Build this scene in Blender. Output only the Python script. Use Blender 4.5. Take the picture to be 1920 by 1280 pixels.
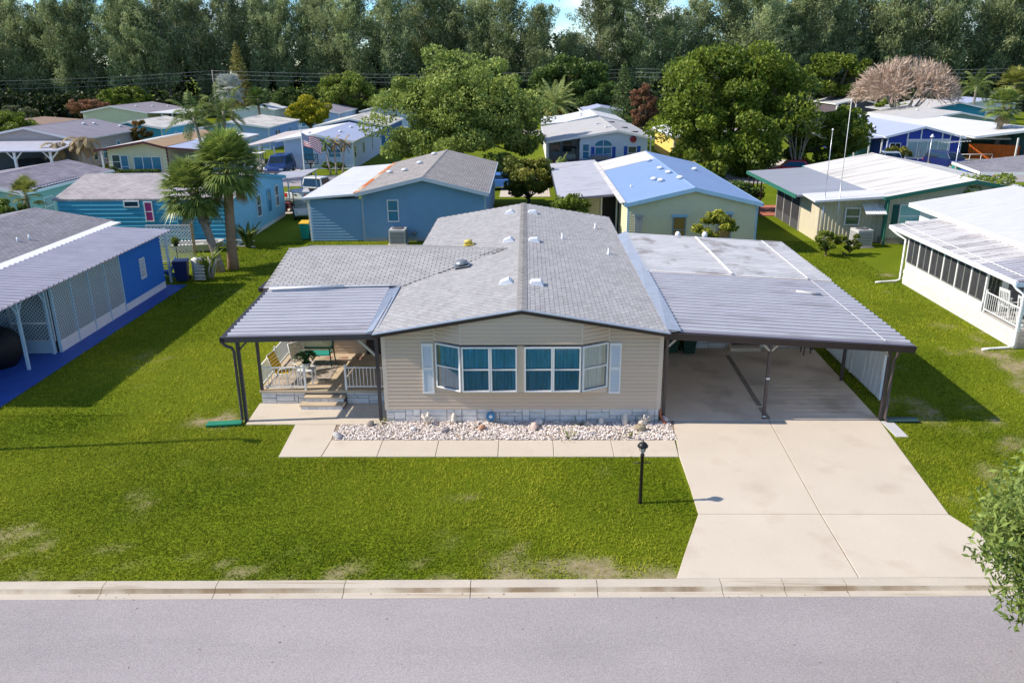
import bpy, bmesh, math, random
import numpy as np
from mathutils import Vector, Matrix
R = math.radians
random.seed(7); rng = np.random.default_rng(7)
for o in list(bpy.data.objects): bpy.data.objects.remove(o, do_unlink=True)
SC = bpy.context.scene; COL = SC.collection

# ------------------------------------------------------------------ camera, sky, sun, exposure
CAM_LOC = (0.1468, -21.7727, 9.9867)
PITCH, YAW, ROLL = R(18.98), R(1.126), R(0.5)
fh = Vector((-math.sin(YAW), math.cos(YAW), 0)); rt = Vector((math.cos(YAW), math.sin(YAW), 0)); zz = Vector((0, 0, 1))
fw = fh*math.cos(PITCH) - zz*math.sin(PITCH); up = fh*math.sin(PITCH) + zz*math.cos(PITCH)
rt, up = rt*math.cos(ROLL) - up*math.sin(ROLL), rt*math.sin(ROLL) + up*math.cos(ROLL)
cd = bpy.data.cameras.new('camera'); cam = bpy.data.objects.new('camera', cd); COL.objects.link(cam)
cd.sensor_width = 36.0; cd.lens = 28.5; cd.clip_end = 5000; cd.clip_start = .1
cam.matrix_world = Matrix(((rt.x, up.x, -fw.x, CAM_LOC[0]), (rt.y, up.y, -fw.y, CAM_LOC[1]), (rt.z, up.z, -fw.z, CAM_LOC[2]), (0, 0, 0, 1)))
SC.camera = cam

SUN_EL = R(38.8); SH = Vector((1, .085, 0)).normalized()          # direction shadows fall on the ground
W = bpy.data.worlds.new('World'); SC.world = W; W.use_nodes = True
nt = W.node_tree; nt.nodes.clear()
def wn(t, **k):
    n = nt.nodes.new(t)
    for a, b in k.items(): setattr(n, a, b)
    return n
sky = wn('ShaderNodeTexSky', sky_type='NISHITA', sun_disc=False)
sky.sun_elevation = SUN_EL; sky.sun_rotation = math.atan2(-SH.x, -SH.y)
sky.altitude = 2500; sky.air_density = 1.0; sky.dust_density = .0; sky.ozone_density = 3.0
tc = wn('ShaderNodeTexCoord'); mp = wn('ShaderNodeMapping'); mp.inputs['Scale'].default_value = (1, 1, 2.6)
nz = wn('ShaderNodeTexNoise'); nz.inputs['Scale'].default_value = 5.2; nz.inputs['Detail'].default_value = 7; nz.inputs['Roughness'].default_value = .55
rp = wn('ShaderNodeValToRGB'); rp.color_ramp.elements[0].position = .49; rp.color_ramp.elements[1].position = .68
hs = wn('ShaderNodeHueSaturation'); hs.inputs['Saturation'].default_value = 1.4
mx = wn('ShaderNodeMix', data_type='RGBA'); mx.inputs[7].default_value = (6.6, 6.2, 5.8, 1)
bg = wn('ShaderNodeBackground'); bg.inputs['Strength'].default_value = .15
ow = wn('ShaderNodeOutputWorld')
L = nt.links.new
L(tc.outputs['Generated'], mp.inputs['Vector']); L(mp.outputs['Vector'], nz.inputs['Vector']); L(nz.outputs['Fac'], rp.inputs['Fac'])
L(sky.outputs['Color'], hs.inputs['Color']); L(hs.outputs['Color'], mx.inputs[6]); L(rp.outputs['Color'], mx.inputs[0])
L(mx.outputs[2], bg.inputs['Color']); L(bg.outputs['Background'], ow.inputs['Surface'])

sd = bpy.data.lights.new('sun', 'SUN'); sun = bpy.data.objects.new('sun', sd); COL.objects.link(sun)
sd.energy = 4.6; sd.angle = R(.53); sd.color = (1.0, .90, .77)
sun.rotation_euler = Vector((SH.x*math.cos(SUN_EL), SH.y*math.cos(SUN_EL), -math.sin(SUN_EL))).to_track_quat('-Z', 'Y').to_euler()
SC.view_settings.view_transform = 'Standard'; SC.view_settings.look = 'None'
SC.view_settings.exposure = .44; SC.view_settings.gamma = 1.0; SC.view_settings.use_curve_mapping = False
SC.render.engine = 'CYCLES'
SC.cycles.max_bounces = 8; SC.cycles.transparent_max_bounces = 12; SC.cycles.use_denoising = True
SC.cycles.caustics_reflective = False; SC.cycles.caustics_refractive = False

# ------------------------------------------------------------------ materials
MATS = {}
def mat(name, col, rough=.7, var=.1, vs=2.0, st=(1, 1, 1), bump=0, bs=60, metal=0, spec=.35, rnd=0, tint=False, col2=None, c2s=.6, c2lo=.5, c2hi=.65, c2st=(1, 1, 1), fine=0, trans=0):
    """Principled surface: base colour with soft world-space variation, optional second colour (dirt, patches) and fine bump."""
    if name in MATS: return MATS[name]
    m = bpy.data.materials.new(name); m.use_nodes = True; t = m.node_tree; N = t.nodes; K = t.links.new
    p = N['Principled BSDF']; p.inputs['Roughness'].default_value = rough; p.inputs['Metallic'].default_value = metal
    p.inputs['Specular IOR Level'].default_value = spec
    geo = N.new('ShaderNodeNewGeometry')
    def noise(s, stc, det=4):
        mpn = N.new('ShaderNodeMapping'); mpn.inputs['Scale'].default_value = stc; K(geo.outputs['Position'], mpn.inputs['Vector'])
        n = N.new('ShaderNodeTexNoise'); n.inputs['Scale'].default_value = s; n.inputs['Detail'].default_value = det; K(mpn.outputs['Vector'], n.inputs['Vector']); return n
    cur = None
    def rgb(c):
        n = N.new('ShaderNodeRGB'); n.outputs[0].default_value = (*c, 1); return n.outputs[0]
    cur = rgb(col)
    if col2:
        n = noise(c2s, c2st, 6); rp = N.new('ShaderNodeValToRGB'); rp.color_ramp.elements[0].position = c2lo; rp.color_ramp.elements[1].position = c2hi
        K(n.outputs['Fac'], rp.inputs['Fac']); x = N.new('ShaderNodeMix'); x.data_type = 'RGBA'; K(rp.outputs['Color'], x.inputs[0]); K(cur, x.inputs[6]); x.inputs[7].default_value = (*col2, 1); cur = x.outputs[2]
    def mulv(sock, lo, hi):
        nonlocal cur
        r = N.new('ShaderNodeMapRange'); r.inputs[3].default_value = lo; r.inputs[4].default_value = hi; K(sock, r.inputs[0])
        h = N.new('ShaderNodeHueSaturation'); K(r.outputs[0], h.inputs['Value']); K(cur, h.inputs['Color']); cur = h.outputs['Color']
    if var:
        n = noise(vs, st); r = n.outputs['Fac']; mulv(r, 1-2*var, 1+2*var)
    if fine:
        n = noise(bs, (1, 1, 1), 2); mulv(n.outputs['Fac'], 1-2*fine, 1+2*fine)
    if rnd:
        oi = N.new('ShaderNodeObjectInfo'); mulv(oi.outputs['Random'], 1-rnd, 1+rnd)
    if tint:
        a = N.new('ShaderNodeAttribute'); a.attribute_name = 'tint'; mulv(a.outputs['Fac'], .7, 1.3)
    K(cur, p.inputs['Base Color'])
    if bump:
        n = noise(bs, (1, 1, 1), 3); b = N.new('ShaderNodeBump'); b.inputs['Strength'].default_value = bump; b.inputs['Distance'].default_value = .02
        K(n.outputs['Fac'], b.inputs['Height']); K(b.outputs['Normal'], p.inputs['Normal'])
    MATS[name] = m; return m
def leafmat(name, ca, cb, trans=.28, rough=.55, rnd=.12, spec=.3):
    if name in MATS: return MATS[name]
    m = bpy.data.materials.new(name); m.use_nodes = True; t = m.node_tree; N = t.nodes; K = t.links.new
    p = N['Principled BSDF']; p.inputs['Roughness'].default_value = rough; p.inputs['Specular IOR Level'].default_value = spec
    a = N.new('ShaderNodeAttribute'); a.attribute_name = 'tint'
    x = N.new('ShaderNodeMix'); x.data_type = 'RGBA'; x.inputs[6].default_value = (*ca, 1); x.inputs[7].default_value = (*cb, 1); K(a.outputs['Fac'], x.inputs[0])
    oi = N.new('ShaderNodeObjectInfo'); r = N.new('ShaderNodeMapRange'); r.inputs[3].default_value = 1-rnd; r.inputs[4].default_value = 1+rnd; K(oi.outputs['Random'], r.inputs[0])
    h = N.new('ShaderNodeHueSaturation'); K(r.outputs[0], h.inputs['Value']); K(x.outputs[2], h.inputs['Color']); K(h.outputs['Color'], p.inputs['Base Color'])
    if trans:
        tr = N.new('ShaderNodeBsdfTranslucent'); K(h.outputs['Color'], tr.inputs['Color']); ms = N.new('ShaderNodeMixShader'); ms.inputs[0].default_value = trans
        K(p.outputs[0], ms.inputs[1]); K(tr.outputs[0], ms.inputs[2]); K(ms.outputs[0], N['Material Output'].inputs['Surface'])
    MATS[name] = m; return m
def glassmat(name, tintc=(.75, .9, .92), refl=.12):
    if name in MATS: return MATS[name]
    m = bpy.data.materials.new(name); m.use_nodes = True; t = m.node_tree; N = t.nodes; K = t.links.new
    N.remove(N['Principled BSDF'])
    tr = N.new('ShaderNodeBsdfTransparent'); tr.inputs[0].default_value = (*tintc, 1); gl = N.new('ShaderNodeBsdfGlossy'); gl.inputs['Roughness'].default_value = .03
    fr = N.new('ShaderNodeFresnel'); fr.inputs['IOR'].default_value = 1.5; ad = N.new('ShaderNodeMath'); ad.operation = 'ADD'; ad.inputs[1].default_value = refl; K(fr.outputs[0], ad.inputs[0])
    ms = N.new('ShaderNodeMixShader'); K(ad.outputs[0], ms.inputs[0]); K(tr.outputs[0], ms.inputs[1]); K(gl.outputs[0], ms.inputs[2]); K(ms.outputs[0], N['Material Output'].inputs['Surface'])
    MATS[name] = m; return m
def shinglemat(name, col, joint=.45, bw=.3, rh=.14, swap=True, rough=.9, var=.14):
    """Far shingle roofs: courses drawn by a brick pattern in world x/y."""
    if name in MATS: return MATS[name]
    m = mat(name, col, rough, var=var, vs=1.1, fine=.08, bs=30, spec=.15); t = m.node_tree; N = t.nodes; K = t.links.new
    p = N['Principled BSDF']; src = p.inputs['Base Color'].links[0].from_socket
    geo = N.new('ShaderNodeNewGeometry'); sp = N.new('ShaderNodeSeparateXYZ'); cb = N.new('ShaderNodeCombineXYZ'); K(geo.outputs['Position'], sp.inputs[0])
    K(sp.outputs[1 if swap else 0], cb.inputs[0]); K(sp.outputs[0 if swap else 1], cb.inputs[1])
    b = N.new('ShaderNodeTexBrick'); K(cb.outputs[0], b.inputs['Vector']); b.inputs['Scale'].default_value = 1; b.inputs['Brick Width'].default_value = bw; b.inputs['Row Height'].default_value = rh
    b.inputs['Mortar Size'].default_value = .012; b.inputs['Color1'].default_value = (.86, .86, .86, 1); b.inputs['Color2'].default_value = (1.12, 1.12, 1.12, 1); b.inputs['Mortar'].default_value = (joint,)*3 + (1,)
    x = N.new('ShaderNodeMix'); x.data_type = 'RGBA'; x.blend_type = 'MULTIPLY'; x.inputs[0].default_value = 1; K(src, x.inputs[6]); K(b.outputs['Color'], x.inputs[7]); K(x.outputs[2], p.inputs['Base Color'])
    return m

# ------------------------------------------------------------------ mesh helpers
def tag(o, label=None, cat=None, group=None, kind=None):
    if label: o['label'] = label
    if cat: o['category'] = cat
    if group: o['group'] = group
    if kind: o['kind'] = kind
    return o
def empty(name, loc=(0, 0, 0), rz=0, label=None, cat=None, group=None, parent=None):
    o = bpy.data.objects.new(name, None); COL.objects.link(o); o.location = loc; o.rotation_euler = (0, 0, rz); o.empty_display_size = .3
    if parent: o.parent = parent
    return tag(o, label, cat, group)
def link(name, me, parent=None, loc=(0, 0, 0), rot=(0, 0, 0), scale=(1, 1, 1)):
    o = bpy.data.objects.new(name, me); COL.objects.link(o); o.location = loc; o.rotation_euler = rot; o.scale = scale
    if parent: o.parent = parent
    return o
def copy_tree(o, parent=None):
    c = o.copy(); COL.objects.link(c); c.parent = parent
    for ch in o.children: copy_tree(ch, c)
    return c
class MB:
    """collects faces into one mesh"""
    def __init__(s): s.v = []; s.f = []; s.m = []; s.t = []; s.sm = []
    def add(s, vs, fs, mi=0, sm=False):
        b = len(s.v); s.v += [tuple(v) for v in vs]
        for f in fs: s.f.append(tuple(i+b for i in f)); s.m.append(mi); s.sm.append(sm)
        return s
    def box(s, x0, y0, z0, x1, y1, z1, mi=0):
        return s.add([(x0, y0, z0), (x1, y0, z0), (x1, y1, z0), (x0, y1, z0), (x0, y0, z1), (x1, y0, z1), (x1, y1, z1), (x0, y1, z1)],
                     [(0, 3, 2, 1), (4, 5, 6, 7), (0, 1, 5, 4), (1, 2, 6, 5), (2, 3, 7, 6), (3, 0, 4, 7)], mi)
    def hexa(s, p, mi=0):     # 8 points bottom ccw, top ccw
        return s.add(p, [(0, 3, 2, 1), (4, 5, 6, 7), (0, 1, 5, 4), (1, 2, 6, 5), (2, 3, 7, 6), (3, 0, 4, 7)], mi)
    def beam(s, a, b, w, h, mi=0):
        a = Vector(a); b = Vector(b); d = (b-a).normalized(); u = Vector((0, 0, 1))
        if abs(d.z) > .95: u = Vector((0, 1, 0))
        r = d.cross(u).normalized(); u = r.cross(d).normalized(); r *= w/2; u *= h/2
        return s.hexa([a-r-u, a+r-u, b+r-u, b-r-u, a-r+u, a+r+u, b+r+u, b-r+u], mi)
    def tube(s, pts, rad, n=8, mi=0, cap=True, sm=True):
        pts = [Vector(p) for p in pts]; rads = rad if isinstance(rad, (list, tuple)) else [rad]*len(pts); b = len(s.v); ref = None
        for i, p in enumerate(pts):
            d = (pts[min(i+1, len(pts)-1)] - pts[max(i-1, 0)]).normalized()
            if ref is None: ref = Vector((1, 0, 0)) if abs(d.x) < .9 else Vector((0, 1, 0))
            r = d.cross(ref).normalized(); u = r.cross(d).normalized(); ref = u.cross(d) if False else ref
            for k in range(n):
                a = 2*math.pi*k/n; s.v.append(tuple(p + (r*math.cos(a)+u*math.sin(a))*rads[i]))
        for i in range(len(pts)-1):
            for k in range(n):
                s.f.append((b+i*n+k, b+i*n+(k+1) % n, b+(i+1)*n+(k+1) % n, b+(i+1)*n+k)); s.m.append(mi); s.sm.append(sm)
        if cap:
            s.f.append(tuple(b+k for k in range(n))[::-1]); s.m.append(mi); s.sm.append(False)
            s.f.append(tuple(b+(len(pts)-1)*n+k for k in range(n))); s.m.append(mi); s.sm.append(False)
        return s
    def lathe(s, prof, c=(0, 0, 0), n=16, mi=0, sm=True):
        return s.tube([(c[0], c[1], c[2]+z) for r, z in prof], [r for r, z in prof], n, mi, True, sm)
    def prism(s, poly, z0, z1, mi=0):
        n = len(poly); vs = [(x, y, z0) for x, y in poly] + [(x, y, z1) for x, y in poly]
        return s.add(vs, [tuple(range(n))[::-1], tuple(range(n, 2*n))] + [(i, (i+1) % n, n+(i+1) % n, n+i) for i in range(n)], mi)
    def profile(s, poly, axis, a0, a1, mi=0):
        """polygon in the plane across `axis` swept from a0 to a1; axis 'x': poly=(y,z); axis 'y': poly=(x,z)"""
        n = len(poly); g = (lambda a, p: (a, p[0], p[1])) if axis == 'x' else (lambda a, p: (p[0], a, p[1]))
        vs = [g(a0, p) for p in poly] + [g(a1, p) for p in poly]
        return s.add(vs, [tuple(range(n)), tuple(range(n, 2*n))[::-1]] + [(i, n+i, n+(i+1) % n, (i+1) % n) for i in range(n)], mi)
    def mesh(s, name, mats):
        me = bpy.data.meshes.new(name); me.from_pydata(s.v, [], s.f)
        for m in (mats if isinstance(mats, (list, tuple)) else [mats]): me.materials.append(m)
        me.polygons.foreach_set('material_index', s.m); me.polygons.foreach_set('use_smooth', s.sm)
        bm = bmesh.new(); bm.from_mesh(me); bmesh.ops.recalc_face_normals(bm, faces=bm.faces); bm.to_mesh(me); bm.free()
        return me
    def build(s, name, mats, parent=None, loc=(0, 0, 0), rot=(0, 0, 0), bevel=0):
        o = link(name, s.mesh(name, mats), parent, loc, rot)
        if bevel:
            b = o.modifiers.new('b', 'BEVEL'); b.width = bevel; b.segments = 2; b.limit_method = 'ANGLE'
        return o
def np_mesh(name, V, F, m, tint=None, flat=True):
    """fast mesh from arrays; F is (n,3) or (n,4)"""
    V = np.asarray(V, np.float32); F = np.asarray(F, np.int32); k = F.shape[1]
    me = bpy.data.meshes.new(name); me.vertices.add(len(V)); me.vertices.foreach_set('co', V.ravel())
    me.loops.add(F.size); me.loops.foreach_set('vertex_index', F.ravel())
    me.polygons.add(len(F)); me.polygons.foreach_set('loop_start', np.arange(0, F.size, k, dtype=np.int32)); me.polygons.foreach_set('loop_total', np.full(len(F), k, np.int32))
    if tint is not None:
        a = me.attributes.new('tint', 'FLOAT', 'POINT'); a.data.foreach_set('value', np.asarray(tint, np.float32))
    me.update(calc_edges=True); me.validate(); me.materials.append(m)
    if flat: me.shade_flat()
    return me
def unit(v): return v/np.maximum(np.linalg.norm(v, axis=-1, keepdims=True), 1e-9)
def leaf_quads(P, size, aspect=.5, D=None, droop=0, tint=None, jit=.35):
    """one folded leaf (2 tris as a rhombus) at each point P; D = preferred axis"""
    n = len(P); ax = rng.normal(size=(n, 3))
    if D is not None: ax = D + ax*jit
    ax[:, 2] -= droop; ax = unit(ax); sd_ = unit(np.cross(ax, rng.normal(size=(n, 3))))
    s = (size*rng.uniform(.6, 1.35, n))[:, None]
    a = P - ax*s*.5; b = P + sd_*s*aspect*.5; c = P + ax*s*.5; d = P - sd_*s*aspect*.5
    V = np.stack([a, b, c, d], 1).reshape(-1, 3); F = np.arange(4*n).reshape(n, 4)
    t = rng.uniform(0, 1, n) if tint is None else tint
    return V, F, np.repeat(t, 4)
def vnoise(x, y, s, seed=0):
    """smooth value noise, 0..1"""
    r = np.random.default_rng(seed); g = r.uniform(0, 1, (256, 256)); X = x/s+1000; Y = y/s+1000
    i = np.floor(X).astype(int); j = np.floor(Y).astype(int); u = X-i; v = Y-j; u = u*u*(3-2*u); v = v*v*(3-2*v)
    q = lambda a, b: g[a % 256, b % 256]
    return (q(i, j)*(1-u)+q(i+1, j)*u)*(1-v) + (q(i, j+1)*(1-u)+q(i+1, j+1)*u)*v
def fbm(x, y, s, seed=0, o=4):
    return sum(vnoise(x, y, s/2**k, seed+k)*.5**k for k in range(o))/sum(.5**k for k in range(o))

# ------------------------------------------------------------------ palette
white = mat('white_paint', (.78, .78, .77), .5, var=.03, bump=0)
white_wall = mat('white_siding', (.74, .74, .72), .55, var=.04)
brown = mat('dark_brown_metal', (.045, .03, .028), .4, var=.08)
bronze = mat('bronze_metal', (.06, .055, .06), .4, var=.1)
tan = mat('tan_siding', (.63, .495, .375), .55, var=.035, vs=.6, rnd=.03)
tan_trim = mat('tan_trim', (.65, .54, .44), .5, var=.03)
stone_m = mat('white_stone', (.66, .64, .62), .85, var=.1, vs=5, bump=.25, bs=35, rnd=.07)
mortar = mat('mortar', (.2, .19, .18), .95, var=.1)
concrete = mat('concrete', (.585, .515, .42), .9, var=.04, vs=.7, fine=.05, bs=45, rnd=.025, col2=(.50, .42, .33), c2s=.95, c2lo=.56, c2hi=.78, c2st=(1, 1, 1))
conc_old = mat('worn_concrete', (.76, .62, .48), .9, var=.1, vs=.6, fine=.05, bs=45, col2=(.38, .28, .19), c2s=.55, c2lo=.50, c2hi=.74)  # stains are wear; base tone lifted to brighten the dim carport floor
pan_m = mat('pan_metal', (.18, .168, .205), .38, var=.16, vs=.9, st=(.18, 2.5, 1), metal=0, spec=.5, col2=(.10, .088, .10), c2s=.8, c2lo=.56, c2hi=.76, c2st=(.35, 5, 1), rnd=.05)
pan_old = mat('weathered_pan_metal', (.62, .585, .57), .5, var=.12, vs=.9, st=(.2, 3, 1), spec=.45, col2=(.15, .12, .11), c2s=.9, c2lo=.47, c2hi=.62, c2st=(.1, 7, 1), rnd=.08)
flash = mat('metal_flashing', (.38, .42, .49), .4, var=.1, vs=3, metal=.3, spec=.5)
glass = glassmat('window_glass', (.9, .97, .98), .01); glass_d = glassmat('dark_glass', (.78, .86, .9), .02)
dark_in = mat('dark_interior', (.02, .022, .025), .9, var=0)
black = mat('black_paint', (.015, .015, .016), .4, var=0)
rubber = mat('rubber', (.02, .02, .02), .8, var=0)
alu = mat('aluminium', (.6, .61, .63), .35, metal=.7, var=.05)
shin_m = mat('grey_shingle', (.385, .38, .38), .92, var=.08, vs=1.3, fine=.1, bs=45, spec=.12, tint=True, rnd=.0)
bark = mat('bark', (.13, .105, .085), .95, var=.25, vs=6, st=(1, 1, .3), bump=.5, bs=25)
pbark = mat('palm_bark', (.24, .19, .145), .95, var=.22, vs=7, st=(.5, .5, 3), bump=.5, bs=22)
greybark = mat('grey_bark', (.3, .27, .24), .95, var=.2, vs=5)

# ------------------------------------------------------------------ the setting: ground, road, kerb, pavements
KS = .012                                                         # the street runs a touch off the house's axis
def bare_at(x, y):
    n = .55*fbm(x, y, 1.5, 11)+.45*fbm(x, y, .55, 13, 3); big = fbm(x, y, 9, 31, 2)
    w = np.zeros_like(n) + .0
    w = w + .095*np.clip((-4.6-y)/3, 0, 1)*(y > -9)*(.4+.6*(x < 6))           # thin strip along the kerb
    w = w + .17*np.exp(-((x-17.0)/1.0)**2)*(y > 2)*(y < 18)                # foot of the white neighbour
    w = w + .14*np.exp(-((x-12.5)/2.6)**2-((y+1.8)/2.6)**2)
    w = w + .15*np.exp(-((x+9.3)/1.6)**2-((y+.2)/.9)**2) + .08*np.exp(-((x+13.5)/1.6)**2)*(y > 4)*(y < 16)
    w = w + .14*np.exp(-((x+8.9)/.5)**2)*(y > 0)*(y < 5) + .2*np.exp(-((x-14.2)/.8)**2)*(y > 22)*(y < 34)
    w = w + .10*np.exp(-((x-11)/.5)**2)*(y > 0)*(y < 6.5)
    return np.clip((n*.75+big*.25 + w - .64)/.13, 0, 1)
xs = np.concatenate([[-3000, -1200, -500, -250, -140, -90, -60, -45], np.arange(-36, 36.01, .3), [45, 60, 90, 140, 250, 500, 1200, 3000]])
ys = np.concatenate([[-1500, -400, -100, -40, -20, -12, -7.92, -7.86], np.arange(-7.7, 34.01, .3), [38, 44, 52, 62, 75, 95, 130, 180, 300, 700, 1500, 4000]])
GX, GY = np.meshgrid(xs, ys); GYs = np.where((GY < -5) & (GY > -30) & (np.abs(GX) < 100), GY+KS*GX, GY)
GZ = np.where(GY < -7.9, -.3, 0.0) + 0*GX
GZ = np.where(GY > -7.75, .012*(fbm(GX, GYs, 2.5, 3)-.5), GZ)
nx, ny = len(xs), len(ys); idx = np.arange(nx*ny).reshape(ny, nx)
gf = np.stack([idx[:-1, :-1], idx[:-1, 1:], idx[1:, 1:], idx[1:, :-1]], -1).reshape(-1, 4)
gm = bpy.data.materials.new('lawn_ground'); gm.use_nodes = True
t = gm.node_tree; N = t.nodes; K = t.links.new; p = N['Principled BSDF']; p.inputs['Roughness'].default_value = .95; p.inputs['Specular IOR Level'].default_value = .1
geo = N.new('ShaderNodeNewGeometry')
def gn(s, d=5):
    n = N.new('ShaderNodeTexNoise'); n.inputs['Scale'].default_value = s; n.inputs['Detail'].default_value = d; K(geo.outputs['Position'], n.inputs['Vector']); return n
def gmix(f, a, b):
    x = N.new('ShaderNodeMix'); x.data_type = 'RGBA'; K(f, x.inputs[0])
    for s, c in ((6, a), (7, b)):
        if isinstance(c, tuple): x.inputs[s].default_value = (*c, 1)
        else: K(c, x.inputs[s])
    return x.outputs[2]
def gramp(n, a, b):
    r = N.new('ShaderNodeMapRange'); r.inputs[1].default_value = a; r.inputs[2].default_value = b; r.clamp = True; K(n.outputs['Fac'], r.inputs[0]); return r.outputs[0]
g1 = gmix(gramp(gn(.35), .35, .65), (.13, .18, .006), (.20, .25, .008)); g2 = gmix(gramp(gn(14), .3, .7), (.075, .11, .005), g1)
at = N.new('ShaderNodeAttribute'); at.attribute_name = 'tint'; soil = gmix(gramp(gn(5), .35, .65), (.34, .28, .17), (.22, .19, .09))
K(gmix(at.outputs['Fac'], g2, soil), p.inputs['Base Color'])
bp = N.new('ShaderNodeBump'); bp.inputs['Strength'].default_value = .5; bp.inputs['Distance'].default_value = .03; K(gn(22, 3).outputs['Fac'], bp.inputs['Height']); K(bp.outputs['Normal'], p.inputs['Normal'])
ground = link('ground', np_mesh('ground', np.stack([GX, GYs, GZ], -1).reshape(-1, 3), gf, gm, bare_at(GX, GYs).ravel()))
tag(ground, 'grassy ground of the whole neighbourhood', 'ground', kind='structure')

asphalt = mat('asphalt', (.325, .30, .302), .92, var=.06, vs=.5, fine=.21, bs=36, bump=.3, spec=.2, col2=(.365, .335, .337), c2s=.4, c2lo=.4, c2hi=.65, c2st=(.35, 1.6, 1))
rd = MB().box(-120, -15.4, -.16, 120, -8.19, -.075).build('road', asphalt, rot=(0, 0, KS)); tag(rd, 'light grey asphalt road in front', 'road', kind='structure')
st_ = MB().box(-150, 48.6, -.1, 150, 55.6, .02).build('road', asphalt); tag(st_, 'grey asphalt street running behind the second row of homes', 'road', kind='structure')
st_ = MB().box(-150, 103, -.1, 150, 108.5, .02).build('road', asphalt); tag(st_, 'narrow far street near the tall trees', 'road', kind='structure')

# kerb: separate cast lengths
kerb_m = mat('kerb_concrete', (.53, .47, .385), .9, var=.08, vs=1.5, fine=.07, bs=45, col2=(.33, .25, .16), c2s=.9, c2lo=.56, c2hi=.74, c2st=(.3, 7, 1), rnd=.04)
stain_m = mat('kerb_stain', (.27, .195, .12), .9, var=.2, vs=2.2, st=(.5, 2, 1), fine=.1, bs=40, col2=(.52, .45, .35), c2s=.9, c2lo=.38, c2hi=.58)
kerb = empty('kerb', rz=KS, label='cream concrete kerb along the road', cat='kerb'); kerb['kind'] = 'structure'
kj = [-26.6, -24.1, -21.5, -18.9, -16.3, -13.7, -11.1, -8.55, -6.25, -3.65, -1.1, 1.45, 3.95, 5.2, 6.45, 9.3, 11.9, 14.5, 17.1, 19.7]
for a, b in zip(kj, kj[1:]):
    m_ = MB(); pf = [(-7.72, -.25), (-7.72, .03), (-7.76, .036), (-7.90, .034), (-7.96, .015), (-8.0, -.03), (-8.03, -.055), (-8.19, -.07), (-8.19, -.25)]
    m_.profile(pf, 'x', a+.007, b-.007)
    for i in range(len(m_.f)): m_.m[i] = 0
    nface = len(pf)                                              # faces 2.. are sides; the foot of the slope holds the tide mark
    for i in range(2, len(m_.f)):
        k = i-2
        if k in (4, 5): m_.m[i] = 1
    sg = m_.build('segment', [kerb_m, stain_m], kerb)

def slab(parent, poly, z0=-.06, z1=.03, m=None, name='slab'):
    """cast panel with a slightly eased top edge"""
    c = np.mean(poly, 0); n = len(poly); ins = [(x+(c[0]-x)*.008/max(1e-3, math.dist((x, y), c))*1.4, y+(c[1]-y)*.008/max(1e-3, math.dist((x, y), c))*1.4) for x, y in poly]
    vs = [(x, y, z0) for x, y in poly]+[(x, y, z1-.008) for x, y in poly]+[(x, y, z1) for x, y in ins]
    fs = [tuple(range(2*n, 3*n))]+[(i, (i+1) % n, n+(i+1) % n, n+i) for i in range(n)]+[(n+i, n+(i+1) % n, 2*n+(i+1) % n, 2*n+i) for i in range(n)]
    return MB().add(vs, fs).build(name, m or concrete, parent)
drv = empty('driveway', label='wide cream concrete driveway flaring to the road', cat='driveway'); drv['kind'] = 'structure'
MB().add([(4.4, .04, .012), (10.4, .04, .012), (9.9, -5.2, .012), (10.3, -6.6, .012), (10.6, -7.55, .012), (3.4, -7.55, .012), (4.2, -5.2, .012)], [tuple(range(7))]).build('joint_filler', mat('joint_filler', (.10, .085, .065), .95, var=.2, vs=4), drv)
slab(drv, [(4.45, .04), (7.211, .04), (6.941, -5.163), (4.125, -5.165), (4.17, -3.9), (4.20, -2.2), (4.36, -.6)][::-1])
slab(drv, [(7.229, .04), (10.43, .04), (10.22, -1.9), (9.89, -5.163), (6.959, -5.163)][::-1])
slab(drv, [(4.12, -5.178), (6.941, -5.178), (6.881, -7.628), (3.18, -7.675), (3.5, -6.8)][::-1])
slab(drv, [(6.959, -5.178), (9.89, -5.178), (10.36, -6.55), (10.95, -7.582), (6.899, -7.628)][::-1])
slab(drv, [(10.45, 0), (10.79, 0), (10.79, -1.05), (10.45, -1.05)][::-1], z1=.025, m=mat('grey_concrete', (.5, .5, .5), .9, var=.06))
cpf = empty('carport_floor', label='stained worn concrete floor of the carport', cat='floor'); cpf['kind'] = 'structure'
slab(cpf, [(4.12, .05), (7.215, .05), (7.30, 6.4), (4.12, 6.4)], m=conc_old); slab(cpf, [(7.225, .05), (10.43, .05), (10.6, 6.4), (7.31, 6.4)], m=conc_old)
MB().box(7.14, .06, .0, 7.30, .9, .031).build('oil_stain', mat('oil_stain', (.30, .245, .19), .8, var=.3, vs=5), cpf, rot=(0, 0, 0)).location = (0, .05, .0005)
for y0, y1, x0 in ((1.1, 2.4, 7.22), (2.4, 4.0, 7.25), (4.0, 5.6, 7.28)):
    MB().add([(x0-.075, y0, .0335), (x0+.09, y0, .0335), (x0+.11, y1, .0335), (x0-.05, y1, .0335)], [(0, 1, 2, 3)]).build('oil_stain', MATS['oil_stain'], cpf)
wk = empty('front_walk', label='cream concrete front walk from the porch past the rock bed to the driveway', cat='walk'); wk['kind'] = 'structure'
slab(wk, [(-6.64, -.24), (-5.43, -.24), (-5.345, -1.27), (-5.40, -2.27), (-6.54, -2.29)][::-1])
jx = [-5.39, -3.89, -2.32, -.64, .86, 2.47, 4.19]
for i in range(6): slab(wk, [(jx[i]+.006 if i else -5.38, -2.27), (jx[i+1]-.006, -2.265), (jx[i+1]-.006+(.06 if i == 5 else 0), -1.28), (jx[i]+.006 if i else -5.335, -1.28)])
slab(wk, [(-8.1, -.23), (-4.06, -.23), (-4.06, 1.32), (-8.17, 1.32)], z1=.034)

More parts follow.
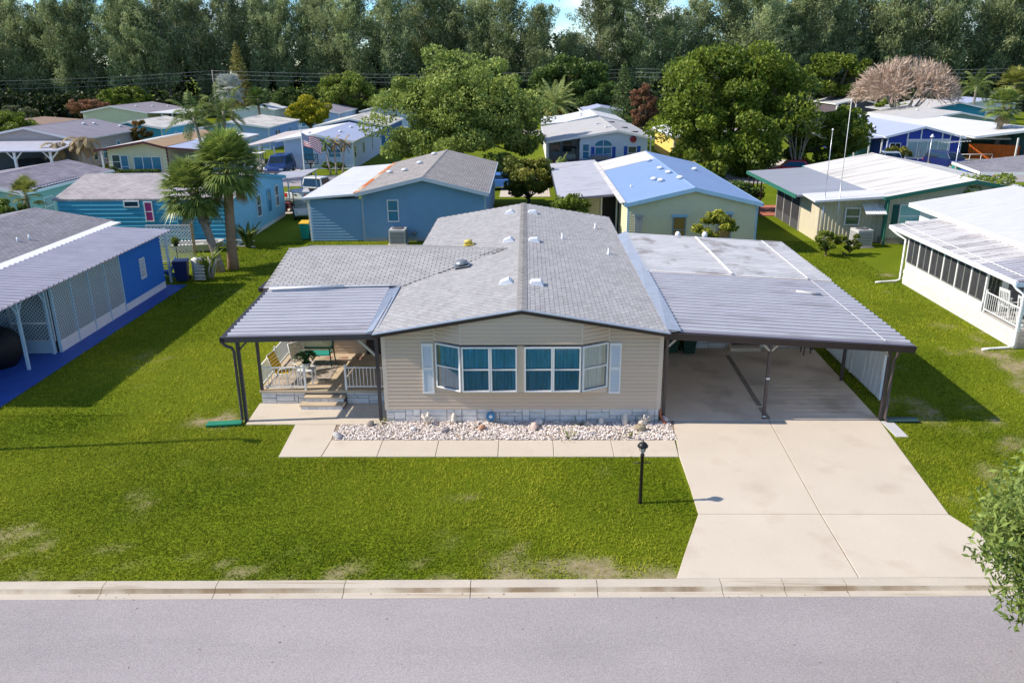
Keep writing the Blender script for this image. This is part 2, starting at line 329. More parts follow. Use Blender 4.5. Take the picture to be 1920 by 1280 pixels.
HARD = [[(3.1, -7.8), (11.0, -7.7), (9.9, -5.1), (10.45, 0), (10.62, 6.4), (4.0, 6.4), (4.1, -5.2)], [(-6.6, -2.32), (4.3, -2.3), (4.3, .2), (-8.2, .2), (-8.2, -.25), (-6.68, -.25)],
        [(-8.2, -.2), (-4, -.2), (-4, 8), (-8.2, 8)], [(-4.05, -1), (4.1, -1), (4.1, 18), (-4.05, 18)], [(4, 0), (10.6, 0), (10.6, 12), (4, 12)], [(-40, 0), (-16.2, 0), (-16.2, 15.7), (-40, 15.7)], [(17.7, 6), (40, 6), (40, 24), (17.7, 24)], [(10.4, -1.08), (10.8, -1.08), (10.8, .05), (10.4, .05)]]
def inside(x, y, poly):
    r = np.zeros(x.shape, bool); n = len(poly)
    for i in range(n):
        (xa, ya), (xb, yb) = poly[i], poly[(i+1) % n]
        if ya == yb: continue
        r ^= ((ya > y) != (yb > y)) & (x < (xb-xa)*(y-ya)/(yb-ya)+xa)
    return r
def blades(areas):
    Vs = []; Ts = []
    for x0, x1, y0, y1, dens, h in areas:
        n = int((x1-x0)*(y1-y0)*dens); x = rng.uniform(x0, x1, n); y = rng.uniform(y0, y1, n)
        ok = ~np.any([inside(x, y, q) for q in HARD], 0) & (y > -7.72+KS*x) & (rng.uniform(0, 1, n) > bare_at(x, y)*.93)
        x = x[ok]; y = y[ok]; n = len(x); cl = fbm(x, y, .35, 51, 3); tone = fbm(x, y, 4.5, 77, 3)
        hh = h*(.45+1.1*cl)*rng.uniform(.6, 1.3, n); a = rng.uniform(0, 2*np.pi, n); w = .010+.25*hh*rng.uniform(.12, .3, n)
        lean = rng.normal(0, .55, (n, 2))*hh[:, None]
        b0 = np.stack([x-np.cos(a)*w, y-np.sin(a)*w, 0*x-.004], 1); b1 = np.stack([x+np.cos(a)*w, y+np.sin(a)*w, 0*x-.004], 1); tp = np.stack([x+lean[:, 0], y+lean[:, 1], hh], 1)
        Vs.append(np.stack([b0, b1, tp], 1).reshape(-1, 3))
        Ts.append(np.repeat(np.clip(1.35*(tone-.5)+.22+.5*rng.uniform(0, 1, n)+.5*(cl-.5)+.18*bare_at(x, y), 0, 1), 3))
    V = np.concatenate(Vs); return V, np.arange(len(V)).reshape(-1, 3), np.concatenate(Ts)
gmat = leafmat('grass_blades', (.062, .13, .005), (.46, .48, .045), trans=.3, rough=.7, rnd=0, spec=.06)
V, F, T = blades([(-17.2, 15.5, -7.8, .5, 1050, .047), (-16.3, -8, .4, 11, 480, .055), (10.3, 18, .4, 12, 480, .055), (-17, -8, 11, 25.5, 210, .08), (10, 19, 12, 25, 210, .08), (-9, 11, 17, 25, 90, .09)])
grass = link('grass', np_mesh('grass', V, F, gmat, T)); tag(grass, 'mown green lawn grass around the homes', 'grass', kind='stuff')

n = 90; x = rng.uniform(-11, 11, n); y = rng.uniform(-11.5, -8.3, n); k = rng.random(n) < .35; x[k] = rng.uniform(-10, 11, k.sum()); y[k] = rng.uniform(-8.22, -8.05, k.sum())
V, F, T = leaf_quads(np.stack([x, y+KS*x, np.where(k, -.062, -.07)], 1), .05, .5, D=np.stack([np.cos(x*7), np.sin(x*7), 0*x], 1), jit=.05); V[:, 2] = np.repeat(np.where(k, -.055, -.071), 4)+np.tile([0, .004, 0, .001], n)
tag(link('leaf_litter', np_mesh('leaf_litter', V, F, leafmat('dry_leaf', (.05, .04, .03), (.3, .24, .16), trans=0), T)), 'scattered dry leaf bits on the road and gutter', 'leaf litter', kind='stuff')

# ------------------------------------------------------------------ main house
LAP = .115
def clip(poly, planes):
    """convex polygon in (u,z) kept where z <= a + b*u for each (a,b)"""
    for a, b in planes:
        out = []
        for i in range(len(poly)):
            p, q = poly[i], poly[(i+1) % len(poly)]; dp = a+b*p[0]-p[1]; dq = a+b*q[0]-q[1]
            if dp >= 0: out.append(p)
            if dp*dq < 0: f = dp/(dp-dq); out.append((p[0]+(q[0]-p[0])*f, p[1]+(q[1]-p[1])*f))
        poly = out
        if len(poly) < 3: return []
    return poly
_unit = {}
def plank_mesh(poly, z0, lap, m):
    """Dutch lap plank: proud flat face below, sloping back above"""
    cut = z0+lap*.52; low = clip(poly, [(cut, 0)]); hi = [q for q in poly if q[1] >= cut-1e-9]; m_ = MB()
    d = lambda z: -.028 if z <= cut+1e-6 else -(.028-.024*(z-cut)/(z0+lap-cut))
    up_ = [(u, -z) for u, z in poly]; up_ = clip(up_, [(-cut, 0)]); hi = [(u, -z) for u, z in up_]
    for pl in (low, hi):
        if len(pl) >= 3: m_.add([(u, d(z), z-z0) for u, z in pl], [tuple(range(len(pl)))])
    n = len(poly); zb = min(q[1] for q in poly); e = [(u, d(z), z-z0) for u, z in poly]+[(u, .012, z-z0) for u, z in poly]
    m_.add(e, [(i, n+i, n+(i+1) % n, (i+1) % n) for i in range(n)])
    return m_.mesh('plank', m)
def lap_rows(parent, org, rz, u0, u1, z0, z1, planes=(), m=None, lap=LAP, name='plank'):
    """individual siding planks on a wall through org, running along u (rotated rz)"""
    m = m or tan; z = z0; c, s = math.cos(rz), math.sin(rz)
    while z < z1-.01:
        h = min(lap, z1-z); rect = [(u0, z), (u1, z), (u1, z+h), (u0, z+h)]; pl = clip(rect, planes)
        if pl:
            same = len(pl) == 4 and all(any(math.dist(a, b) < 1e-6 for b in rect) for a in pl) and abs(h-lap) < 1e-6
            if same:
                k = (m.name, lap)
                if k not in _unit: _unit[k] = plank_mesh([(0, 0), (1, 0), (1, lap), (0, lap)], 0, lap, m)
                link(name, _unit[k], parent, (org[0]+c*u0, org[1]+s*u0, z), (0, 0, rz), (u1-u0, 1, 1))
            elif max(q[1] for q in pl)-min(q[1] for q in pl) > .012:
                link(name, plank_mesh(pl, z, lap, m), parent, (org[0], org[1], z), (0, 0, rz))
        z += lap
def ashlar(parent, x0, x1, z0, z1, y, unit=.1, seed=1, ny=-1, m=None, zs=None):
    """random coursed stones on a plane facing -y"""
    r = random.Random(seed); nz_ = max(1, round((z1-z0)/unit)); nxx = max(2, round((x1-x0)/.11)); du = (x1-x0)/nxx; dz = (z1-z0)/nz_
    used = [[False]*nxx for _ in range(nz_)]
    for i in range(nz_):
        for j in range(nxx):
            if used[i][j]: continue
            h = 1 if (r.random() < .45 or i+1 >= nz_) else 2; w = r.choice([2, 3, 4, 4, 5, 6])
            k = 0
            while k < w and j+k < nxx and not used[i][j+k]: k += 1
            w = k
            if h == 2 and any(used[i+1][j+q] for q in range(w)): h = 1
            for a in range(h):
                for b in range(w): used[i+a][j+b] = True
            g = .006; d = r.uniform(.012, .026); o = MB()
            xa, xb, za, zb = x0+j*du+g, x0+(j+w)*du-g, z0+i*dz+g, z0+(i+h)*dz-g; e = .006
            o.add([(xa, y, za), (xb, y, za), (xb, y, zb), (xa, y, zb), (xa+e, y-d, za+e), (xb-e, y-d, za+e), (xb-e, y-d, zb-e), (xa+e, y-d, zb-e)],
                  [(4, 5, 6, 7), (0, 1, 5, 4), (1, 2, 6, 5), (2, 3, 7, 6), (3, 0, 4, 7)])
            o.build('stone', m or stone_m, parent)

house = empty('main_house', label='tan sided home with grey shingled gable roof, bay window and white shutters', cat='house')
# body behind the siding
bd = MB(); bd.add([(-4, .015, 0), (4, .015, 0), (4, .015, 2.86), (0, .015, 3.53), (-4, .015, 2.86), (-4, 17, 0), (4, 17, 0), (4, 17, 2.86), (0, 17, 3.53), (-4, 17, 2.86)],
       [(0, 1, 2, 3, 4), (9, 8, 7, 6, 5), (1, 6, 7, 2), (5, 0, 4, 9)])
wall = bd.build('wall', tan, house)
RP = [(3.50, .168), (3.50, -.168)]
lap_rows(wall, (0, 0), 0, -3.9, 3.9, .42, 1.0, m=tan)
lap_rows(wall, (0, 0), 0, -3.9, -2.5, .42+5*LAP, 3.3, RP, tan); lap_rows(wall, (0, 0), 0, 2.47, 3.9, .42+5*LAP, 3.3, RP, tan)
for s in (-1, 1):
    MB().box(min(s*3.9, s*4.02), -.028, .40, max(s*3.9, s*4.02), .1, 2.82).build('corner_trim', tan_trim, wall)
# skirting
sk = MB().box(-3.99, -.004, -.05, 3.99, .012, .42).build('skirting', mortar, house); ashlar(sk, -3.98, 3.98, -.01, .415, -.004, seed=3)
MB().box(-4.0, -.03, .413, 4.0, .0, .428).build('ledge', tan_trim, sk)
# bay
BL, BC, BD, BR, BY = -2.5, -1.72, 1.68, 2.47, -.42; WZ0, WZ1 = 1.12, 2.48
bay = empty('bay', parent=house)
b_ = MB(); pl = [(BL, .0), (BC, BY+.02), (BD, BY+.02), (BR, .0)]
b_.add([(x, y, WZ1+.06) for x, y in pl]+[(x, y, 3.505-.168*abs(x)) for x, y in pl]+[(0, BY+.02, WZ1+.06), (0, BY+.02, 3.505)], [(0, 1, 5, 4), (1, 8, 9, 5), (8, 2, 6, 9), (2, 3, 7, 6), (0, 3, 2, 8, 1)])
b_.add([(x, y, WZ0-.03) for x, y in pl]+[(BL-.0, 0, .93), (BC+.1, -.03, .93), (BD-.1, -.03, .93), (BR, 0, .93)], [(0, 1, 5, 4), (1, 2, 6, 5), (2, 3, 7, 6), (0, 1, 2, 3)])
b_.build('bay_panel', tan_trim, bay)
al = math.atan2(BY, BC-BL); ll = math.hypot(BY, BC-BL); ar = math.atan2(-BY, BR-BD); lr = math.hypot(BY, BR-BD)
lap_rows(bay, (0, BY), 0, BC+.02, BD-.02, WZ1+.07, 3.5, RP, tan)
lap_rows(bay, (BL, 0), al, .03, ll-.02, WZ1+.07, 3.4, [(3.50+.168*BL, .168*math.cos(al))], tan)
lap_rows(bay, (BD, BY), ar, .02, lr-.03, WZ1+.07, 3.4, [(3.50-.168*BD, -.168*math.cos(ar))], tan)
for x, y in pl: MB().box(x-.025, y-.045, WZ1+.06, x+.025, y+.01, 3.49-.168*abs(x)).build('seam_trim', tan_trim, bay)
MB().box(-.13, BY-.012, WZ0-.01, .06, BY+.05, WZ1+.03).build('mullion_board', tan, bay)
teal = mat('teal_curtain', (.12, .56, .82), .8, var=.28, vs=5, st=(3, 3, .3)); pale_c = mat('pale_curtain', (.74, .78, .78), .8, var=.1, vs=5, st=(3, 3, .3))
red_sill = mat('sill_cloth', (.25, .06, .05), .8)
def sash(parent, org, rz, w, z0, z1, curtain):
    """double-hung window: frame, two panes, curtain"""
    win = empty('window', (org[0], org[1], 0), rz, parent=parent); f = .045
    fr = MB()
    for a, b in ((0, f), (w-f, w)): fr.box(a, -.035, z0, b, .05, z1)
    for a, b in ((z0, z0+f), (z1-f, z1)): fr.box(f, -.035, a, w-f, .05, b)
    zm = (z0+z1)/2; fr.box(f, -.02, zm-.02, w-f, .04, zm+.02); fr.build('frame', white, win)
    MB().box(f, -.008, zm+.02, w-f, .0, z1-f).build('pane', glass, win); MB().box(f, .012, z0+f, w-f, .02, zm-.02).build('pane', glass_d if curtain is teal else glass, win)
    n = int(w/.018); vs = []; fs = []
    ph = random.random()*6
    for i in range(n+1):
        u = f+(w-2*f)*i/n; d = .085+.022*math.sin(u*60+ph)+.012*math.sin(u*23+ph*2); vs += [(u, d, z0+.01), (u, d, z1-.01)]
        if i: fs.append((2*i-2, 2*i, 2*i+1, 2*i-1))
    c = MB(); c.add(vs, fs, 0, True); c.build('curtain', curtain, win)
    return win
bay_floor = MB().add([(x, y, WZ0) for x, y in pl], [(0, 1, 2, 3)]).build('bay_floor', red_sill, bay)
sash(bay, (BC+.02, BY), 0, .80, WZ0, WZ1, teal); sash(bay, (BC+.83, BY), 0, .755, WZ0, WZ1, teal)
sash(bay, (.065, BY), 0, .80, WZ0, WZ1, teal); sash(bay, (.87, BY), 0, .79, WZ0, WZ1, teal)
sash(bay, (BL+.03, -.015), al, ll-.05, WZ0, WZ1, teal); sash(bay, (BD+.02, BY+.01), ar, lr-.05, WZ0, WZ1, pale_c)
for x0, lb in ((-2.87, 'shutter'), (2.50, 'shutter')):
    s = MB(); w = .33; z0, z1 = .92, 2.46; s.box(x0, -.06, z0, x0+.045, -.022, z1); s.box(x0+w-.045, -.06, z0, x0+w, -.022, z1)
    for a, b in ((z0, z0+.07), (z1-.07, z1), (1.66, 1.74)): s.box(x0+.045, -.058, a, x0+w-.045, -.024, b)
    z = z0+.08
    while z < z1-.08:
        if not 1.63 < z < 1.74: s.add([(x0+.045, -.052, z), (x0+w-.045, -.052, z), (x0+w-.045, -.028, z+.034), (x0+.045, -.028, z+.034)], [(0, 1, 2, 3)])
        z += .03
    s.box(x0+.045, -.026, z0, x0+w-.045, -.02, z1); s.build('shutter', white, house)
# roof
YF, YB, XE, XW = -.5, 17.4, 4.1, -4.16
rz_ = lambda x: 3.585-.168*abs(x)
roof = MB().profile([(XW, rz_(XW)-.012), (0, 3.573), (XE, rz_(XE)-.012), (XE, rz_(XE)-.07), (0, 3.50), (XW, rz_(XW)-.07)], 'y', YF, YB).build('roof', mat('roof_felt', (.12, .12, .12), .95), house)
for a, b, n_ in ((XW, 0, 'fascia'), (0, XE, 'fascia')):
    for (y0, y1, dz0, dz1, mm) in ((YF-.03, YF-.002, -.115, -.022, brown), (YF-.045, YF+.10, -.018, .006, flash)):
        m_ = MB(); p8 = []
        for dz in (dz0, dz1): p8 += [(a, y0, rz_(a)+dz), (b, y0, rz_(b)+dz), (b, y1, rz_(b)+dz), (a, y1, rz_(a)+dz)]
        m_.hexa(p8).build('fascia' if mm is brown else 'drip_edge', mm, roof)
for x in (XW, XE): MB().box(x-.03 if x < 0 else x+.003, YF, rz_(x)-.16, x-.003 if x < 0 else x+.03, YB, rz_(x)-.0).build('fascia', brown, roof)
tabm = []
def tab_shape(kind):      # local: u along the course, v up the slope, w up
    a, b = .1425, .142; lo = .011
    return np.array([(-a, 0, 0), (a, 0, 0), (a, b, 0), (-a, b, 0), (-a, 0, lo), (a, 0, lo), (a, b, .003), (-a, b, .003)])
TF = np.array([(4, 5, 6, 7), (0, 1, 5, 4), (1, 2, 6, 5), (3, 0, 4, 7)])
def tab_frames():
    out = []; ex = .14; cs = 1/math.hypot(1, .168)
    for sgn, xe in ((-1, XW), (1, XE)):
        n = int(abs(xe)/ex/cs*1.0)+1
        for i in range(n):
            d = abs(xe)-i*ex*cs
            if d < .03: break
            off = (i % 2)*.15
            y = YF+off+.15
            while y < YB-.1:
                if not (sgn < 0 and 4.6 < y < 7.8 and d > .54+(7.82-y)*1.067):    # under the wing roof
                    O = np.array([sgn*d, y, rz_(d)-.012]); U = np.array([0, 1, 0.]); Vv = np.array([-sgn*cs, 0, .168*cs]); Wv = np.array([sgn*.168*cs, 0, cs]); out.append((O, U, Vv, Wv))
                y += .305
    return out
def wing_frames():
    out = []; sl = (3.49-2.88)/3.4; cs = 1/math.hypot(1, sl); i = 0
    while True:
        y = 4.4+i*.14*cs
        if y > 7.75: break
        x = -8.72+.15*(1+i % 2); xv = -4.2+(y-4.4)*1.067
        while x < min(xv, -.5):
            out.append((np.array([x, y, 2.886+(y-4.4)*sl]), np.array([1, 0, 0.]), np.array([0, cs, sl*cs]), np.array([0, -sl*cs, cs]))); x += .305
        i += 1
    return out
def place(fr, base):
    O, U, Vv, Wv = fr; return O+base[:, :1]*U+base[:, 1:2]*Vv+base[:, 2:3]*Wv
fr_m = sorted(tab_frames(), key=lambda f: f[0][1]); near, rest = fr_m[:300], fr_m[300:]
var_m = []
for k in range(8):
    b = tab_shape(0); var_m.append(np_mesh('shingle', b, TF, shin_m, np.full(8, .36+.04*k)))
for O, U, Vv, Wv in near:
    o = link('shingle', random.choice(var_m), roof); mtx = Matrix([(U[i], Vv[i], Wv[i], O[i]) for i in range(3)]+[(0, 0, 0, 1)]); o.matrix_local = mtx
    if mtx.to_3x3().determinant() < 0: o.matrix_local = Matrix([(-U[i], Vv[i], Wv[i], O[i]) for i in range(3)]+[(0, 0, 0, 1)])
Vs, Fs, Ts = [], [], []
for k, f in enumerate(rest+wing_frames()):
    b = tab_shape(0)*np.array([1, 1, random.uniform(.7, 1.3)*(.5 if abs(f[1][0]) > .5 else 1)]); Vs.append(place(f, b)); Fs.append(TF+8*k); Ts.append(np.full(8, random.uniform(.36, .64)))
o = link('shingles', np_mesh('shingles', np.concatenate(Vs), np.concatenate(Fs), shin_m, np.concatenate(Ts)), roof); o['kind'] = 'stuff'
rc = MB()
y = YF
while y < YB-.2:
    j = random.uniform(-.006, .006); a = .15
    rc.add([(-a, y, rz_(a)+.012), (0, y, 3.60+j), (a, y, rz_(a)+.012), (a, y+.19, rz_(a)+.003), (0, y+.19, 3.588), (-a, y+.19, rz_(a)+.003)], [(0, 1, 4, 5), (1, 2, 3, 4)]); y += .17
rcm = mat('ridge_cap', (.34, .33, .32), .92, var=.15, vs=6, fine=.1, bs=45, spec=.1); rc.build('ridge_cap', rcm, roof)
# wing roof
wr = MB(); wr.add([(-8.72, 4.4, 2.876), (-4.2, 4.4, 2.876), (-.56, 7.8, 3.485), (-8.72, 7.8, 3.485), (-8.72, 11.2, 2.88), (-4.2, 11.2, 2.88)], [(0, 1, 2, 3), (3, 2, 5, 4)])
wr.add([(-8.72, 4.4, 2.87), (-8.72, 7.8, 3.48), (-8.72, 11.2, 2.87), (-8.72, 11.2, 2.72), (-8.72, 7.8, 3.3), (-8.72, 4.4, 2.72)], [(0, 1, 2, 3, 4, 5)])
wr.build('wing_roof', shinglemat('back_shingle', (.33, .325, .315)), house)
rc = MB(); x = -8.72
while x < -.75:
    rc.add([(x, 7.66, 3.478), (x, 7.8, 3.512), (x, 7.94, 3.478), (x+.2, 7.94, 3.468), (x+.2, 7.8, 3.497), (x+.2, 7.66, 3.468)], [(0, 1, 4, 5), (1, 2, 3, 4)]); x += .18
rc.build('ridge_cap', rcm, house)
MB().box(-8.87, 4.38, 2.76, -8.722, 11.2, 2.9).build('fascia', brown, house)
# wing walls
ww = MB(); ww.add([(-8.45, 4.68, 0), (-4, 4.68, 0), (-4, 4.68, 2.9), (-8.45, 4.68, 2.9), (-8.45, 11, 0), (-8.45, 11, 2.9), (-4, 11, 0), (-4, 11, 2.9)], [(0, 1, 2, 3), (4, 0, 3, 5), (6, 4, 5, 7)])
wwo = ww.build('wing_wall', tan, house); lap_rows(wwo, (0, 4.665), 0, -8.05, -5.45, .47, 2.85, m=tan)
dr = MB().box(-5.40, 4.60, .47, -4.35, 4.66, 2.5).build('door', mat('dark_door', (.05, .035, .03), .5), house)
for x in (-5.40, -4.43): MB().box(x, 4.57, .47, x+.07, 4.6, 2.5).build('door_frame', brown, dr)
MB().tube([(-4.55, 4.53, 1.4), (-4.55, 4.58, 1.4)], .03, 8).build('door_handle', alu, dr)
# roof vents
vent_m = mat('vent_metal', (.72, .74, .78), .35, var=.04, spec=.5)
def box_vent(x, y, name='roof_vent'):
    s = 1 if x > 0 else -1; v = MB(); a, b, h = .17, .19, .13
    v.add([(-a-.05, -b-.03, -.02), (a+.05, -b-.03, -.02), (a+.05, b+.03, -.02), (-a-.05, b+.03, -.02), (-a, -b, h*.55), (a*.6, -b, h), (a*.6, b, h), (-a, b, h*.55), (a, -b, h*.5), (a, b, h*.5)],
          [(0, 1, 8, 5, 4), (1, 2, 9, 8), (2, 3, 7, 6, 9), (3, 0, 4, 7), (4, 5, 6, 7), (5, 8, 9, 6)])
    v.build(name, vent_m, roof, (x, y, rz_(x)+.01), (0, math.atan(.168)*s, 0 if s > 0 else 0)).scale = (s*-1 if s < 0 else 1, 1, 1)
for x, y in ((-.63, 15.2), (-.56, 9.0), (-.5, 2.7), (.42, 15.0), (.43, 8.9), (.45, 2.55)): box_vent(x, y)
tv = MB().lathe([(.2, 0), (.2, .05), (.24, .06), (.22, .13), (.12, .19), (.0, .2)], n=20); tv.box(-.28, -.28, -.01, .28, .28, .012)
tv.build('turtle_vent', mat('dull_metal', (.3, .32, .34), .4, metal=.6), roof, (-2.13, 5.9, rz_(2.13)+.06), (0, -.165, 0))
tv = MB().lathe([(.15, 0), (.15, .1), (.17, .11), (.15, .17), (.0, .2)], n=16); tv.box(-.22, -.22, -.01, .22, .22, .012)
tv.build('yellow_vent', mat('yellowed_dome', (.6, .5, .12), .4), roof, (-2.13, 9.5, rz_(2.13)+.03), (0, -.165, 0))
for x, y in ((3.16, 13.7), (1.56, 10.2), (3.27, 8.7)):
    MB().lathe([(.09, -.05), (.05, .06), (.035, .07), (.035, .22), (.0, .221)], n=10).build('vent_pipe', vent_m, roof, (x, y, rz_(x)))

# ------------------------------------------------------------------ pan roofs
rib_m = mat('pan_rib', (.68, .67, .69), .4, var=.07, vs=1.2, spec=.45, col2=(.45, .42, .42), c2s=1.2, c2lo=.55, c2hi=.75, c2st=(.4, 3, 1))
def pan_panel_mesh(L, dz, w, mats, rh=.055):
    pf = [(0, 0), (w-.075, 0), (w-.06, rh), (w-.02, rh), (w-.005, 0), (w-.005, -.014), (0, -.014)]; n = len(pf); m_ = MB()
    m_.add([(0, y, z) for y, z in pf]+[(L, y, z+dz) for y, z in pf], [tuple(range(n)), tuple(range(n, 2*n))[::-1]])
    for i in range(n):
        m_.add([(0, *pf[i]), (L, pf[i][0], pf[i][1]+dz), (L, pf[(i+1) % n][0], pf[(i+1) % n][1]+dz), (0, *pf[(i+1) % n])], [(0, 1, 2, 3)], 1 if i in (1, 2, 3) else 2 if i == 5 else 0)
    return m_.mesh('panel', list(mats)+[white])
def pan_roof(parent, x0, x1, y0, y1, z0, z1, dzy=0, w=.32, mats=None, name='panel'):
    """roof of interlocking pans running along x; z0 at x0, z1 at x1; dzy = rise per metre of y"""
    n = max(1, round((y1-y0)/w)); w = (y1-y0)/n; me = pan_panel_mesh(x1-x0, z1-z0, w, mats or [pan_m, rib_m])
    for i in range(n):
        link(name, me, parent, (x0+random.uniform(-.006, .006), y0+i*w, z0+i*w*dzy+random.uniform(-.002, .002)))
def post(parent, x, y, h, m=None, w=.085, z0=0):
    return MB().box(x-w/2, y-w/2, z0, x+w/2, y+w/2, h).build('post', m or bronze, parent, bevel=.006)
def braces(parent, x, y, h, d=.34, sides=(-1, 1), m=None, axis='x', w=.05):
    for s in sides:
        a = (x+s*.03, y, h-d) if axis == 'x' else (x, y+s*.03, h-d); b = (x+s*d, y, h-.02) if axis == 'x' else (x, y+s*d, h-.02)
        MB().beam(a, b, w, w).build('brace', m or bronze, parent)
tanmetal = mat('tan_brace', (.45, .40, .33), .5, var=.05)
# porch roof
pr = empty('porch_roof', (-6.5, 2, 0), label='lavender grey ribbed metal porch roof on dark posts left of the house', cat='porch roof')
def rel(e):
    return e
pr.location = (0, 0, 0)
zpr = lambda x, y: 2.645+.017*(x+8.6)+.054*(y+.03)
pan_roof(pr, -8.46, -4.42, -.03, 4.42, zpr(-8.46, -.03), zpr(-4.42, -.03), .054, .27)
MB().hexa([(-4.43, -.05, 2.73), (-4.1, -.06, 2.74), (-4.1, 4.42, 2.94), (-4.43, 4.42, 2.935), (-4.43, -.05, 2.78), (-4.08, -.06, 2.90), (-4.08, 4.42, 2.92), (-4.43, 4.42, 2.955)]).build('flashing', flash, pr)
MB().hexa([(-8.46, 4.18, zpr(-8.7, 4.2)+.062), (-4.43, 4.18, zpr(-4.4, 4.2)+.062), (-4.1, 4.5, 2.95), (-8.46, 4.5, 2.92), (-8.46, 4.18, zpr(-8.7, 4.2)+.07), (-4.43, 4.18, zpr(-4.4, 4.2)+.07), (-4.1, 4.5, 2.962), (-8.46, 4.5, 2.935)]).build('flashing', flash, pr)
MB().beam((-8.6, -.06, 2.585), (-4.12, -.06, 2.67), .06, .16).build('fascia', bronze, pr)
gt = MB(); gt.hexa([(-8.61, -.09, 2.50), (-8.48, -.09, 2.50), (-8.48, 4.4, 2.74), (-8.61, 4.4, 2.74), (-8.61, -.09, 2.64), (-8.48, -.09, 2.61), (-8.48, 4.4, 2.85), (-8.61, 4.4, 2.88)]); gt.build('gutter', bronze, pr)
post(pr, -8.14, .0, 2.60, w=.095); braces(pr, -8.14, .0, 2.6, sides=(1,)); post(pr, -8.05, 1.33, 2.66, z0=.47); post(pr, -4.17, .06, 2.68, w=.095); braces(pr, -4.17, .06, 2.68, .62, sides=(-1,), m=tanmetal, w=.07)
post(pr, -8.1, 4.55, 2.85, m=tanmetal, z0=.47)
MB().tube([(-8.54, -.05, 2.55), (-8.54, -.05, 2.48), (-8.48, -.05, 2.41), (-8.3, -.05, 2.34), (-8.25, -.05, 2.24), (-8.25, -.05, .12), (-8.3, -.08, .06)], .045, 8).build('downspout', bronze, pr)
MB().beam((-8.1, 4.3, 2.74), (-8.1, -.02, 2.56), .06, .1).build('beam', bronze, pr)
tag(MB().tube([(-8.38, 4.05, 2.97), (-5.9, 4.12, 3.03)], .045, 10).build('pvc_pipe', white), 'white pipe lying across the top of the porch roof', 'pipe')
tag(MB().hexa([(-.5, -.11, 0), (.5, -.11, .03), (.5, .11, .03), (-.5, .11, 0), (-.5, -.14, .09), (.5, -.14, .1), (.5, .14, .1), (-.5, .14, .09)]).build('splash_block', mat('green_plastic', (.02, .22, .12), .5), loc=(-8.72, -.25, .0), rot=(0, 0, .1)), 'green plastic splash block on the lawn by the porch downspout', 'splash block')

# ------------------------------------------------------------------ carport
cp = empty('carport', label='attached carport with ribbed metal roof, dark brown fascia and posts over the driveway', cat='carport')
zc = lambda x, y: 2.835-.063*(x-4.06)+.016*(y+.15)
pan_roof(cp, 4.42, 10.98, -.14, 6.2, zc(4.42, -.14), zc(10.98, -.14), .016, .317)
pan_roof(cp, 4.40, 10.98, 6.22, 12.35, zc(4.4, 6.2)+.05, zc(10.98, 6.2)+.05, .016, .235, [pan_old, mat('old_rib', (.74, .72, .70), .5, var=.1, vs=1.5, col2=(.4, .36, .34), c2s=1.2, c2lo=.55, c2hi=.7)])
for a, b in ((-.2, 4.2), (4.2, 8.6), (8.6, 12.9)):
    MB().hexa([(4.05, a, 2.80), (4.45, a, zc(4.45, a)+.06), (4.45, b-.01, zc(4.45, b)+.07), (4.05, b-.01, 2.80), (4.05, a, 2.912), (4.45, a, zc(4.45, a)+.07), (4.45, b-.01, zc(4.45, b)+.08), (4.05, b-.01, 2.912)]).build('flashing', flash, cp)
MB().beam((4.02, -.2, 2.72), (11.02, -.2, 2.30), .07, .19).build('fascia', brown, cp)
MB().beam((11.02, -.22, 2.33), (11.02, 12.35, 2.56), .05, .09).build('side_trim', mat('trim_grey', (.16, .17, .2), .4, metal=.3), cp)
for y0, y1 in ((6.35, 12.3),):
    MB().beam((7.42, y0, zc(7.42, y0)+.115), (7.3, y1, zc(7.3, y1)+.115), .09, .02).build('seam_strip', white, cp)
MB().beam((10.2, -.1, zc(10.2, 0)+.07), (10.2, 6.2, zc(10.2, 6.2)+.07), .018, .012).build('strap', rib_m, cp); MB().beam((10.1, 6.3, zc(10.2, 6.3)+.12), (10.1, 12.3, zc(10.2, 12.3)+.12), .04, .015).build('strap', white, cp)
pb = mat('brown_post', (.10, .075, .07), .45, var=.12)
for x, y, h in ((4.15, .16, 2.70), (7.09, .16, 2.52), (10.47, .1, 2.32), (10.47, 3.2, 2.38), (10.5, 6.2, 2.42)): post(cp, x, y, h, pb, w=.09)
for y in (.14, 3.2, 6.1): MB().beam((4.15, y, 2.66+.016*y), (11, y, 2.25+.016*y), .06, .12).build('beam', brown, cp)
braces(cp, 7.09, .13, 2.50, .34, m=tanmetal, w=.06); braces(cp, 4.15, .13, 2.66, .36, (1,), tanmetal, w=.06); braces(cp, 10.47, .1, 2.30, .3, (-1,), tanmetal, w=.06)
MB().tube([(10.62, -.14, 2.28), (10.60, -.1, 2.1), (10.56, .0, 1.95), (10.56, .02, .1), (10.62, -.06, .05)], .05, 8).build('downspout', pb, cp)
for z, s in ((1.28, .05), (.1, .03)): MB().box(7.09-.05, .1, z, 7.09+.05, .12, z+s).build('bracket', white, cp)
tag(MB().tube([(9.2, 4.75, 2.62), (9.95, 4.5, 2.58)], .05, 8).build('pipe_offcut', mat('dirty_white', (.55, .52, .5), .6)), 'short pale pipe offcut lying on the carport roof', 'pipe')
tag(MB().hexa([(-.45, -.12, 0), (.45, -.12, .02), (.45, .12, .02), (-.45, .12, 0), (-.45, -.15, .07), (.45, -.15, .09), (.45, .15, .09), (-.45, .15, .07)]).build('splash_block', mat('dark_green', (.015, .05, .045), .5), loc=(11.05, .0, .0), rot=(0, 0, -.05)), 'dark green splash block at the carport corner downspout', 'splash block')
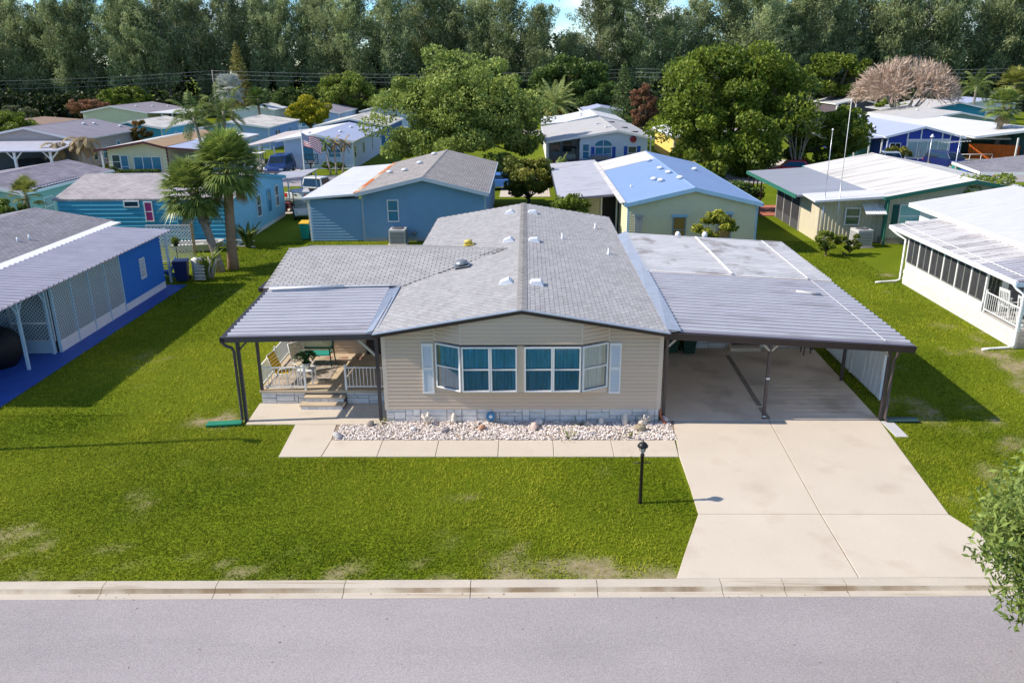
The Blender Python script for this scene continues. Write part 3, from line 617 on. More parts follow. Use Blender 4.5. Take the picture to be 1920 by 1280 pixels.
for x, y, z, lb in ((6.6, 12.6, 2.8, 'white pipe cap poking up behind the carport roof edge'), (7.75, 12.62, 2.78, 'white finial knob just behind the carport roof edge')):
    tag(MB().lathe([(.07, -2.75), (.07, .05), (.11, .06), (.12, .2), (.06, .3), (.0, .31)], n=10).build('vent_pipe', white, loc=(x, y, z)), lb, 'pipe')
# utility room at the back of the carport
ur = empty('utility_room', (0, 0, 0), label='tan utility room with white stone base at the back of the carport', cat='shed')
MB().box(6.15, 6.45, 0, 10.5, 11.9, 2.45).build('wall', tan, ur)
for a, b, sd_ in ((6.15, 7.55, 5), (8.65, 10.5, 6)):
    k = MB().box(a, 6.425, 0, b, 6.449, .42).build('skirting', mortar, ur); ashlar(k, a, b, .01, .42, 6.425, seed=sd_)
MB().box(7.65, 6.40, .05, 8.55, 6.448, 2.15).build('door', mat('dark_door', (.05, .035, .03)), ur)
MB().box(7.5, 6.0, .0, 8.6, 6.39, .16).build('step', conc_old, ur)
# lattice fence panel right of the carport
def lattice(parent, u0, u1, z0, z1, org, rz, m, sp=.1, w=.035, name='lattice', frame=.05, th=.012):
    b = MB(); H = z1-z0; Lw = u1-u0
    for sg in (1, -1):
        k = -H
        while k < Lw+H:
            # line u = k + sg*z
            if sg == 1: a0, a1 = max(0, k), min(Lw, k+H); za, zb = a0-k, a1-k
            else: a0, a1 = max(0, k-H), min(Lw, k); za, zb = k-a0, k-a1
            if a1-a0 > .03: b.beam((u0+a0, .006*sg, z0+za), (u0+a1, .006*sg, z0+zb), th*.8, w)
            k += sp*1.4142
    if frame:
        for q in ((u0, z0, u1, z0), (u0, z1, u1, z1), (u0, z0, u0, z1), (u1, z0, u1, z1)): b.beam((q[0], 0, q[1]), (q[2], 0, q[3]), .03, frame)
    return b.build(name, m, parent, (org[0], org[1], 0), (0, 0, rz))
lf = empty('lattice_fence', label='white lattice fence along the carport\'s outer side', cat='fence')
for a, b in ((1.6, 4.0), (4.0, 6.5)): lattice(lf, a+.03, b-.03, .04, 1.6, (11.06, 0), R(90), white, sp=.058, w=.03)
for y in (1.6, 4.0, 6.5): MB().box(11.02, y-.03, 0, 11.1, y+.03, 1.62).build('post', white, lf)
for x, y, c, lb in ((5.35, 5.95, (.02, .07, .05), 'dark green wheeled bin nearer the house wall under the carport'), (5.95, 5.85, (.012, .05, .035), 'darker green wheeled bin in the carport beside the stone base')):
    e = empty('wheeled_bin', (x, y, .03), label=lb, cat='bin', group='bins under the carport')
    bm_ = mat('bin_%d' % int(c[0]*1000), c, .5, var=.05); MB().hexa([(-.2, -.22, .06), (.2, -.22, .06), (.2, .2, .06), (-.2, .2, .06), (-.27, -.3, .95), (.27, -.3, .95), (.27, .28, .95), (-.27, .28, .95)]).build('body', bm_, e, bevel=.02)
    MB().hexa([(-.29, -.33, .952), (.29, -.33, .952), (.29, .3, .952), (-.29, .3, .952), (-.26, -.3, 1.0), (.26, -.3, 1.0), (.26, .29, 1.04), (-.26, .29, 1.04)]).build('lid', bm_, e, bevel=.01)
    for s in (-1, 1): MB().tube([(s*.24, .22, .11), (s*.29, .22, .11)], .11, 12).build('wheel', rubber, e)
e = empty('plant_stand', (10.1, 5.75, .03), label='small black metal stand at the back corner of the carport', cat='stand')
for a in range(3): MB().beam((math.cos(a*2.1)*.2, math.sin(a*2.1)*.2, 0), (math.cos(a*2.1)*.12, math.sin(a*2.1)*.12, .6), .025, .025).build('leg', black, e)
MB().lathe([(.2, .6), (.2, .63), (.0, .63)], n=14).build('top', black, e)

# ------------------------------------------------------------------ porch
po = empty('porch', label='raised front porch deck with white stone base, steps and white railings', cat='porch')
deck_m = mat('porch_floor', (.52, .42, .30), .85, var=.1, vs=2, fine=.06, bs=40)
dk = MB().box(-8.08, 1.31, .0, -4.05, 4.64, .40, 1); dk.box(-8.12, 1.26, .40, -4.05, 4.64, .47, 0); dk = dk.build('deck', [deck_m, mortar], po)
ashlar(dk, -8.08, -6.72, .03, .40, 1.305, seed=9); ashlar(dk, -5.43, -4.06, .03, .40, 1.305, seed=12)
for z, y0, y1, xa, xb in ((.17, .80, 1.09, -6.78, -5.42), (.325, 1.05, 1.3, -6.70, -5.44)):
    s = MB().box(xa+.03, y0+.03, .0 if z < .2 else .17, xb-.03, y1+.25 if z < .2 else 1.3, z-.035, 1); s.box(xa, y0, z-.035, xb, y1+.02, z+.012, 0); so = s.build('step', [deck_m, mortar], po)
    zb = .03 if z < .2 else .185; n = 5; du = (xb-xa-.08)/n
    for i in range(n): MB().box(xa+.04+i*du+.006, y0+.012, zb, xa+.04+(i+1)*du-.006, y0+.032, z-.04).build('stone', stone_m, so)
def railing(parent, a, b, z0, h=.74, sp=.105, m=None, posts=(1, 1), name='railing'):
    m = m or white; a = Vector((*a, 0)); b = Vector((*b, 0)); d = b-a; Ln = d.length; d.normalize()
    r = empty(name, parent=parent)
    for z in (.12, h): MB().beam(a+zz*(z0+z), b+zz*(z0+z), .04, .035).build('rail', m, r)
    n = int(Ln/sp); me = MB().box(-.01, -.01, .12, .01, .01, h-.015).mesh('picket', m)
    for i in range(1, n): q = a+d*(Ln*i/n); link('picket', me, r, (q.x, q.y, z0))
    for q, on in ((a, posts[0]), (b, posts[1])):
        if on: MB().box(q.x-.03, q.y-.03, z0, q.x+.03, q.y+.03, z0+h+.1).build('post', m, r)
    return r
railing(po, (-7.95, 1.33), (-6.69, 1.33), .47, posts=(0, 1)); railing(po, (-5.43, 1.33), (-4.10, 1.33), .47, posts=(1, 0)); railing(po, (-8.08, 1.42), (-8.08, 3.0), .47, posts=(0, 1)); railing(po, (-8.08, 3.03), (-8.08, 4.5), .47, posts=(0, 0))
pav = mat('porch_paver', (.50, .42, .33), .9, var=.08, vs=3, rnd=.14); redp = mat('red_paver', (.38, .2, .16), .9, var=.1, rnd=.1)
for i in range(7):
    for j, (y0, y1) in enumerate(((1.45, 2.2), (2.2, 2.95), (2.95, 3.7))):
        x0 = -8.0+i*.5
        if i < 2: MB().box(x0+.012, y0+.012, .471, x0+.488, y1-.012, .476).build('paver', pav, dk)
for i in range(6): MB().box(-7.0+i*.26, 4.08+.03*(i % 2), .471, -6.78+i*.26, 4.3, .480).build('paver', redp if i % 2 else pav, dk)
rug = MB(); nx_ = 24
rug.box(-7.05, 2.05, .4735, -6.15, 3.95, .483); tag(rug.build('outdoor_rug', mat('woven_rug', (.40, .35, .30), .95, var=.2, vs=12, col2=(.26, .22, .18), c2s=6, c2lo=.48, c2hi=.56, bump=.3)), 'woven taupe rug in the middle of the porch deck', 'rug')
# glider bench
gb = empty('glider_bench', (-6.95, 3.6, .47), label='dark green glider bench with a lattice back against the porch wall', cat='bench')
gf_ = mat('green_metal', (.012, .05, .035), .4); gs = mat('teal_vinyl', (.03, .3, .25), .5, var=.06)
lattice(gb, -.54, .54, .5, 1.0, (0, .3), 0, mat('cream_lattice', (.5, .47, .3), .6), sp=.09, w=.03, name='back_lattice', frame=0)
f = MB()
for q in ((-.56, .48, .56, .48), (-.56, 1.02, .56, 1.02), (-.56, .48, -.56, 1.02), (.56, .48, .56, 1.02)): f.beam((q[0], .3, q[1]), (q[2], .3, q[3]), .05, .07)
f.build('back_frame', gf_, gb); MB().box(-.54, -.2, .36, .54, .26, .41).build('seat', gs, gb, bevel=.02)
for s in (-1, 1):
    for y in (-.22, .26): MB().beam((s*.6, y*1.25, 0), (s*.56, y, .62), .035, .035).build('leg', gf_, gb)
    MB().beam((s*.58, -.28, .62), (s*.58, .32, .64), .06, .04).build('armrest', gf_, gb); MB().beam((s*.56, .26, .5), (s*.56, .3, .7), .04, .04).build('bracket', gf_, gb)
def lawn_chair(loc, rz, c, label):
    e = empty('lawn_chair', loc, rz, label, 'chair'); web = mat('webbing_%s' % c[3], c[:3], .7, var=.08)
    fr = MB()
    for s in (-1, 1): fr.tube([(s*.27, -.25, 0), (s*.27, -.22, .40), (s*.27, .22, .36)], .015, 6); fr.tube([(s*.27, .34, 0), (s*.27, .0, .55), (s*.27, -.25, .58)], .015, 6); fr.tube([(s*.25, .2, .36), (s*.25, .42, .95)], .015, 6)
    fr.tube([(-.25, .42, .95), (.25, .42, .95)], .015, 6); fr.build('frame', white, e)
    for i in range(5): MB().box(-.25, -.2+i*.085, .385-.006*i, .25, -.13+i*.085, .395-.006*i).build('seat_strap', web, e)
    for i in range(6): a, b = i/6, (i+.85)/6; MB().hexa([(-.25, .2+.22*a, .38+.57*a), (.25, .2+.22*a, .38+.57*a), (.25, .2+.22*b, .38+.57*b), (-.25, .2+.22*b, .38+.57*b), (-.25, .19+.22*a, .385+.57*a), (.25, .19+.22*a, .385+.57*a), (.25, .19+.22*b, .385+.57*b), (-.25, .19+.22*b, .385+.57*b)]).build('back_strap', web, e)
    return e
lawn_chair((-7.5, 1.95, .478), R(80), (.78, .48, .015, 'y'), 'yellow webbed lawn chair on the porch beside the fern table')
lawn_chair((-7.15, 2.75, .478), R(40), (.62, .55, .42, 'w'), 'cream webbed chair half hidden behind the porch fern')
tb = empty('plant_table', (-6.78, 1.95, .478), label='small white slatted table with a glass top on the porch', cat='table')
for x, y in ((-.2, -.2), (.2, -.2), (.2, .2), (-.2, .2)): MB().box(x-.02, y-.02, 0, x+.02, y+.02, .45).build('leg', white, tb)
for i in range(5): MB().box(-.26, -.25+i*.105, .45, .26, -.16+i*.105, .475).build('slat', white, tb)

# ------------------------------------------------------------------ neighbouring homes
wpane = mat('window_pane', (.03, .06, .08), .08, var=.1, vs=2, spec=.8); wpane_b = mat('window_pane_blue', (.05, .22, .34), .12, var=.1, vs=2, spec=.6); wpane_l = mat('window_pane_pale', (.3, .42, .45), .15, var=.1, spec=.6); wpane_a = mat('window_pane_amber', (.28, .17, .05), .2, var=.2, vs=3)
screen_m = mat('porch_screen', (.045, .045, .05), .6, var=.2, vs=3)
def lapwall(mb, a, b, z0, z1, planes=(), lap=.2, mi=0, out=None, d=.042):
    """lapped siding strips on the wall from a to b (outside on the right-hand side of a->b seen from above is -normal)"""
    a = Vector((*a, 0)); b = Vector((*b, 0)); u = (b-a); Ln = u.length; u.normalize(); n = Vector((u.y, -u.x, 0)); z = z0
    while z < z1-.005:
        h = min(lap, z1-z); pl = clip([(0, z), (Ln, z), (Ln, z+h), (0, z+h)], planes)
        if len(pl) >= 3:
            vs = [a+u*q[0]+n*(d*(1-(q[1]-z)/lap))+zz*q[1] for q in pl]; mb.add(vs, [tuple(range(len(vs)))], mi)
            bb = [q for q in pl if abs(q[1]-z) < 1e-6]
            if len(bb) == 2:
                p, q = sorted(bb); mb.add([a+u*p[0]+zz*z, a+u*q[0]+zz*z, a+u*q[0]+n*d+zz*z, a+u*p[0]+n*d+zz*z], [(0, 1, 2, 3)], mi)
        z += lap
def ribwall(mb, a, b, z0, z1, w=.22, mi=0):
    a = Vector((*a, 0)); b = Vector((*b, 0)); u = (b-a); Ln = u.length; u.normalize(); n = Vector((u.y, -u.x, 0)); k = max(1, round(Ln/w)); w = Ln/k
    for i in range(k):
        s0 = a+u*(i*w); pts = [(0, 0), (w*.55, 0), (w*.65, .025), (w*.9, .025), (w, 0)]
        for p, q in zip(pts, pts[1:]):
            A = s0+u*p[0]+n*p[1]; B = s0+u*q[0]+n*q[1]; mb.add([A+zz*z0, B+zz*z0, B+zz*z1, A+zz*z1], [(0, 1, 2, 3)], mi)
def window(parent, org, rz, w, z0, h, pane=None, frame=None, split='h', trimw=.06, name='window', hood=None, shut=None):
    e = empty(name, (org[0], org[1], 0), rz, parent=parent); f = MB(); t_ = trimw
    for a, b in ((0, t_), (w-t_, w)): f.box(a, -.06, z0, b, .0, z0+h)
    for a, b in ((z0, z0+t_), (z0+h-t_, z0+h)): f.box(t_, -.06, a, w-t_, .0, b)
    if 'h' in split: f.box(t_, -.05, z0+h/2-.025, w-t_, -.005, z0+h/2+.025)
    nv = split.count('v')
    for k in range(1, nv+1): f.box(w*k/(nv+1)-.03, -.055, z0+t_, w*k/(nv+1)+.03, -.003, z0+h-t_)
    f.build('frame', frame or white, e); MB().box(t_, -.03, z0+t_, w-t_, -.02, z0+h-t_).build('pane', pane or wpane, e)
    if hood: MB().box(-.08, -.14, z0+h+.01, w+.08, 0, z0+h+.12).build('hood', hood, e)
    if shut:
        for x in (-.38, w+.04): MB().box(x, -.05, z0, x+.34, -.005, z0+h).build('shutter', shut, e)
    return e
def ac_unit(x, y, rz, label, w=.75, h=.8):
    e = empty('air_conditioner', (x, y, 0), rz, label, 'air conditioner'); g = mat('ac_casing', (.52, .52, .52), .5, var=.05); dk_ = mat('ac_grille', (.12, .12, .13), .5, var=.1)
    MB().box(-w/2-.08, -w/2-.08, 0, w/2+.08, w/2+.08, .06).build('pad', concrete, e); MB().box(-w/2, -w/2, .06, w/2, w/2, .06+h).build('casing', g, e, bevel=.02)
    m_ = MB()
    for s in range(4):
        c, q = math.cos(s*math.pi/2), math.sin(s*math.pi/2)
        for i in range(9):
            z = .14+i*h*.09; m_.hexa([(c*u-q*v, q*u+c*v, zz_) for zz_ in (z, z+.03) for u, v in ((-w/2+.06, -w/2-.012), (w/2-.06, -w/2-.012), (w/2-.06, -w/2-.002), (-w/2+.06, -w/2-.002))])
    m_.build('grille', dk_, e); MB().lathe([(w*.38, 0), (w*.38, .03), (w*.3, .035), (0, .035)], n=18).build('fan_guard', dk_, e, (0, 0, .06+h))
    return e
def gable(name, label, x0, xr, x1, y0, y1, z0, zr, z1, wm, rm, trim=None, wx0=None, wx1=None, lap=.2, wins=(), rz=0, loc=(0, 0, 0), base=.0, oh=.3, corner=None, rm2=None, vents=(), gut=True, ribs=False, skirt=None):
    """home with its ridge along local y: eaves (x0,z0), (x1,z1), ridge (xr,zr); walls wx0..wx1"""
    trim = trim or white; e = empty(name, loc, rz, label, 'house'); wx0 = x0+.25 if wx0 is None else wx0; wx1 = x1-.25 if wx1 is None else wx1
    sl, sr = (zr-z0)/(xr-x0), (zr-z1)/(x1-xr); zt = lambda x: zr-(xr-x)*sl if x < xr else zr-(x-xr)*sr
    ya, yb = y0+oh, y1-oh; w = MB(); T = .1
    planes = [(zr-T-(xr-wx0)*sl, sl), (zr-T+(xr-wx0)*sr, -sr)]
    lapwall(w, (wx0, ya), (wx1, ya), base, zr, planes, lap) if not ribs else ribwall(w, (wx0, ya), (wx1, ya), base, min(zt(wx0), zt(wx1))-T)
    if ribs:
        w.add([(wx0, ya, zt(wx0)-T-.02), (wx1, ya, zt(wx1)-T-.02)]+([(xr, ya, zr-T)] if wx0 < xr < wx1 else [])+[(wx0, ya, zt(wx0)-T)], [tuple(range(4 if wx0 < xr < wx1 else 3))])
    lapwall(w, (wx1, ya), (wx1, yb), base, zt(wx1)-T, (), lap) if not ribs else ribwall(w, (wx1, ya), (wx1, yb), base, zt(wx1)-T)
    lapwall(w, (wx0, yb), (wx0, ya), base, zt(wx0)-T, (), lap) if not ribs else ribwall(w, (wx0, yb), (wx0, ya), base, zt(wx0)-T)
    w.add([(wx0, yb, base), (wx1, yb, base), (wx1, yb, zt(wx1)-T), (xr, yb, zr-T), (wx0, yb, zt(wx0)-T)], [(0, 1, 2, 3, 4)])
    w.add([(wx0+.01, ya+.02, base), (wx1-.01, ya+.02, base), (wx1-.01, ya+.02, zt(wx1)-T), (wx0+.01, ya+.02, zt(wx0)-T)], [(0, 1, 2, 3)])
    w.build('wall', wm, e)
    if skirt: MB().box(wx0+.005, ya-.012, -.02, wx1-.005, yb, base).build('skirting', skirt, e)
    for x in (wx0, wx1): MB().box(x-.06, ya-.03, base, x+.06, ya+.08, zt(x)-T).build('corner_trim', corner or trim, e)
    r = MB()
    r.profile([(x0, z0), (xr, zr), (xr, zr-T), (x0, z0-T)], 'y', y0, y1); r.profile([(xr, zr), (x1, z1), (x1, z1-T), (xr, zr-T)], 'y', y0, y1, 1 if rm2 else 0)
    ro = r.build('roof', [rm, rm2] if rm2 else rm, e)
    for a, za, b, zb in ((x0, z0, xr, zr), (xr, zr, x1, z1)):
        q = []
        for dz in (-.2, .012): q += [(a, y0-.03, za+dz), (b, y0-.03, zb+dz), (b, y0-.002, zb+dz), (a, y0-.002, za+dz)]
        MB().hexa(q).build('fascia', trim, ro)
    for x, z, s in ((x0, z0, -1), (x1, z1, 1)) if gut else (): MB().box(min(x+s*.002, x+s*.05), y0, z-.16, max(x+s*.002, x+s*.05), y1, z-.0).build('gutter', trim, ro)
    rcap = MB().profile([(xr-.14, zr-.14*sl+.004), (xr, zr+.03), (xr+.14, zr-.14*sr+.004), (xr, zr+.002)], 'y', y0, y1).build('ridge_cap', rm if rm2 is None else rm, ro)
    for x, y in vents:
        MB().lathe([(.17, -.05), (.17, .06), (.22, .07), (.2, .14), (.1, .2), (0, .21)], n=12).build('roof_vent', vent_m, ro, (x, y, zt(x)))
    for wd in wins:
        fc, u, zb_, w_, h_ = wd[:5]; kw = wd[5] if len(wd) > 5 else {}
        if fc == 'f': window(e, (u, ya-.02), 0, w_, zb_, h_, **kw)
        elif fc == 'r': window(e, (wx1+.02, u), R(90), w_, zb_, h_, **kw)
        else: window(e, (wx0-.02, u), R(-90), w_, zb_, h_, **kw)
    return e
def pan_sheet(parent, x0, x1, y0, y1, z0, z1, w=.3, m=None, name='pan_roof', rh=.045):
    """ribbed metal roof seen from afar: one sheet, ribs along x"""
    n = round((y1-y0)/w); w = (y1-y0)/n; b = MB(); pf = []
    for i in range(n): y = y0+i*w; pf += [(y, 0), (y+w*.7, 0), (y+w*.76, rh), (y+w*.94, rh)]
    pf.append((y1, 0)); k = len(pf)
    for i in range(k-1): b.add([(x0, pf[i][0], z0+pf[i][1]), (x1, pf[i][0], z1+pf[i][1]), (x1, pf[i+1][0], z1+pf[i+1][1]), (x0, pf[i+1][0], z0+pf[i+1][1])], [(0, 1, 2, 3)], 0 if i % 4 == 0 else 1)
    b.hexa([(x0, y0, z0-.12), (x1, y0, z1-.12), (x1, y1, z1-.12), (x0, y1, z0-.12), (x0, y0, z0-.004), (x1, y0, z1-.004), (x1, y1, z1-.004), (x0, y1, z0-.004)])
    return b.build(name, [m or pan_m, rib_m], parent)
C = lambda n, c, **k: mat(n, c, k.pop('rough', .6), var=k.pop('var', .05), **k)
blue_w = C('royal_blue_wall', (.02, .15, .50)); blue_floor = C('blue_painted_concrete', (.03, .09, .36), var=.1, fine=.04, bs=40); ltblue = C('pale_blue_trim', (.42, .58, .68))
shing_g = shinglemat('shingle_grey', (.34, .32, .31)); shing_b = shinglemat('shingle_blue_grey', (.26, .255, .285)); shing_x = shinglemat('shingle_grey_x', (.40, .37, .38), swap=False)
roof_wh = mat('white_roof', (.60, .59, .57), .75, spec=.15, var=.06, vs=.6, col2=(.36, .33, .30), c2s=.5, c2lo=.52, c2hi=.75, c2st=(.35, 3, 1)); roof_cl = mat('clean_white_roof', (.62, .63, .65), .75, var=.04, vs=.5); roof_lav = mat('lavender_white_roof', (.40, .45, .62), .5, var=.05, vs=.6)
roof_bl = mat('light_blue_roof', (.21, .32, .54), .7, var=.04, vs=.7); roof_tan = mat('tan_roof', (.42, .29, .17), .9, var=.1, vs=1, fine=.08, bs=20); roof_br = mat('brown_roof', (.27, .19, .14), .9, var=.12, vs=1)
roof_gr = mat('grey_roof', (.44, .44, .44), .85, var=.07, vs=.8); roof_pu = mat('mauve_grey_roof', (.27, .25, .29), .85, var=.16, vs=.7, st=(.4, 2, 1)); roof_dirty = mat('dirty_white_roof', (.60, .58, .53), .7, var=.1, vs=.8, col2=(.3, .28, .25), c2s=.6, c2lo=.5, c2hi=.7)

# --- blue home on the left with the lattice screened side porch
n1 = empty('blue_house', label='royal blue home at left with lattice screened porch and ribbed porch roof', cat='house')
b = MB().profile([(-27.6, 2.8), (-23.8, 3.5), (-20.0, 2.85), (-20, 2.72), (-23.8, 3.38), (-27.6, 2.68)], 'y', -1, 17.3).build('roof', shing_b, n1)
MB().profile([(-20.06, 2.86), (-19.55, 2.82), (-19.55, 2.74), (-20.06, 2.74)], 'y', -1, 17.0).build('trim_strip', white, b)
MB().box(-27.4, -.8, 0, -20.2, 17.0, 2.75).build('wall', blue_w, n1)
nn = empty('side_porch_roof', parent=n1); pan_roof(nn, -19.6, -16.62, .8, 15.75, 2.80, 2.64, 0, .335, [pan_m, mat('dull_rib', (.52, .51, .58), .45, var=.12, vs=1.2)])
for x, y in ((-21.2, 11.4), (-21.0, 11.9)): MB().lathe([(.05, -.05), (.05, .18), (0, .181)], n=8).build('vent_pipe', vent_m, b, (x, y, 3.05))
MB().box(-.2, -.25, -.02, .2, .25, .12).build('roof_vent', vent_m, b, (-21.6, 8.9, 3.14), (0, .17, 0))
sw = MB(); lapwall(sw, (-17, 11.22), (-17, 15.2), .36, 2.55, lap=.16); lapwall(sw, (-17, 15.2), (-20, 15.2), .36, 2.55, lap=.16); sw.add([(-17.02, 15.18, 0), (-20, 15.18, 0), (-20, 15.18, 2.6), (-17.02, 15.18, 2.6)], [(0, 1, 2, 3)]); sw.build('porch_wall', blue_w, n1)
MB().box(-17.06, 11.2, 0, -16.985, 15.2, .36).build('white_base', white_wall, n1)
for a, b_ in ((6.1, 8.65), (8.65, 11.2)): MB().box(-17.05, a+.01, 0, -16.99, b_-.01, .46).build('kneewall_panel', white_wall, n1)
latm = C('pale_blue_lattice', (.50, .57, .60)); 
for i in range(4):
    a = 6.1+i*1.275; lattice(n1, a+.03, a+1.245, .48, 2.5, (-17.02, 0), R(90), latm, sp=.10, w=.04, name='lattice', frame=0)
    MB().box(-17.07, a-.03, 0, -16.97, a+.03, 2.62).build('post', ltblue, n1)
MB().box(-17.07, 11.17, 0, -16.97, 11.24, 2.62).build('post', ltblue, n1)
MB().box(-17.6, 6.1, 0, -17.55, 11.2, 2.5).build('screen', mat('porch_shade', (.05, .055, .06), .9, var=.1), n1)  # dark sheet standing for the shaded interior behind the lattice
lattice(n1, 12.92, 13.4, 1.02, 1.9, (-16.965, 0), R(90), white, sp=.07, w=.028, name='lattice_vent', frame=.04)
# recessed door bay and free posts
lattice(n1, -18.6, -17.1, .5, 2.4, (0, 6.0), 0, latm, sp=.1, w=.04, name='lattice', frame=.05); MB().box(-19.9, 6.12, 0, -17.1, 6.18, 2.6).build('screen', MATS['porch_shade'], n1)  # second dark sheet gives the interior shade behind the recessed lattice
lattice(n1, -19.9, -18.65, .1, 2.4, (0, 6.0), 0, latm, sp=.1, w=.04, name='lattice', frame=.05)
MB().box(-18.6, 5.96, 0, -17.15, 6.05, .48).build('door_panel', ltblue, n1); MB().box(-18.6, 5.94, 1.15, -17.15, 6.0, 1.21).build('door_rail', white, n1)
for y in (4.3, 5.9):
    MB().box(-17.22, y-.045, 0, -17.13, y+.045, 2.6).build('post', ltblue, n1)
    for s in (-1, 1): MB().beam((-17.17, y+s*.04, 2.05), (-17.17, y+s*.42, 2.58), .05, .05).build('brace', ltblue, n1)
MB().beam((-17.17, .9, 2.6), (-17.17, 15.7, 2.6), .06, .1).build('beam', ltblue, n1)
f_ = MB().box(-40, -2, -.05, -16.19, 15.65, .03).build('side_path', blue_floor); tag(f_, 'blue painted concrete path beside the blue home', 'path', kind='structure')
tag(MB().lathe([(.5, 0), (.75, .35), (.8, .8), (.6, 1.2), (.25, 1.4), (0, 1.42)], n=18).build('covered_grill', mat('black_cover', (.01, .01, .012), .6, var=.2, vs=4), loc=(-18.4, 4.7, .03)), 'round object under a black cover beneath the blue home\'s porch roof', 'cover')
# patio behind it
e = empty('patio_lattice', label='white lattice screen panel behind the blue home', cat='lattice'); lattice(e, -20.0, -17.6, .05, 2.0, (0, 20.4), 0, white, sp=.13, w=.04, name='lattice', frame=.06); MB().box(-17.62, 20.36, 0, -17.5, 20.46, 2.15).build('post', C('weathered_wood', (.35, .26, .15)), e)
pp_ = MB().box(-17.2, 16.15, 0, -17.1, 16.25, 2.66).build('patio_post', ltblue, n1)
def adirondack(loc, rz, m, label):
    e = empty('patio_chair', loc, rz, label, 'chair')
    for i in range(5): MB().hexa([(-.27+i*.11, .2, .3), (-.18+i*.11, .2, .3), (-.18+i*.11, .5, 1.0-.04*abs(i-2)), (-.27+i*.11, .5, 1.0-.04*abs(i-2)), (-.27+i*.11, .22, .29), (-.18+i*.11, .22, .29), (-.18+i*.11, .53, .99-.04*abs(i-2)), (-.27+i*.11, .53, .99-.04*abs(i-2))]).build('back_slat', m, e)
    for i in range(5): MB().box(-.27, -.35+i*.115, .4-.02*i, .27, -.25+i*.115, .42-.02*i).build('seat_slat', m, e)
    for s in (-1, 1):
        MB().box(s*.33-.05, -.42, .58, s*.33+.05, .35, .605).build('armrest', m, e)
        MB().box(s*.32-.03, -.38, 0, s*.32+.03, -.3, .58).build('leg', m, e); MB().beam((s*.3, -.3, .38), (s*.3, .5, .03), .04, .1).build('leg', m, e)
    return e
adirondack((-17.7, 17.0, .03), R(-60), C('blue_plastic', (.02, .12, .4)), 'blue slatted patio chair behind the blue home')
e = empty('wheeled_bin', (-16.65, 16.4, .03), R(10), 'navy blue wheeled bin with a folded lid behind the blue home', 'bin'); nav = C('navy_plastic', (.012, .025, .10), rough=.45)
MB().hexa([(-.25, -.25, .05), (.25, -.25, .05), (.25, .22, .05), (-.25, .22, .05), (-.33, -.35, 1.0), (.33, -.35, 1.0), (.33, .3, 1.0), (-.33, .3, 1.0)]).build('body', nav, e, bevel=.02); MB().box(-.35, -.37, 1.0, .35, .32, 1.05).build('lid', nav, e, bevel=.015)
for s in (-1, 1): MB().tube([(s*.26, .24, .1), (s*.32, .24, .1)], .1, 12).build('wheel', rubber, e)
tag(MB().lathe([(.3, 0), (.3, 1.0), (.27, 1.05), (0, 1.06)], n=4).build('storage_box', white, loc=(-16.05, 16.9, 0), rot=(0, 0, R(45))), 'white plastic cabinet beside the navy bin', 'cabinet')
e = empty('slatted_stand', (-15.75, 16.3, 0), label='low pale slatted stand next to the staghorn planter', cat='stand')
for i in range(5): MB().box(-.25, -.02, .1+i*.16, .25, .02, .19+i*.16).build('slat', C('pale_wood', (.5, .52, .5)), e)

# --- teal home (ridge left to right)
teal_w = C('teal_siding', (.055, .35, .50)); teal_l = C('pale_teal_siding', (.22, .50, .62))
n2 = gable('teal_house', 'teal lapped home with light grey shingle roof behind the two cabbage palms', 24.25, 28.3, 34.6, 16.5, 27.0, 2.80, 3.72, 2.75, teal_l, shing_x, C('teal_trim', (.05, .30, .42)), rz=R(90), loc=(0, 0, 0), wx0=24.36, gut=False, lap=.24, base=.25, skirt=white_wall, oh=.2, wins=[('f', 28.4, .95, .85, 1.35, dict(pane=wpane)), ('f', 30.6, .85, .8, 1.5, dict(pane=wpane_b, frame=teal_l, split='')), ('f', 32.3, .95, .8, 1.4, dict(pane=wpane))])
# front long wall carries the broad lapped boards
w = MB(); lapwall(w, (-26.75, 24.31), (-16.72, 24.31), .25, 2.66, lap=.24, d=.07); w.build('long_wall', teal_w, n2, rot=(0, 0, R(-90)))
for nm, args in (('window', (-22.9, .9, 2.32, .38, wpane, '')), ('window', (-21.75, .5, 1.5, 1.15, C('magenta_blind', (.45, .05, .2)), 'h')), ('window', (-19.95, .9, .95, .72, wpane_b, ''))):
    u, w_, zb_, h_, pn, sp_ = args; q = window(n2, (u, 24.25), 0, w_, zb_, h_, pane=pn, split=sp_, frame=teal_l if u > -20 else white); q.matrix_parent_inverse = n2.matrix_basis.inverted()
n2.children  # keep
for o in list(n2.children):
    if o.name.startswith('long_wall'): o.matrix_parent_inverse = Matrix.Identity(4)
MB().lathe([(.07, -.1), (.07, .25), (.0, .26)], n=8).build('vent_pipe', vent_m, n2, (27.0, 20.7, 3.4))
MB().box(-.3, -.2, 0, .3, .2, .12).build('roof_vent', vent_m, n2, (27.6, 18.0, 3.55))

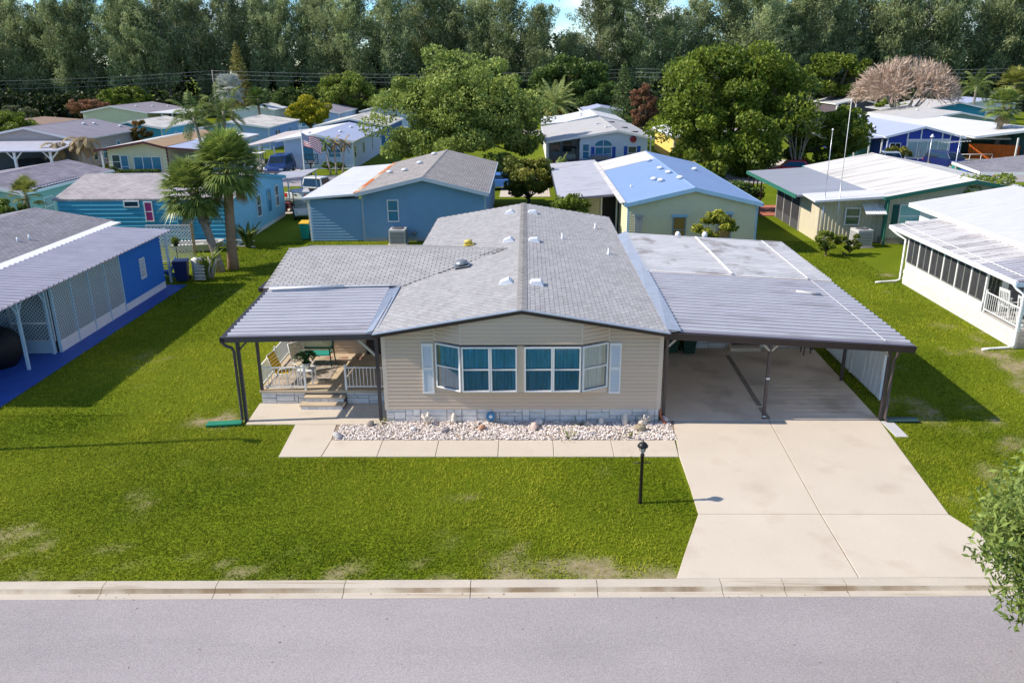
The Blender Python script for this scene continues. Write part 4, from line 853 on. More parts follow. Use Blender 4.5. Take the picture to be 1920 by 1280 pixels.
# --- slate blue home straight behind
sl_blue = C('slate_blue_siding', (.19, .36, .52))
n3 = gable('slate_blue_house', 'slate blue lapped home with grey shingle gable directly behind the main house', -9.75, -5.85, -2.05, 25.1, 40.6, 2.92, 3.82, 2.88, sl_blue, shing_g, C('grey_blue_trim', (.38, .46, .54)), wx0=-9.5, wx1=-2.3, lap=.17, base=.2, skirt=C('block_skirt', (.34, .38, .44)), oh=.6, wins=[('f', -8.05, 1.15, .68, 1.3, dict(pane=wpane_b))], vents=[(-8.9, 32.4), (-7.75, 31.3), (-7.1, 34.0), (-6.6, 38.5)])
w = MB(); lapwall(w, (-12.62, 25.72), (-9.5, 25.72), .05, 2.5, lap=.17); lapwall(w, (-12.62, 40), (-12.62, 25.72), .05, 2.5, lap=.17); w.build('side_room_wall', sl_blue, n3)
MB().box(-12.7, 25.70, 0, -12.6, 25.8, 2.52).build('corner_trim', white, n3); MB().box(-9.56, 25.66, 0, -9.44, 25.695, 2.8).build('corner_trim', C('grey_blue_trim', (.38, .46, .54)), n3)
pan_sheet(n3, -12.95, -9.78, 25.35, 40.0, 2.62, 2.86, .32, mat('pale_blue_pan', (.52, .58, .64), .45, var=.06, vs=.7, st=(.3, 2, 1)), rh=.02)
MB().profile([(-9.95, 2.90), (-9.6, 2.965), (-9.6, 2.94), (-9.95, 2.87)], 'y', 25.4, 40.2).build('rusty_seam', mat('rust_streak', (.48, .14, .03), .9, var=.2, col2=(.5, .42, .32), c2s=1.1, c2lo=.5, c2hi=.56, c2st=(1, .7, 1)), n3)['label'] = 'orange rusty seam strip between roofs'
MB().tube([(-12.93, 25.45, 2.55), (-12.88, 25.7, 2.4), (-12.76, 25.9, 2.25), (-12.74, 25.92, .1)], .04, 8).build('downspout', white, n3)
ac_unit(-7.35, 24.85, 0, 'grey air conditioner against the slate blue home\'s front wall', .95, .85)
MB().lathe([(.12, 0), (.12, .25), (0, .26)], n=10).build('meter', C('meter_grey', (.2, .22, .25)), n3, (-6.5, 25.65, .5), (R(90), 0, 0))

# --- cream home with light blue roof
cream = C('cream_siding', (.66, .62, .40)); sky_trim = C('sky_blue_trim', (.30, .50, .66))
n4 = gable('cream_house', 'cream lapped home with light blue roof behind the carport', 5.42, 9.12, 12.75, 21.75, 40.6, 2.78, 3.62, 2.78, cream, roof_bl, sky_trim, wx0=5.65, wx1=12.55, lap=.14, oh=.3, wins=[('f', 8.05, .62, .72, 1.4, dict(pane=wpane_a, frame=C('slate_frame', (.2, .27, .33)), hood=sky_trim)), ('f', 10.5, .85, .72, 1.3, dict(pane=wpane_a, frame=C('slate_frame', (.2, .27, .33)), hood=sky_trim)), ('r', 25, .9, .8, 1.2), ('r', 30, .9, .8, 1.2)], vents=[(7.7, 27.0), (7.95, 26.0), (8.6, 30.5), (8.75, 28.2), (8.95, 25.4), (11.3, 33), (8.5, 35)])
sb = MB()
for i in range(6): sb.box(5.98+i*.07, 21.9, .65, 6.03+i*.07, 21.99, 2.05)
sb.box(5.93, 21.88, 2.05, 6.45, 22.0, 2.14); sb.build('awning_shutter', C('grey_shutter', (.4, .42, .45)), n4)
MB().lathe([(.06, -.1), (.06, .1), (0, .11)], n=8).build('vent_pipe', vent_m, n4, (6.3, 26.5, 3.0))
MB().profile([(5.4, 2.785), (9.1, 3.628), (9.1, 3.62), (5.4, 2.777)], 'y', 35.6, 40.6).build('white_roof_patch', roof_wh, n4)
pan_sheet(n4, 1.95, 5.40, 25.1, 42.0, 2.52, 2.80, .3, pan_m); MB().profile([(5.15, 2.82), (5.45, 2.86), (5.45, 2.80), (5.15, 2.79)], 'y', 21.8, 40.6).build('flashing', roof_wh, n4)
w = MB(); lapwall(w, (2.4, 26.2), (4.55, 26.2), 0, 2.4, lap=.14); w.build('porch_wall', cream, n4); MB().box(4.6, 26.3, 0, 5.6, 26.36, 2.5).build('open_doorway', dark_in, n4)
for x in (4.55, 5.45): MB().box(x-.05, 26.1, 0, x+.05, 26.2, 2.55).build('post', white, n4)
MB().box(1.90, 25.1, 2.42, 1.96, 42, 2.54).build('gutter', bronze, n4)

# --- beige ribbed home with green trim
beige = C('beige_metal_siding', (.60, .54, .40)); grn = C('forest_green', (.03, .16, .11))
n5 = gable('beige_house', 'beige ribbed metal home with green trim and streaked white roof', 20.15, 25.0, 30.0, 23.9, 38.3, 2.72, 3.62, 2.7, beige, roof_wh, grn, wx0=20.4, wx1=29.7, ribs=True, oh=.35, base=.35, skirt=C('old_block', (.32, .28, .22)), wins=[('f', 21.15, .95, 1.35, 1.3, dict(pane=C('seafoam_blind', (.25, .5, .45)), split='h', shut=C('green_shutter', (.01, .09, .08))))])
MB().hexa([(15.95, 26.2, 2.38), (20.15, 26.2, 2.66), (20.15, 37.4, 2.66), (15.95, 37.4, 2.38), (15.95, 26.2, 2.5), (20.15, 26.2, 2.74), (20.15, 37.4, 2.74), (15.95, 37.4, 2.5)]).build('porch_roof', mat('blue_grey_pan', (.30, .32, .37), .5, var=.12, vs=.8, st=(.3, 2.5, 1)), n5)
MB().box(15.9, 26.2, 2.3, 15.95, 37.4, 2.52).build('fascia', grn, n5)
MB().hexa([(16.3, 24.0, 2.42), (20.3, 24.0, 2.62), (20.3, 26.18, 2.74), (16.3, 26.18, 2.5), (16.3, 24.0, 2.52), (20.3, 24.0, 2.76), (20.3, 26.18, 2.80), (16.3, 26.18, 2.6)]).build('addition_roof', roof_cl, n5)
w = MB(); ribwall(w, (16.95, 25.0), (20.4, 24.75), 0, 2.5); ribwall(w, (16.95, 28.2), (16.95, 25.0), 0, 2.45, .5); w.build('addition_wall', beige, n5)
window(n5, (18.35, 24.78), R(-4), .85, 1.0, 1.0, pane=C('leafy_reflection', (.06, .13, .05), rough=.1), split='h')
aw = MB()
for i in range(9): aw.hexa([(19.2+i*.13, 24.66, 2.2), (19.31+i*.13, 24.66, 2.2), (19.31+i*.13, 23.85, 1.75), (19.2+i*.13, 23.85, 1.75), (19.2+i*.13, 24.66, 2.24), (19.31+i*.13, 24.66, 2.24), (19.31+i*.13, 23.85, 1.79), (19.2+i*.13, 23.85, 1.79)])
aw.build('awning', white, n5)
sc = MB().box(16.93, 28.25, .55, 16.97, 33.0, 2.4).build('porch_screen', screen_m, n5); MB().box(16.92, 28.25, 0, 16.99, 33, .55).build('porch_kneewall', C('dark_panel', (.08, .08, .09)), n5)
for y in (28.25, 29.85, 31.45, 33.0): MB().box(16.9, y-.04, 0, 17.0, y+.04, 2.45).build('post', C('pale_post', (.5, .5, .48)), n5)
for y in (34, 35, 36, 37.2): MB().box(16.05, y-.04, 0, 16.13, y+.04, 2.4).build('post', brown, n5)
MB().box(20.33, 23.9, 0, 20.42, 23.98, 2.65).build('post', grn, n5)
fl = MB().box(16.0, 33.2, 0, 20, 37.4, .06).build('porch_floor', C('terracotta_floor', (.5, .18, .12)), n5)
ac_unit(18.95, 23.6, R(8), 'white air conditioner beside the beige home\'s striped awning', .9, .95)
e = empty('window_air_conditioner', (21.55, 24.1, 0), label='white window air conditioner box in the beige home\'s front window', cat='air conditioner'); MB().box(0, -.45, .95, .7, .1, 1.35).build('casing', white, e, bevel=.02); MB().box(.06, -.462, 1.0, .64, -.452, 1.3).build('grille', C('ac_grey', (.45, .45, .45)), e)
# two masts
for x, y, h, lb, tilt in ((17.0, 24.5, 6.3, 'thin grey antenna mast strapped to the beige home\'s side room', .0), (17.75, 24.3, 7.85, 'tall white antenna mast in front of the beige home\'s small window', .0)):
    e = empty('antenna_mast', (x, y, 0), label=lb, cat='antenna mast', group='masts by the beige home'); MB().tube([(0, 0, 0), (h*tilt*.4, 0, h*.45)], .035, 8).build('lower_pole', alu, e); MB().tube([(h*tilt*.4, 0, h*.45), (h*tilt, 0, h)], .018, 8).build('upper_pole', white if 'white' in lb else alu, e)
    MB().lathe([(.05, 0), (.06, .05), (.0, .12)], n=8).build('tip', white, e, (h*tilt, 0, h))

# --- white home at right with screened porch
n6 = empty('white_house', label='white home at right with screened porch, block skirting and plain white roof', cat='house')
rf6 = MB().profile([(19.9, 3.0), (25.0, 3.85), (30.2, 3.0), (30.2, 2.88), (25, 3.72), (19.9, 2.88)], 'y', 1.5, 20.3).build('roof', mat('white_panel_roof', (.58, .59, .59), .8, spec=.1, var=.03, vs=.6, col2=(.50, .51, .52), c2s=5, c2lo=.45, c2hi=.55, c2st=(.1, 5, 1)), n6)
MB().box(19.8, 1.5, 2.8, 19.9, 20.3, 3.0).build('gutter', white, rf6); MB().box(20.3, 2, 0, 30, 20, 2.95).build('wall', white_wall, n6)
MB().profile([(19.9, 3.0), (25, 3.85), (25, 3.6), (19.9, 2.75)], 'y', 20.3, 20.34).build('fascia', white, rf6)
nn = empty('porch_roof', parent=n6); pan_roof(nn, 17.58, 20.3, 9.1, 16.95, 2.46, 2.84, 0, .3, [pan_old, MATS['old_rib']]); pan_roof(nn, 17.58, 20.2, 6.45, 9.08, 2.45, 2.80, 0, .3)
MB().box(17.48, 6.4, 2.34, 17.58, 17.0, 2.5).build('gutter', white, n6); MB().box(17.5, 6.36, 2.3, 20.2, 6.42, 2.44).build('fascia', C('pale_blue_fascia', (.45, .58, .72)), n6)
MB().beam((18.0, 6.5, 2.57), (18.0, 16.9, 2.57), .04, .02).build('strap', white, n6)
MB().box(17.86, 8.85, .66, 17.92, 15.6, 1.0).build('kneewall', white_wall, n6)
bl_m = mat('white_block', (.70, .68, .65), .8, var=.06, vs=3, rnd=.05); bb = MB().box(17.835, 6.35, 0, 17.95, 15.6, .655).build('skirting', C('block_mortar', (.5, .48, .45)), n6)
for i in range(4):
    y = 6.36-(.2 if i % 2 else 0)
    me = MB().box(-.02, .006, .004, .03, .394, .158).mesh('block', bl_m)
    while y < 15.55:
        a = max(y, 6.36); q = link('block', me, bb, (17.835, a, i*.163), scale=(1, (min(y+.4, 15.6)-a)/.4, 1)); y += .4
    me2 = MB().box(.006, -.02, .004, .394, .02, .158).mesh('block', C('tan_block', (.44, .39, .34)))
    for k in range(6): link('block', me2, bb, (17.95+k*.4, 6.35, i*.163))
MB().box(17.95, 6.37, 0, 20.4, 8.8, .655).build('porch_floor', C('porch_concrete', (.45, .43, .40)), n6)
for i in range(7):
    y = 8.85+i*1.125; MB().box(17.86, y-.04, 1.0, 17.94, y+.04, 2.4).build('post', white, n6)
    if i < 6:
        for k in range(2):
            a = y+.06+k*.52; s = MB().box(17.89, a, 1.06, 17.905, a+.48, 2.3).build('screen', screen_m, n6)
            f = MB()
            for q in ((a-.015, a+.015), (a+.465, a+.495)): f.box(17.87, q[0], 1.04, 17.888, q[1], 2.32)
            f.box(17.87, a, 1.03, 17.888, a+.48, 1.06); f.box(17.87, a, 2.3, 17.888, a+.48, 2.33); f.build('frame', alu, s)
MB().box(18.6, 8.9, .66, 20.3, 8.96, 2.5).build('porch_back_wall', C('porch_back', (.14, .14, .15)), n6); MB().box(18.5, 8.84, .66, 18.75, 8.9, 2.5).build('porch_door_frame', white, n6)
railing(n6, (17.92, 8.75), (17.92, 6.45), .66, h=.8, sp=.13); railing(n6, (17.95, 6.42), (20.2, 6.42), .66, h=.8, sp=.13, posts=(0, 1))
MB().box(17.86, 6.38, 0, 17.96, 6.48, 2.4).build('post', ltblue, n6)
for y0, lb in ((16.9, 0), (6.55, 1)):
    y1 = 15.75 if not lb else 6.28
    MB().tube([(17.52, y0, 2.36), (17.6, (y0+y1)/2, 2.2), (17.78, y1, 2.05), (17.78, y1, .15), (17.6, y1, .06), (16.9, y1-.1, .05), (16.6, y1-.15, .04)], .05, 8).build('downspout', white, n6)
def rocker(loc, rz, label):
    e = empty('rocking_chair', loc, rz, label, 'chair', 'rocking chairs on the white porch')
    for s in (-1, 1):
        MB().beam((s*.25, .22, .06), (s*.25, .35, 1.12), .04, .04).build('back_post', white, e); MB().beam((s*.25, -.22, .05), (s*.25, -.22, .62), .04, .04).build('leg', white, e)
        MB().tube([(s*.25, -.42, .06), (s*.25, -.1, .02), (s*.25, .2, .03), (s*.25, .5, .12)], .02, 6).build('rocker', white, e); MB().box(s*.25-.04, -.26, .62, s*.25+.04, .28, .65).build('armrest', white, e)
    for i in range(5): MB().beam((-.16+i*.08, .24, .42), (-.16+i*.08, .33, 1.02), .03, .015).build('back_slat', white, e)
    MB().beam((-.27, .34, 1.06), (.27, .34, 1.06), .025, .1).build('top_rail', white, e); MB().box(-.25, -.24, .40, .25, .24, .43).build('seat', white, e)
rocker((18.5, 8.1, .66), R(100), 'white rocking chair on the right-hand porch, the one nearer the screens'); rocker((18.6, 7.05, .66), R(100), 'white rocking chair on the right-hand porch nearer the corner post')
e = empty('porch_table', (19.4, 6.95, .66), label='round white table on the right-hand porch', cat='table'); MB().lathe([(.35, .62), (.35, .65), (0, .65)], n=16).build('top', white, e); MB().lathe([(.22, 0), (.05, .04), (.04, .62)], n=10).build('stem', white, e)
tag(MB().add([(0, -.0, 0), (.18, 0, .02), (.2, 0, .42), (.02, 0, .4), (0, .02, 0), (.18, .02, .02), (.2, .02, .42), (.02, .02, .4)], [(0, 1, 2, 3), (7, 6, 5, 4), (0, 4, 5, 1), (1, 5, 6, 2), (2, 6, 7, 3), (3, 7, 4, 0)]).build('orange_sign', C('orange_paint', (.8, .12, .01)), loc=(19.35, 8.8, 1.85)), 'small orange hanging decoration on the right-hand porch wall', 'decoration')
tag(MB().lathe([(.1, 0), (.28, .08), (.3, .22), (.2, .36), (0, .4)], n=12).build('white_boulder', white_wall, loc=(18.35, 5.9, 0)), 'rounded white painted boulder at the right-hand porch corner', 'boulder')

# ------------------------------------------------------------------ homes farther back
def posts_row(e, pts, h, m=None, w=.12, br=0, z0=0):
    for x, y in pts:
        MB().box(x-w/2, y-w/2, z0, x+w/2, y+w/2, h).build('post', m or white, e)
        if br:
            for s in (-1, 1): MB().beam((x+s*.05, y, h-.8), (x+s*.75, y, h-.05), .1, .1).build('brace', m or white, e)
def deck_roof(e, pts, th=.12, m=None, name='carport_roof'):
    """sloping slab through 4 corner points"""
    return MB().hexa([(x, y, z-th) for x, y, z in pts]+list(pts)).build(name, m or roof_cl, e)
pale_y = C('pale_yellow_siding', (.66, .63, .42)); mauve = C('mauve_tan_siding', (.42, .36, .34)); mar = C('maroon_trim', (.10, .025, .03)); lb_w = C('light_blue_siding', (.36, .52, .72)); aqua = C('aqua_siding', (.06, .38, .50)); mint = C('mint_siding', (.34, .52, .46)); wh_b = C('white_blue_siding', (.56, .64, .78))
shing_m = shinglemat('shingle_mauve', (.27, .25, .29), bw=.6, rh=.3); navy_sh = C('royal_shutter', (.02, .09, .42))
# white home with royal blue shutters
n7 = gable('white_shutter_house', 'white home with royal blue shutters and an arched window across the back street', 2.0, 9.2, 12.9, 61.4, 82.0, 2.45, 3.55, 2.75, C('bright_white_siding', (.66, .70, .76)), roof_gr, white, wx0=5.6, wx1=12.2, lap=.3, wins=[('f', 7.0, .5, 1.7, 1.4, dict(pane=wpane_b, split='hv', shut=navy_sh)), ('f', 10.3, .6, .9, 1.35, dict(pane=wpane, shut=navy_sh)), ('f', 5.75, .7, .7, 1.5, dict(pane=wpane_b))])
a = MB(); a.add([(7.85, 61.62, 2.0)]+[(7.85+.85*math.cos(k*math.pi/10), 61.62, 2.0+.55*math.sin(k*math.pi/10)) for k in range(11)], [tuple(range(12))]); a.add([(7.82, 61.58, 2.0), (7.88, 61.58, 2.0), (7.88, 61.58, 2.52), (7.82, 61.58, 2.52)], [(0, 1, 2, 3)], 1); a.build('arched_window', [wpane_b, white], n7)
MB().lathe([(.34, 0), (.34, .05), (.12, .06), (.1, .04), (0, .04)], n=14).build('star_medallion', C('red_medallion', (.45, .08, .1)), n7, (10.8, 61.66, 2.62), (R(90), 0, 0))
MB().box(2.3, 66.5, 0, 5.6, 66.6, 2.5).build('porch_back_wall', white_wall, n7); MB().box(2.2, 61.8, 0, 2.35, 81, 2.3).build('side_wall', white_wall, n7)
for u in (2.6, 3.9): window(n7, (u, 66.45), 0, 1.1, .9, 1.2, pane=wpane, split='')
posts_row(n7, [(5.55, 61.8), (2.3, 61.8)], 2.45, w=.14); railing(n7, (9.8, 60.9), (12.4, 60.9), 0, h=.7, sp=.25); posts_row(n7, [(12.6, 61.9), (12.6, 65), (12.6, 68)], 2.6)
for x, y in ((8.2, 72), (8.7, 66), (9.8, 74), (10.6, 68), (11.2, 64)): MB().box(-.35, -.18, 0, .35, .18, .1).build('roof_vent', bronze if x > 9.7 else vent_m, n7, (x, y, 3.55-(abs(x-9.2)*(.153 if x < 9.2 else .216))), (0, 0, .2))
gable('white_rear_house', 'white roofed home directly behind the royal blue shuttered one', 5.2, 9.0, 12.6, 83.5, 97, 2.9, 3.65, 2.85, white_wall, roof_cl, white, lap=.3, vents=[(7.2, 88), (7.4, 91)]); deck_roof(bpy.data.objects['white_rear_house'], [(2.0, 82.5, 2.7), (5.2, 82.5, 2.92), (5.2, 96.5, 2.92), (2.0, 96.5, 2.7)]); posts_row(bpy.data.objects['white_rear_house'], [(2.1, 83), (2.1, 90)], 2.6)
gable('low_grey_house', 'small grey roofed home beyond the date palm', 9.0, 12, 16, 112, 124, 2.5, 3.3, 2.5, white_wall, roof_lav, white, lap=.4)
# yellow home glimpsed under the big tree
gable('yellow_house', 'bright yellow home half hidden under the big dark tree', 15.2, 19, 23, 64.5, 78, 2.6, 3.3, 2.6, C('bright_yellow', (.78, .58, .16)), roof_cl, white, lap=.3, wins=[('f', 16.4, .8, 1.0, 1.1), ('f', 19.5, .8, 1.0, 1.1)])
# bold blue home
cob = C('cobalt_wall', (.025, .055, .36)); n8 = gable('cobalt_house', 'cobalt blue gabled home with tall white framed front windows', 35.7, 39.5, 43.6, 61.3, 80.0, 2.75, 3.7, 2.65, cob, roof_lav, C('pale_trim', (.62, .68, .76)), wx0=36.1, wx1=43.3, lap=.5, wins=[('f', 38.0, .55, 4.1, 1.75, dict(pane=wpane_l, split='vvv', trimw=.1)), ('f', 36.3, .1, 1.1, 2.0, dict(pane=dark_in, split='v'))], vents=[(37.2, 68), (37.6, 70)])
for x in (38.0, 39.3, 41.4, 42.2): MB().box(x-.06, 61.55, .4, x+.06, 61.6, 3.5-abs(x-39.5)*.25).build('batten', white, n8)
MB().box(37.9, 61.56, 2.32, 42.2, 61.59, 2.46).build('batten', white, n8)
deck_roof(n8, [(33.3, 63.0, 2.45), (35.75, 61.6, 2.72), (35.75, 80, 2.76), (33.3, 80, 2.6)], m=roof_lav, name='porch_roof'); MB().box(33.7, 65.5, 0, 36.1, 65.6, 2.5).build('porch_wall', C('porch_teal', (.12, .32, .36)), n8); window(n8, (34.2, 65.45), 0, .6, 1.2, .8)
posts_row(n8, [(33.5, 63.2), (34.7, 62.6), (35.7, 62.0)], 2.45)
n9 = gable('long_white_roof_house', 'low home with broad bright white roof behind the orange fence', 44.0, 50, 56, 60.5, 80, 2.75, 3.45, 2.75, C('slate_green', (.12, .26, .27)), roof_cl, white, wx0=49.4, lap=.4)
deck_roof(n9, [(44.2, 63.6, 2.35), (48.8, 62.6, 2.35), (49.2, 65, 2.8), (44.2, 65, 2.8)], m=white, name='awning'); posts_row(n9, [(52.6, 60.4), (48.2, 60.4)], 2.6)
fn = empty('slat_fence', (44.9, 63.0, 0), R(-30), 'bright orange vertical slat fence under the white awning', 'fence'); org_ = mat('orange_stain', (.62, .13, .015), .8, var=.12, vs=2, rnd=.12); me = MB().box(0, -.02, .05, .105, .02, 1.85).mesh('slat', org_)
for i in range(33): link('slat', me, fn, (i*.135, 0, 0))
for z in (.3, 1.6): MB().box(0, .02, z, 4.45, .06, z+.1).build('rail', org_, fn)
n10 = gable('grey_green_house', 'grey roofed home with pale green gable behind the cobalt one', 49.0, 54.2, 59.0, 83.6, 99.5, 2.85, 3.7, 2.8, C('sage_siding', (.36, .45, .40)), roof_gr, white, lap=.45, vents=[(52.5, 92)]); deck_roof(n10, [(44.5, 82.5, 2.6), (49.0, 82.0, 2.85), (49, 98, 2.85), (46.5, 98, 2.6)], m=roof_cl); MB().box(45.2, 83.5, 0, 48.8, 83.6, 2.6).build('side_wall', pale_y, n10)
gable('far_teal_house', 'teal gabled home behind the bare pink tree', 62.0, 66.5, 71, 108.5, 122, 2.8, 3.7, 2.7, C('deep_teal', (.02, .27, .36)), roof_gr, white, lap=.5); deck_roof(bpy.data.objects['far_teal_house'], [(56.5, 110, 2.4), (62, 108.6, 2.8), (62, 122, 2.8), (57.5, 122, 2.4)], m=roof_gr); posts_row(bpy.data.objects['far_teal_house'], [(57, 110.2), (58.8, 109.8), (60.5, 109.3)], 2.4)
gable('far_white_house', 'small white home with shallow roof at far right', 74, 78.5, 83, 122, 134, 2.8, 3.5, 2.8, white_wall, roof_lav, white, lap=.5, wins=[('f', 75.2, .8, .8, 1.1), ('f', 79.5, .8, .8, 1.1)])
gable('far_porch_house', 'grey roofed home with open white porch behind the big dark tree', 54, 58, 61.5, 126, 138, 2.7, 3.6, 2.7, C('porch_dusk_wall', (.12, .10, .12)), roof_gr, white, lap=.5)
posts_row(bpy.data.objects['far_porch_house'], [(61.2, 126.0), (57.5, 126.0), (54.3, 126.0)], 2.6, w=.25)
gr = empty('corner_canopy', label='grey shingled carport roof with white fascia at far right edge', cat='carport'); deck_roof(gr, [(31.9, 36.2, 2.4), (41, 34.5, 2.6), (41, 43, 3.1), (32.4, 41.2, 2.55)], m=shing_b, name='roof'); MB().beam((31.9, 36.1, 2.36), (41, 34.4, 2.56), .08, .2).build('fascia', white, gr); MB().beam((31.85, 36.2, 2.38), (32.35, 41.2, 2.52), .08, .2).build('fascia', white, gr); posts_row(gr, [(32.4, 40.6), (32.2, 36.6), (40, 35.4)], 2.4)
# left side
l0 = gable('mint_house', 'pale mint home with lavender grey ribbed roof at far left', -40.0, -33.6, -30.4, 27.2, 38.5, 2.55, 3.5, 2.72, mint, shing_m, white, wx1=-30.7, lap=.25, wins=[('r', 29.5, .9, 1.1, 1.2, dict(pane=wpane_l)), ('r', 33.4, .9, .8, 1.2, dict(pane=wpane_b))])
q = empty('ribbed_roof', parent=l0); pan_roof(q, -37.5, -30.5, 27.3, 34.0, 3.0, 2.80, 0, .36, [rib_m, pan_m])
l1 = gable('mauve_gable_house', 'mauve tan home with broad white edged gable and open carport', -57.0, -50.3, -44.9, 61.2, 75.0, 3.0, 4.25, 3.0, mauve, roof_pu, C('pale_grey_trim', (.6, .6, .62)), wx1=-45.2, lap=.35, wins=[('r', 66.0, .6, 1.0, 1.3, dict(pane=wpane_b)), ('r', 69.3, .3, .8, 1.9, dict(pane=wpane_b)), ('r', 64.0, .6, .9, 1.3)], vents=[(-48.8, 70), (-48.4, 71.5), (-46.5, 73.5)])
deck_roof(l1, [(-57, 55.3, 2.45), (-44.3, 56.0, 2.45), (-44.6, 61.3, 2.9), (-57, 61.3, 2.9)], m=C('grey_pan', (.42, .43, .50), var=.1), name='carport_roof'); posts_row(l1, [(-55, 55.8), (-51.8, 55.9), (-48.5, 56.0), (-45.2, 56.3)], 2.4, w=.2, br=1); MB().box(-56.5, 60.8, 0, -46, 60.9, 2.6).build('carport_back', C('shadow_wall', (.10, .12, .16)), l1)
l2 = gable('brown_roof_house', 'long low home with brown roof behind the mauve gable', -74, -68, -60, 82, 96, 2.7, 3.3, 2.7, C('dusty_wall', (.45, .36, .3)), roof_br, C('grey_edge', (.5, .5, .52)), lap=.5)
l3 = gable('yellow_maroon_house', 'pale yellow home with maroon trim, tan roof and attached carport', -39.6, -34.9, -33.0, 53.6, 68.0, 2.72, 3.45, 2.95, pale_y, roof_wh, mar, wx0=-38.8, wx1=-33.2, lap=.3, rm2=roof_tan, oh=.8, wins=[('f', -36.4, .55, 2.6, 1.45, dict(pane=wpane_b, split='vv')), ('f', -38.4, .9, .8, 1.3, dict(pane=wpane)), ('f', -37.6, .05, .75, 2.1, dict(pane=wpane_b, split='h', name='door'))])
deck_roof(l3, [(-33.0, 53.7, 2.93), (-29.6, 53.7, 2.68), (-29.4, 70, 2.68), (-33.0, 68, 2.93)], m=roof_lav); MB().box(-29.7, 53.62, 2.5, -29.6, 69.5, 2.7).build('fascia', mar, l3); MB().beam((-33, 53.66, 2.86), (-29.6, 53.66, 2.6), .06, .16).build('fascia', mar, l3); MB().box(-33, 62, 0, -29.6, 62.1, 2.6).build('carport_back', pale_y, l3); posts_row(l3, [(-39.2, 54.2), (-29.8, 54)], 2.6, w=.14)
for x in (-32.3, -31.2, -30.3): MB().box(x, 61.9, .6, x+.5, 61.98, 2.0).build('carport_opening', dark_in, l3)
deck_roof(l3, [(-33.0, 60.5, 3.0), (-29.4, 60.5, 2.75), (-29.4, 70, 2.75), (-33.0, 70, 3.0)], m=roof_cl, name='rear_roof')
l4 = gable('aqua_house', 'aqua home with dull white roof behind the yellow one', -53.5, -49.0, -44.8, 80.5, 92, 2.7, 3.5, 2.7, aqua, roof_dirty, white, lap=.4, wins=[('r', 84.5, .9, .9, 1.0, dict(pane=wpane_b)), ('r', 88, .9, .9, 1.0)])
l5 = gable('pale_yellow_far_house', 'pale yellow gabled home with grey roof and white porch near the far trees', -73, -68.0, -62, 115, 131, 2.9, 3.8, 2.7, pale_y, roof_pu, white, lap=.5, wins=[('r', 118, .8, 1, 1.1)], vents=[(-66, 120), (-65, 124), (-64, 128)]); deck_roof(l5, [(-62, 115, 2.68), (-56.5, 117, 2.45), (-57.5, 128, 2.45), (-62, 130, 2.68)]); posts_row(l5, [(-57, 117.3), (-58.6, 116.6), (-60, 116)], 2.4, w=.2)
MB().box(-61, 121, 0, -57, 121.1, 2.3).build('porch_windows', wpane, l5)
l6 = gable('light_blue_house', 'light blue home with stained white roof behind the flag', -41, -36.4, -31.3, 80.0, 94, 2.6, 3.45, 2.75, lb_w, roof_dirty, white, lap=.4, wins=[('f', -37.5, 1.0, 2.3, .9, dict(pane=wpane_b, split='vv')), ('r', 83.5, .9, .9, 1.2, dict(pane=wpane, shut=C('dark_shutter', (.05, .08, .14)))), ('r', 89, .9, .9, 1.2, dict(pane=wpane_b))])
l7 = gable('flag_house', 'white and pale blue home with lavender roof behind the flagpole', -25.0, -20.95, -17.0, 60.4, 77.6, 2.85, 3.42, 2.75, wh_b, roof_cl, white, wx0=-24.0, wx1=-17.2, lap=.3, rm2=roof_lav, wins=[('f', -22.2, .8, 1.1, 1.5, dict(pane=wpane_b, split='')), ('f', -19.7, 1.1, 1.3, .9, dict(pane=wpane_b)), ('r', 61.0, 1.0, 1.0, 1.2, dict(pane=wpane)), ('r', 65.5, 1.0, 1.0, 1.2, dict(pane=wpane, split='v')), ('r', 71, .8, .5, 1.6)], vents=[(-19.6, 72), (-18.4, 72.5), (-22.3, 64), (-19.5, 66)])
deck_roof(l7, [(-28.2, 59.5, 2.3), (-24.9, 60.3, 2.82), (-24.9, 76.5, 2.86), (-28.2, 76, 2.5)], m=mat('tan_white_roof', (.50, .46, .44), .7, var=.12, vs=.8, st=(.4, 2, 1)), name='carport_roof'); posts_row(l7, [(-28, 60), (-26.4, 60.2), (-25, 60.4), (-28, 66)], 2.35)
MB().box(-24.4, 62.2, 0, -22.6, 62.3, 2.4).build('entry_wall', C('entry_white', (.6, .66, .72)), l7)
l8 = gable('blue_gable_house', 'blue gabled home with dull roof behind the flag home', -26, -21.6, -17.0, 80.5, 95, 2.8, 3.7, 2.75, C('mid_blue', (.05, .16, .42)), roof_dirty, white, lap=.4, wins=[('f', -19.8, 1.2, 1.6, .9, dict(pane=wpane_b))])
gable('far_blue_house', 'far pale blue home with mauve roof near the yellow flowering tree', -36.5, -33, -29.2, 110, 124, 2.7, 3.5, 2.7, lb_w, roof_pu, white, lap=.5, wins=[('f', -35.5, .6, 2.2, 1.5, dict(pane=wpane_b, split='vv'))])
gable('far_white_gable', 'far white home with dark strip windows left of the live oak', -27, -23.5, -19, 114, 126, 2.7, 3.5, 2.7, wh_b, roof_cl, white, lap=.5, wins=[('f', -25.8, 1.6, 1.0, .6), ('f', -23.9, 1.6, 1.0, .6), ('f', -21.8, 1.6, 1.0, .6)])
gable('far_white_box', 'small far white home behind the light blue one', -50, -46.5, -42.8, 121, 133, 2.7, 3.4, 2.7, white_wall, roof_cl, white, lap=.5)
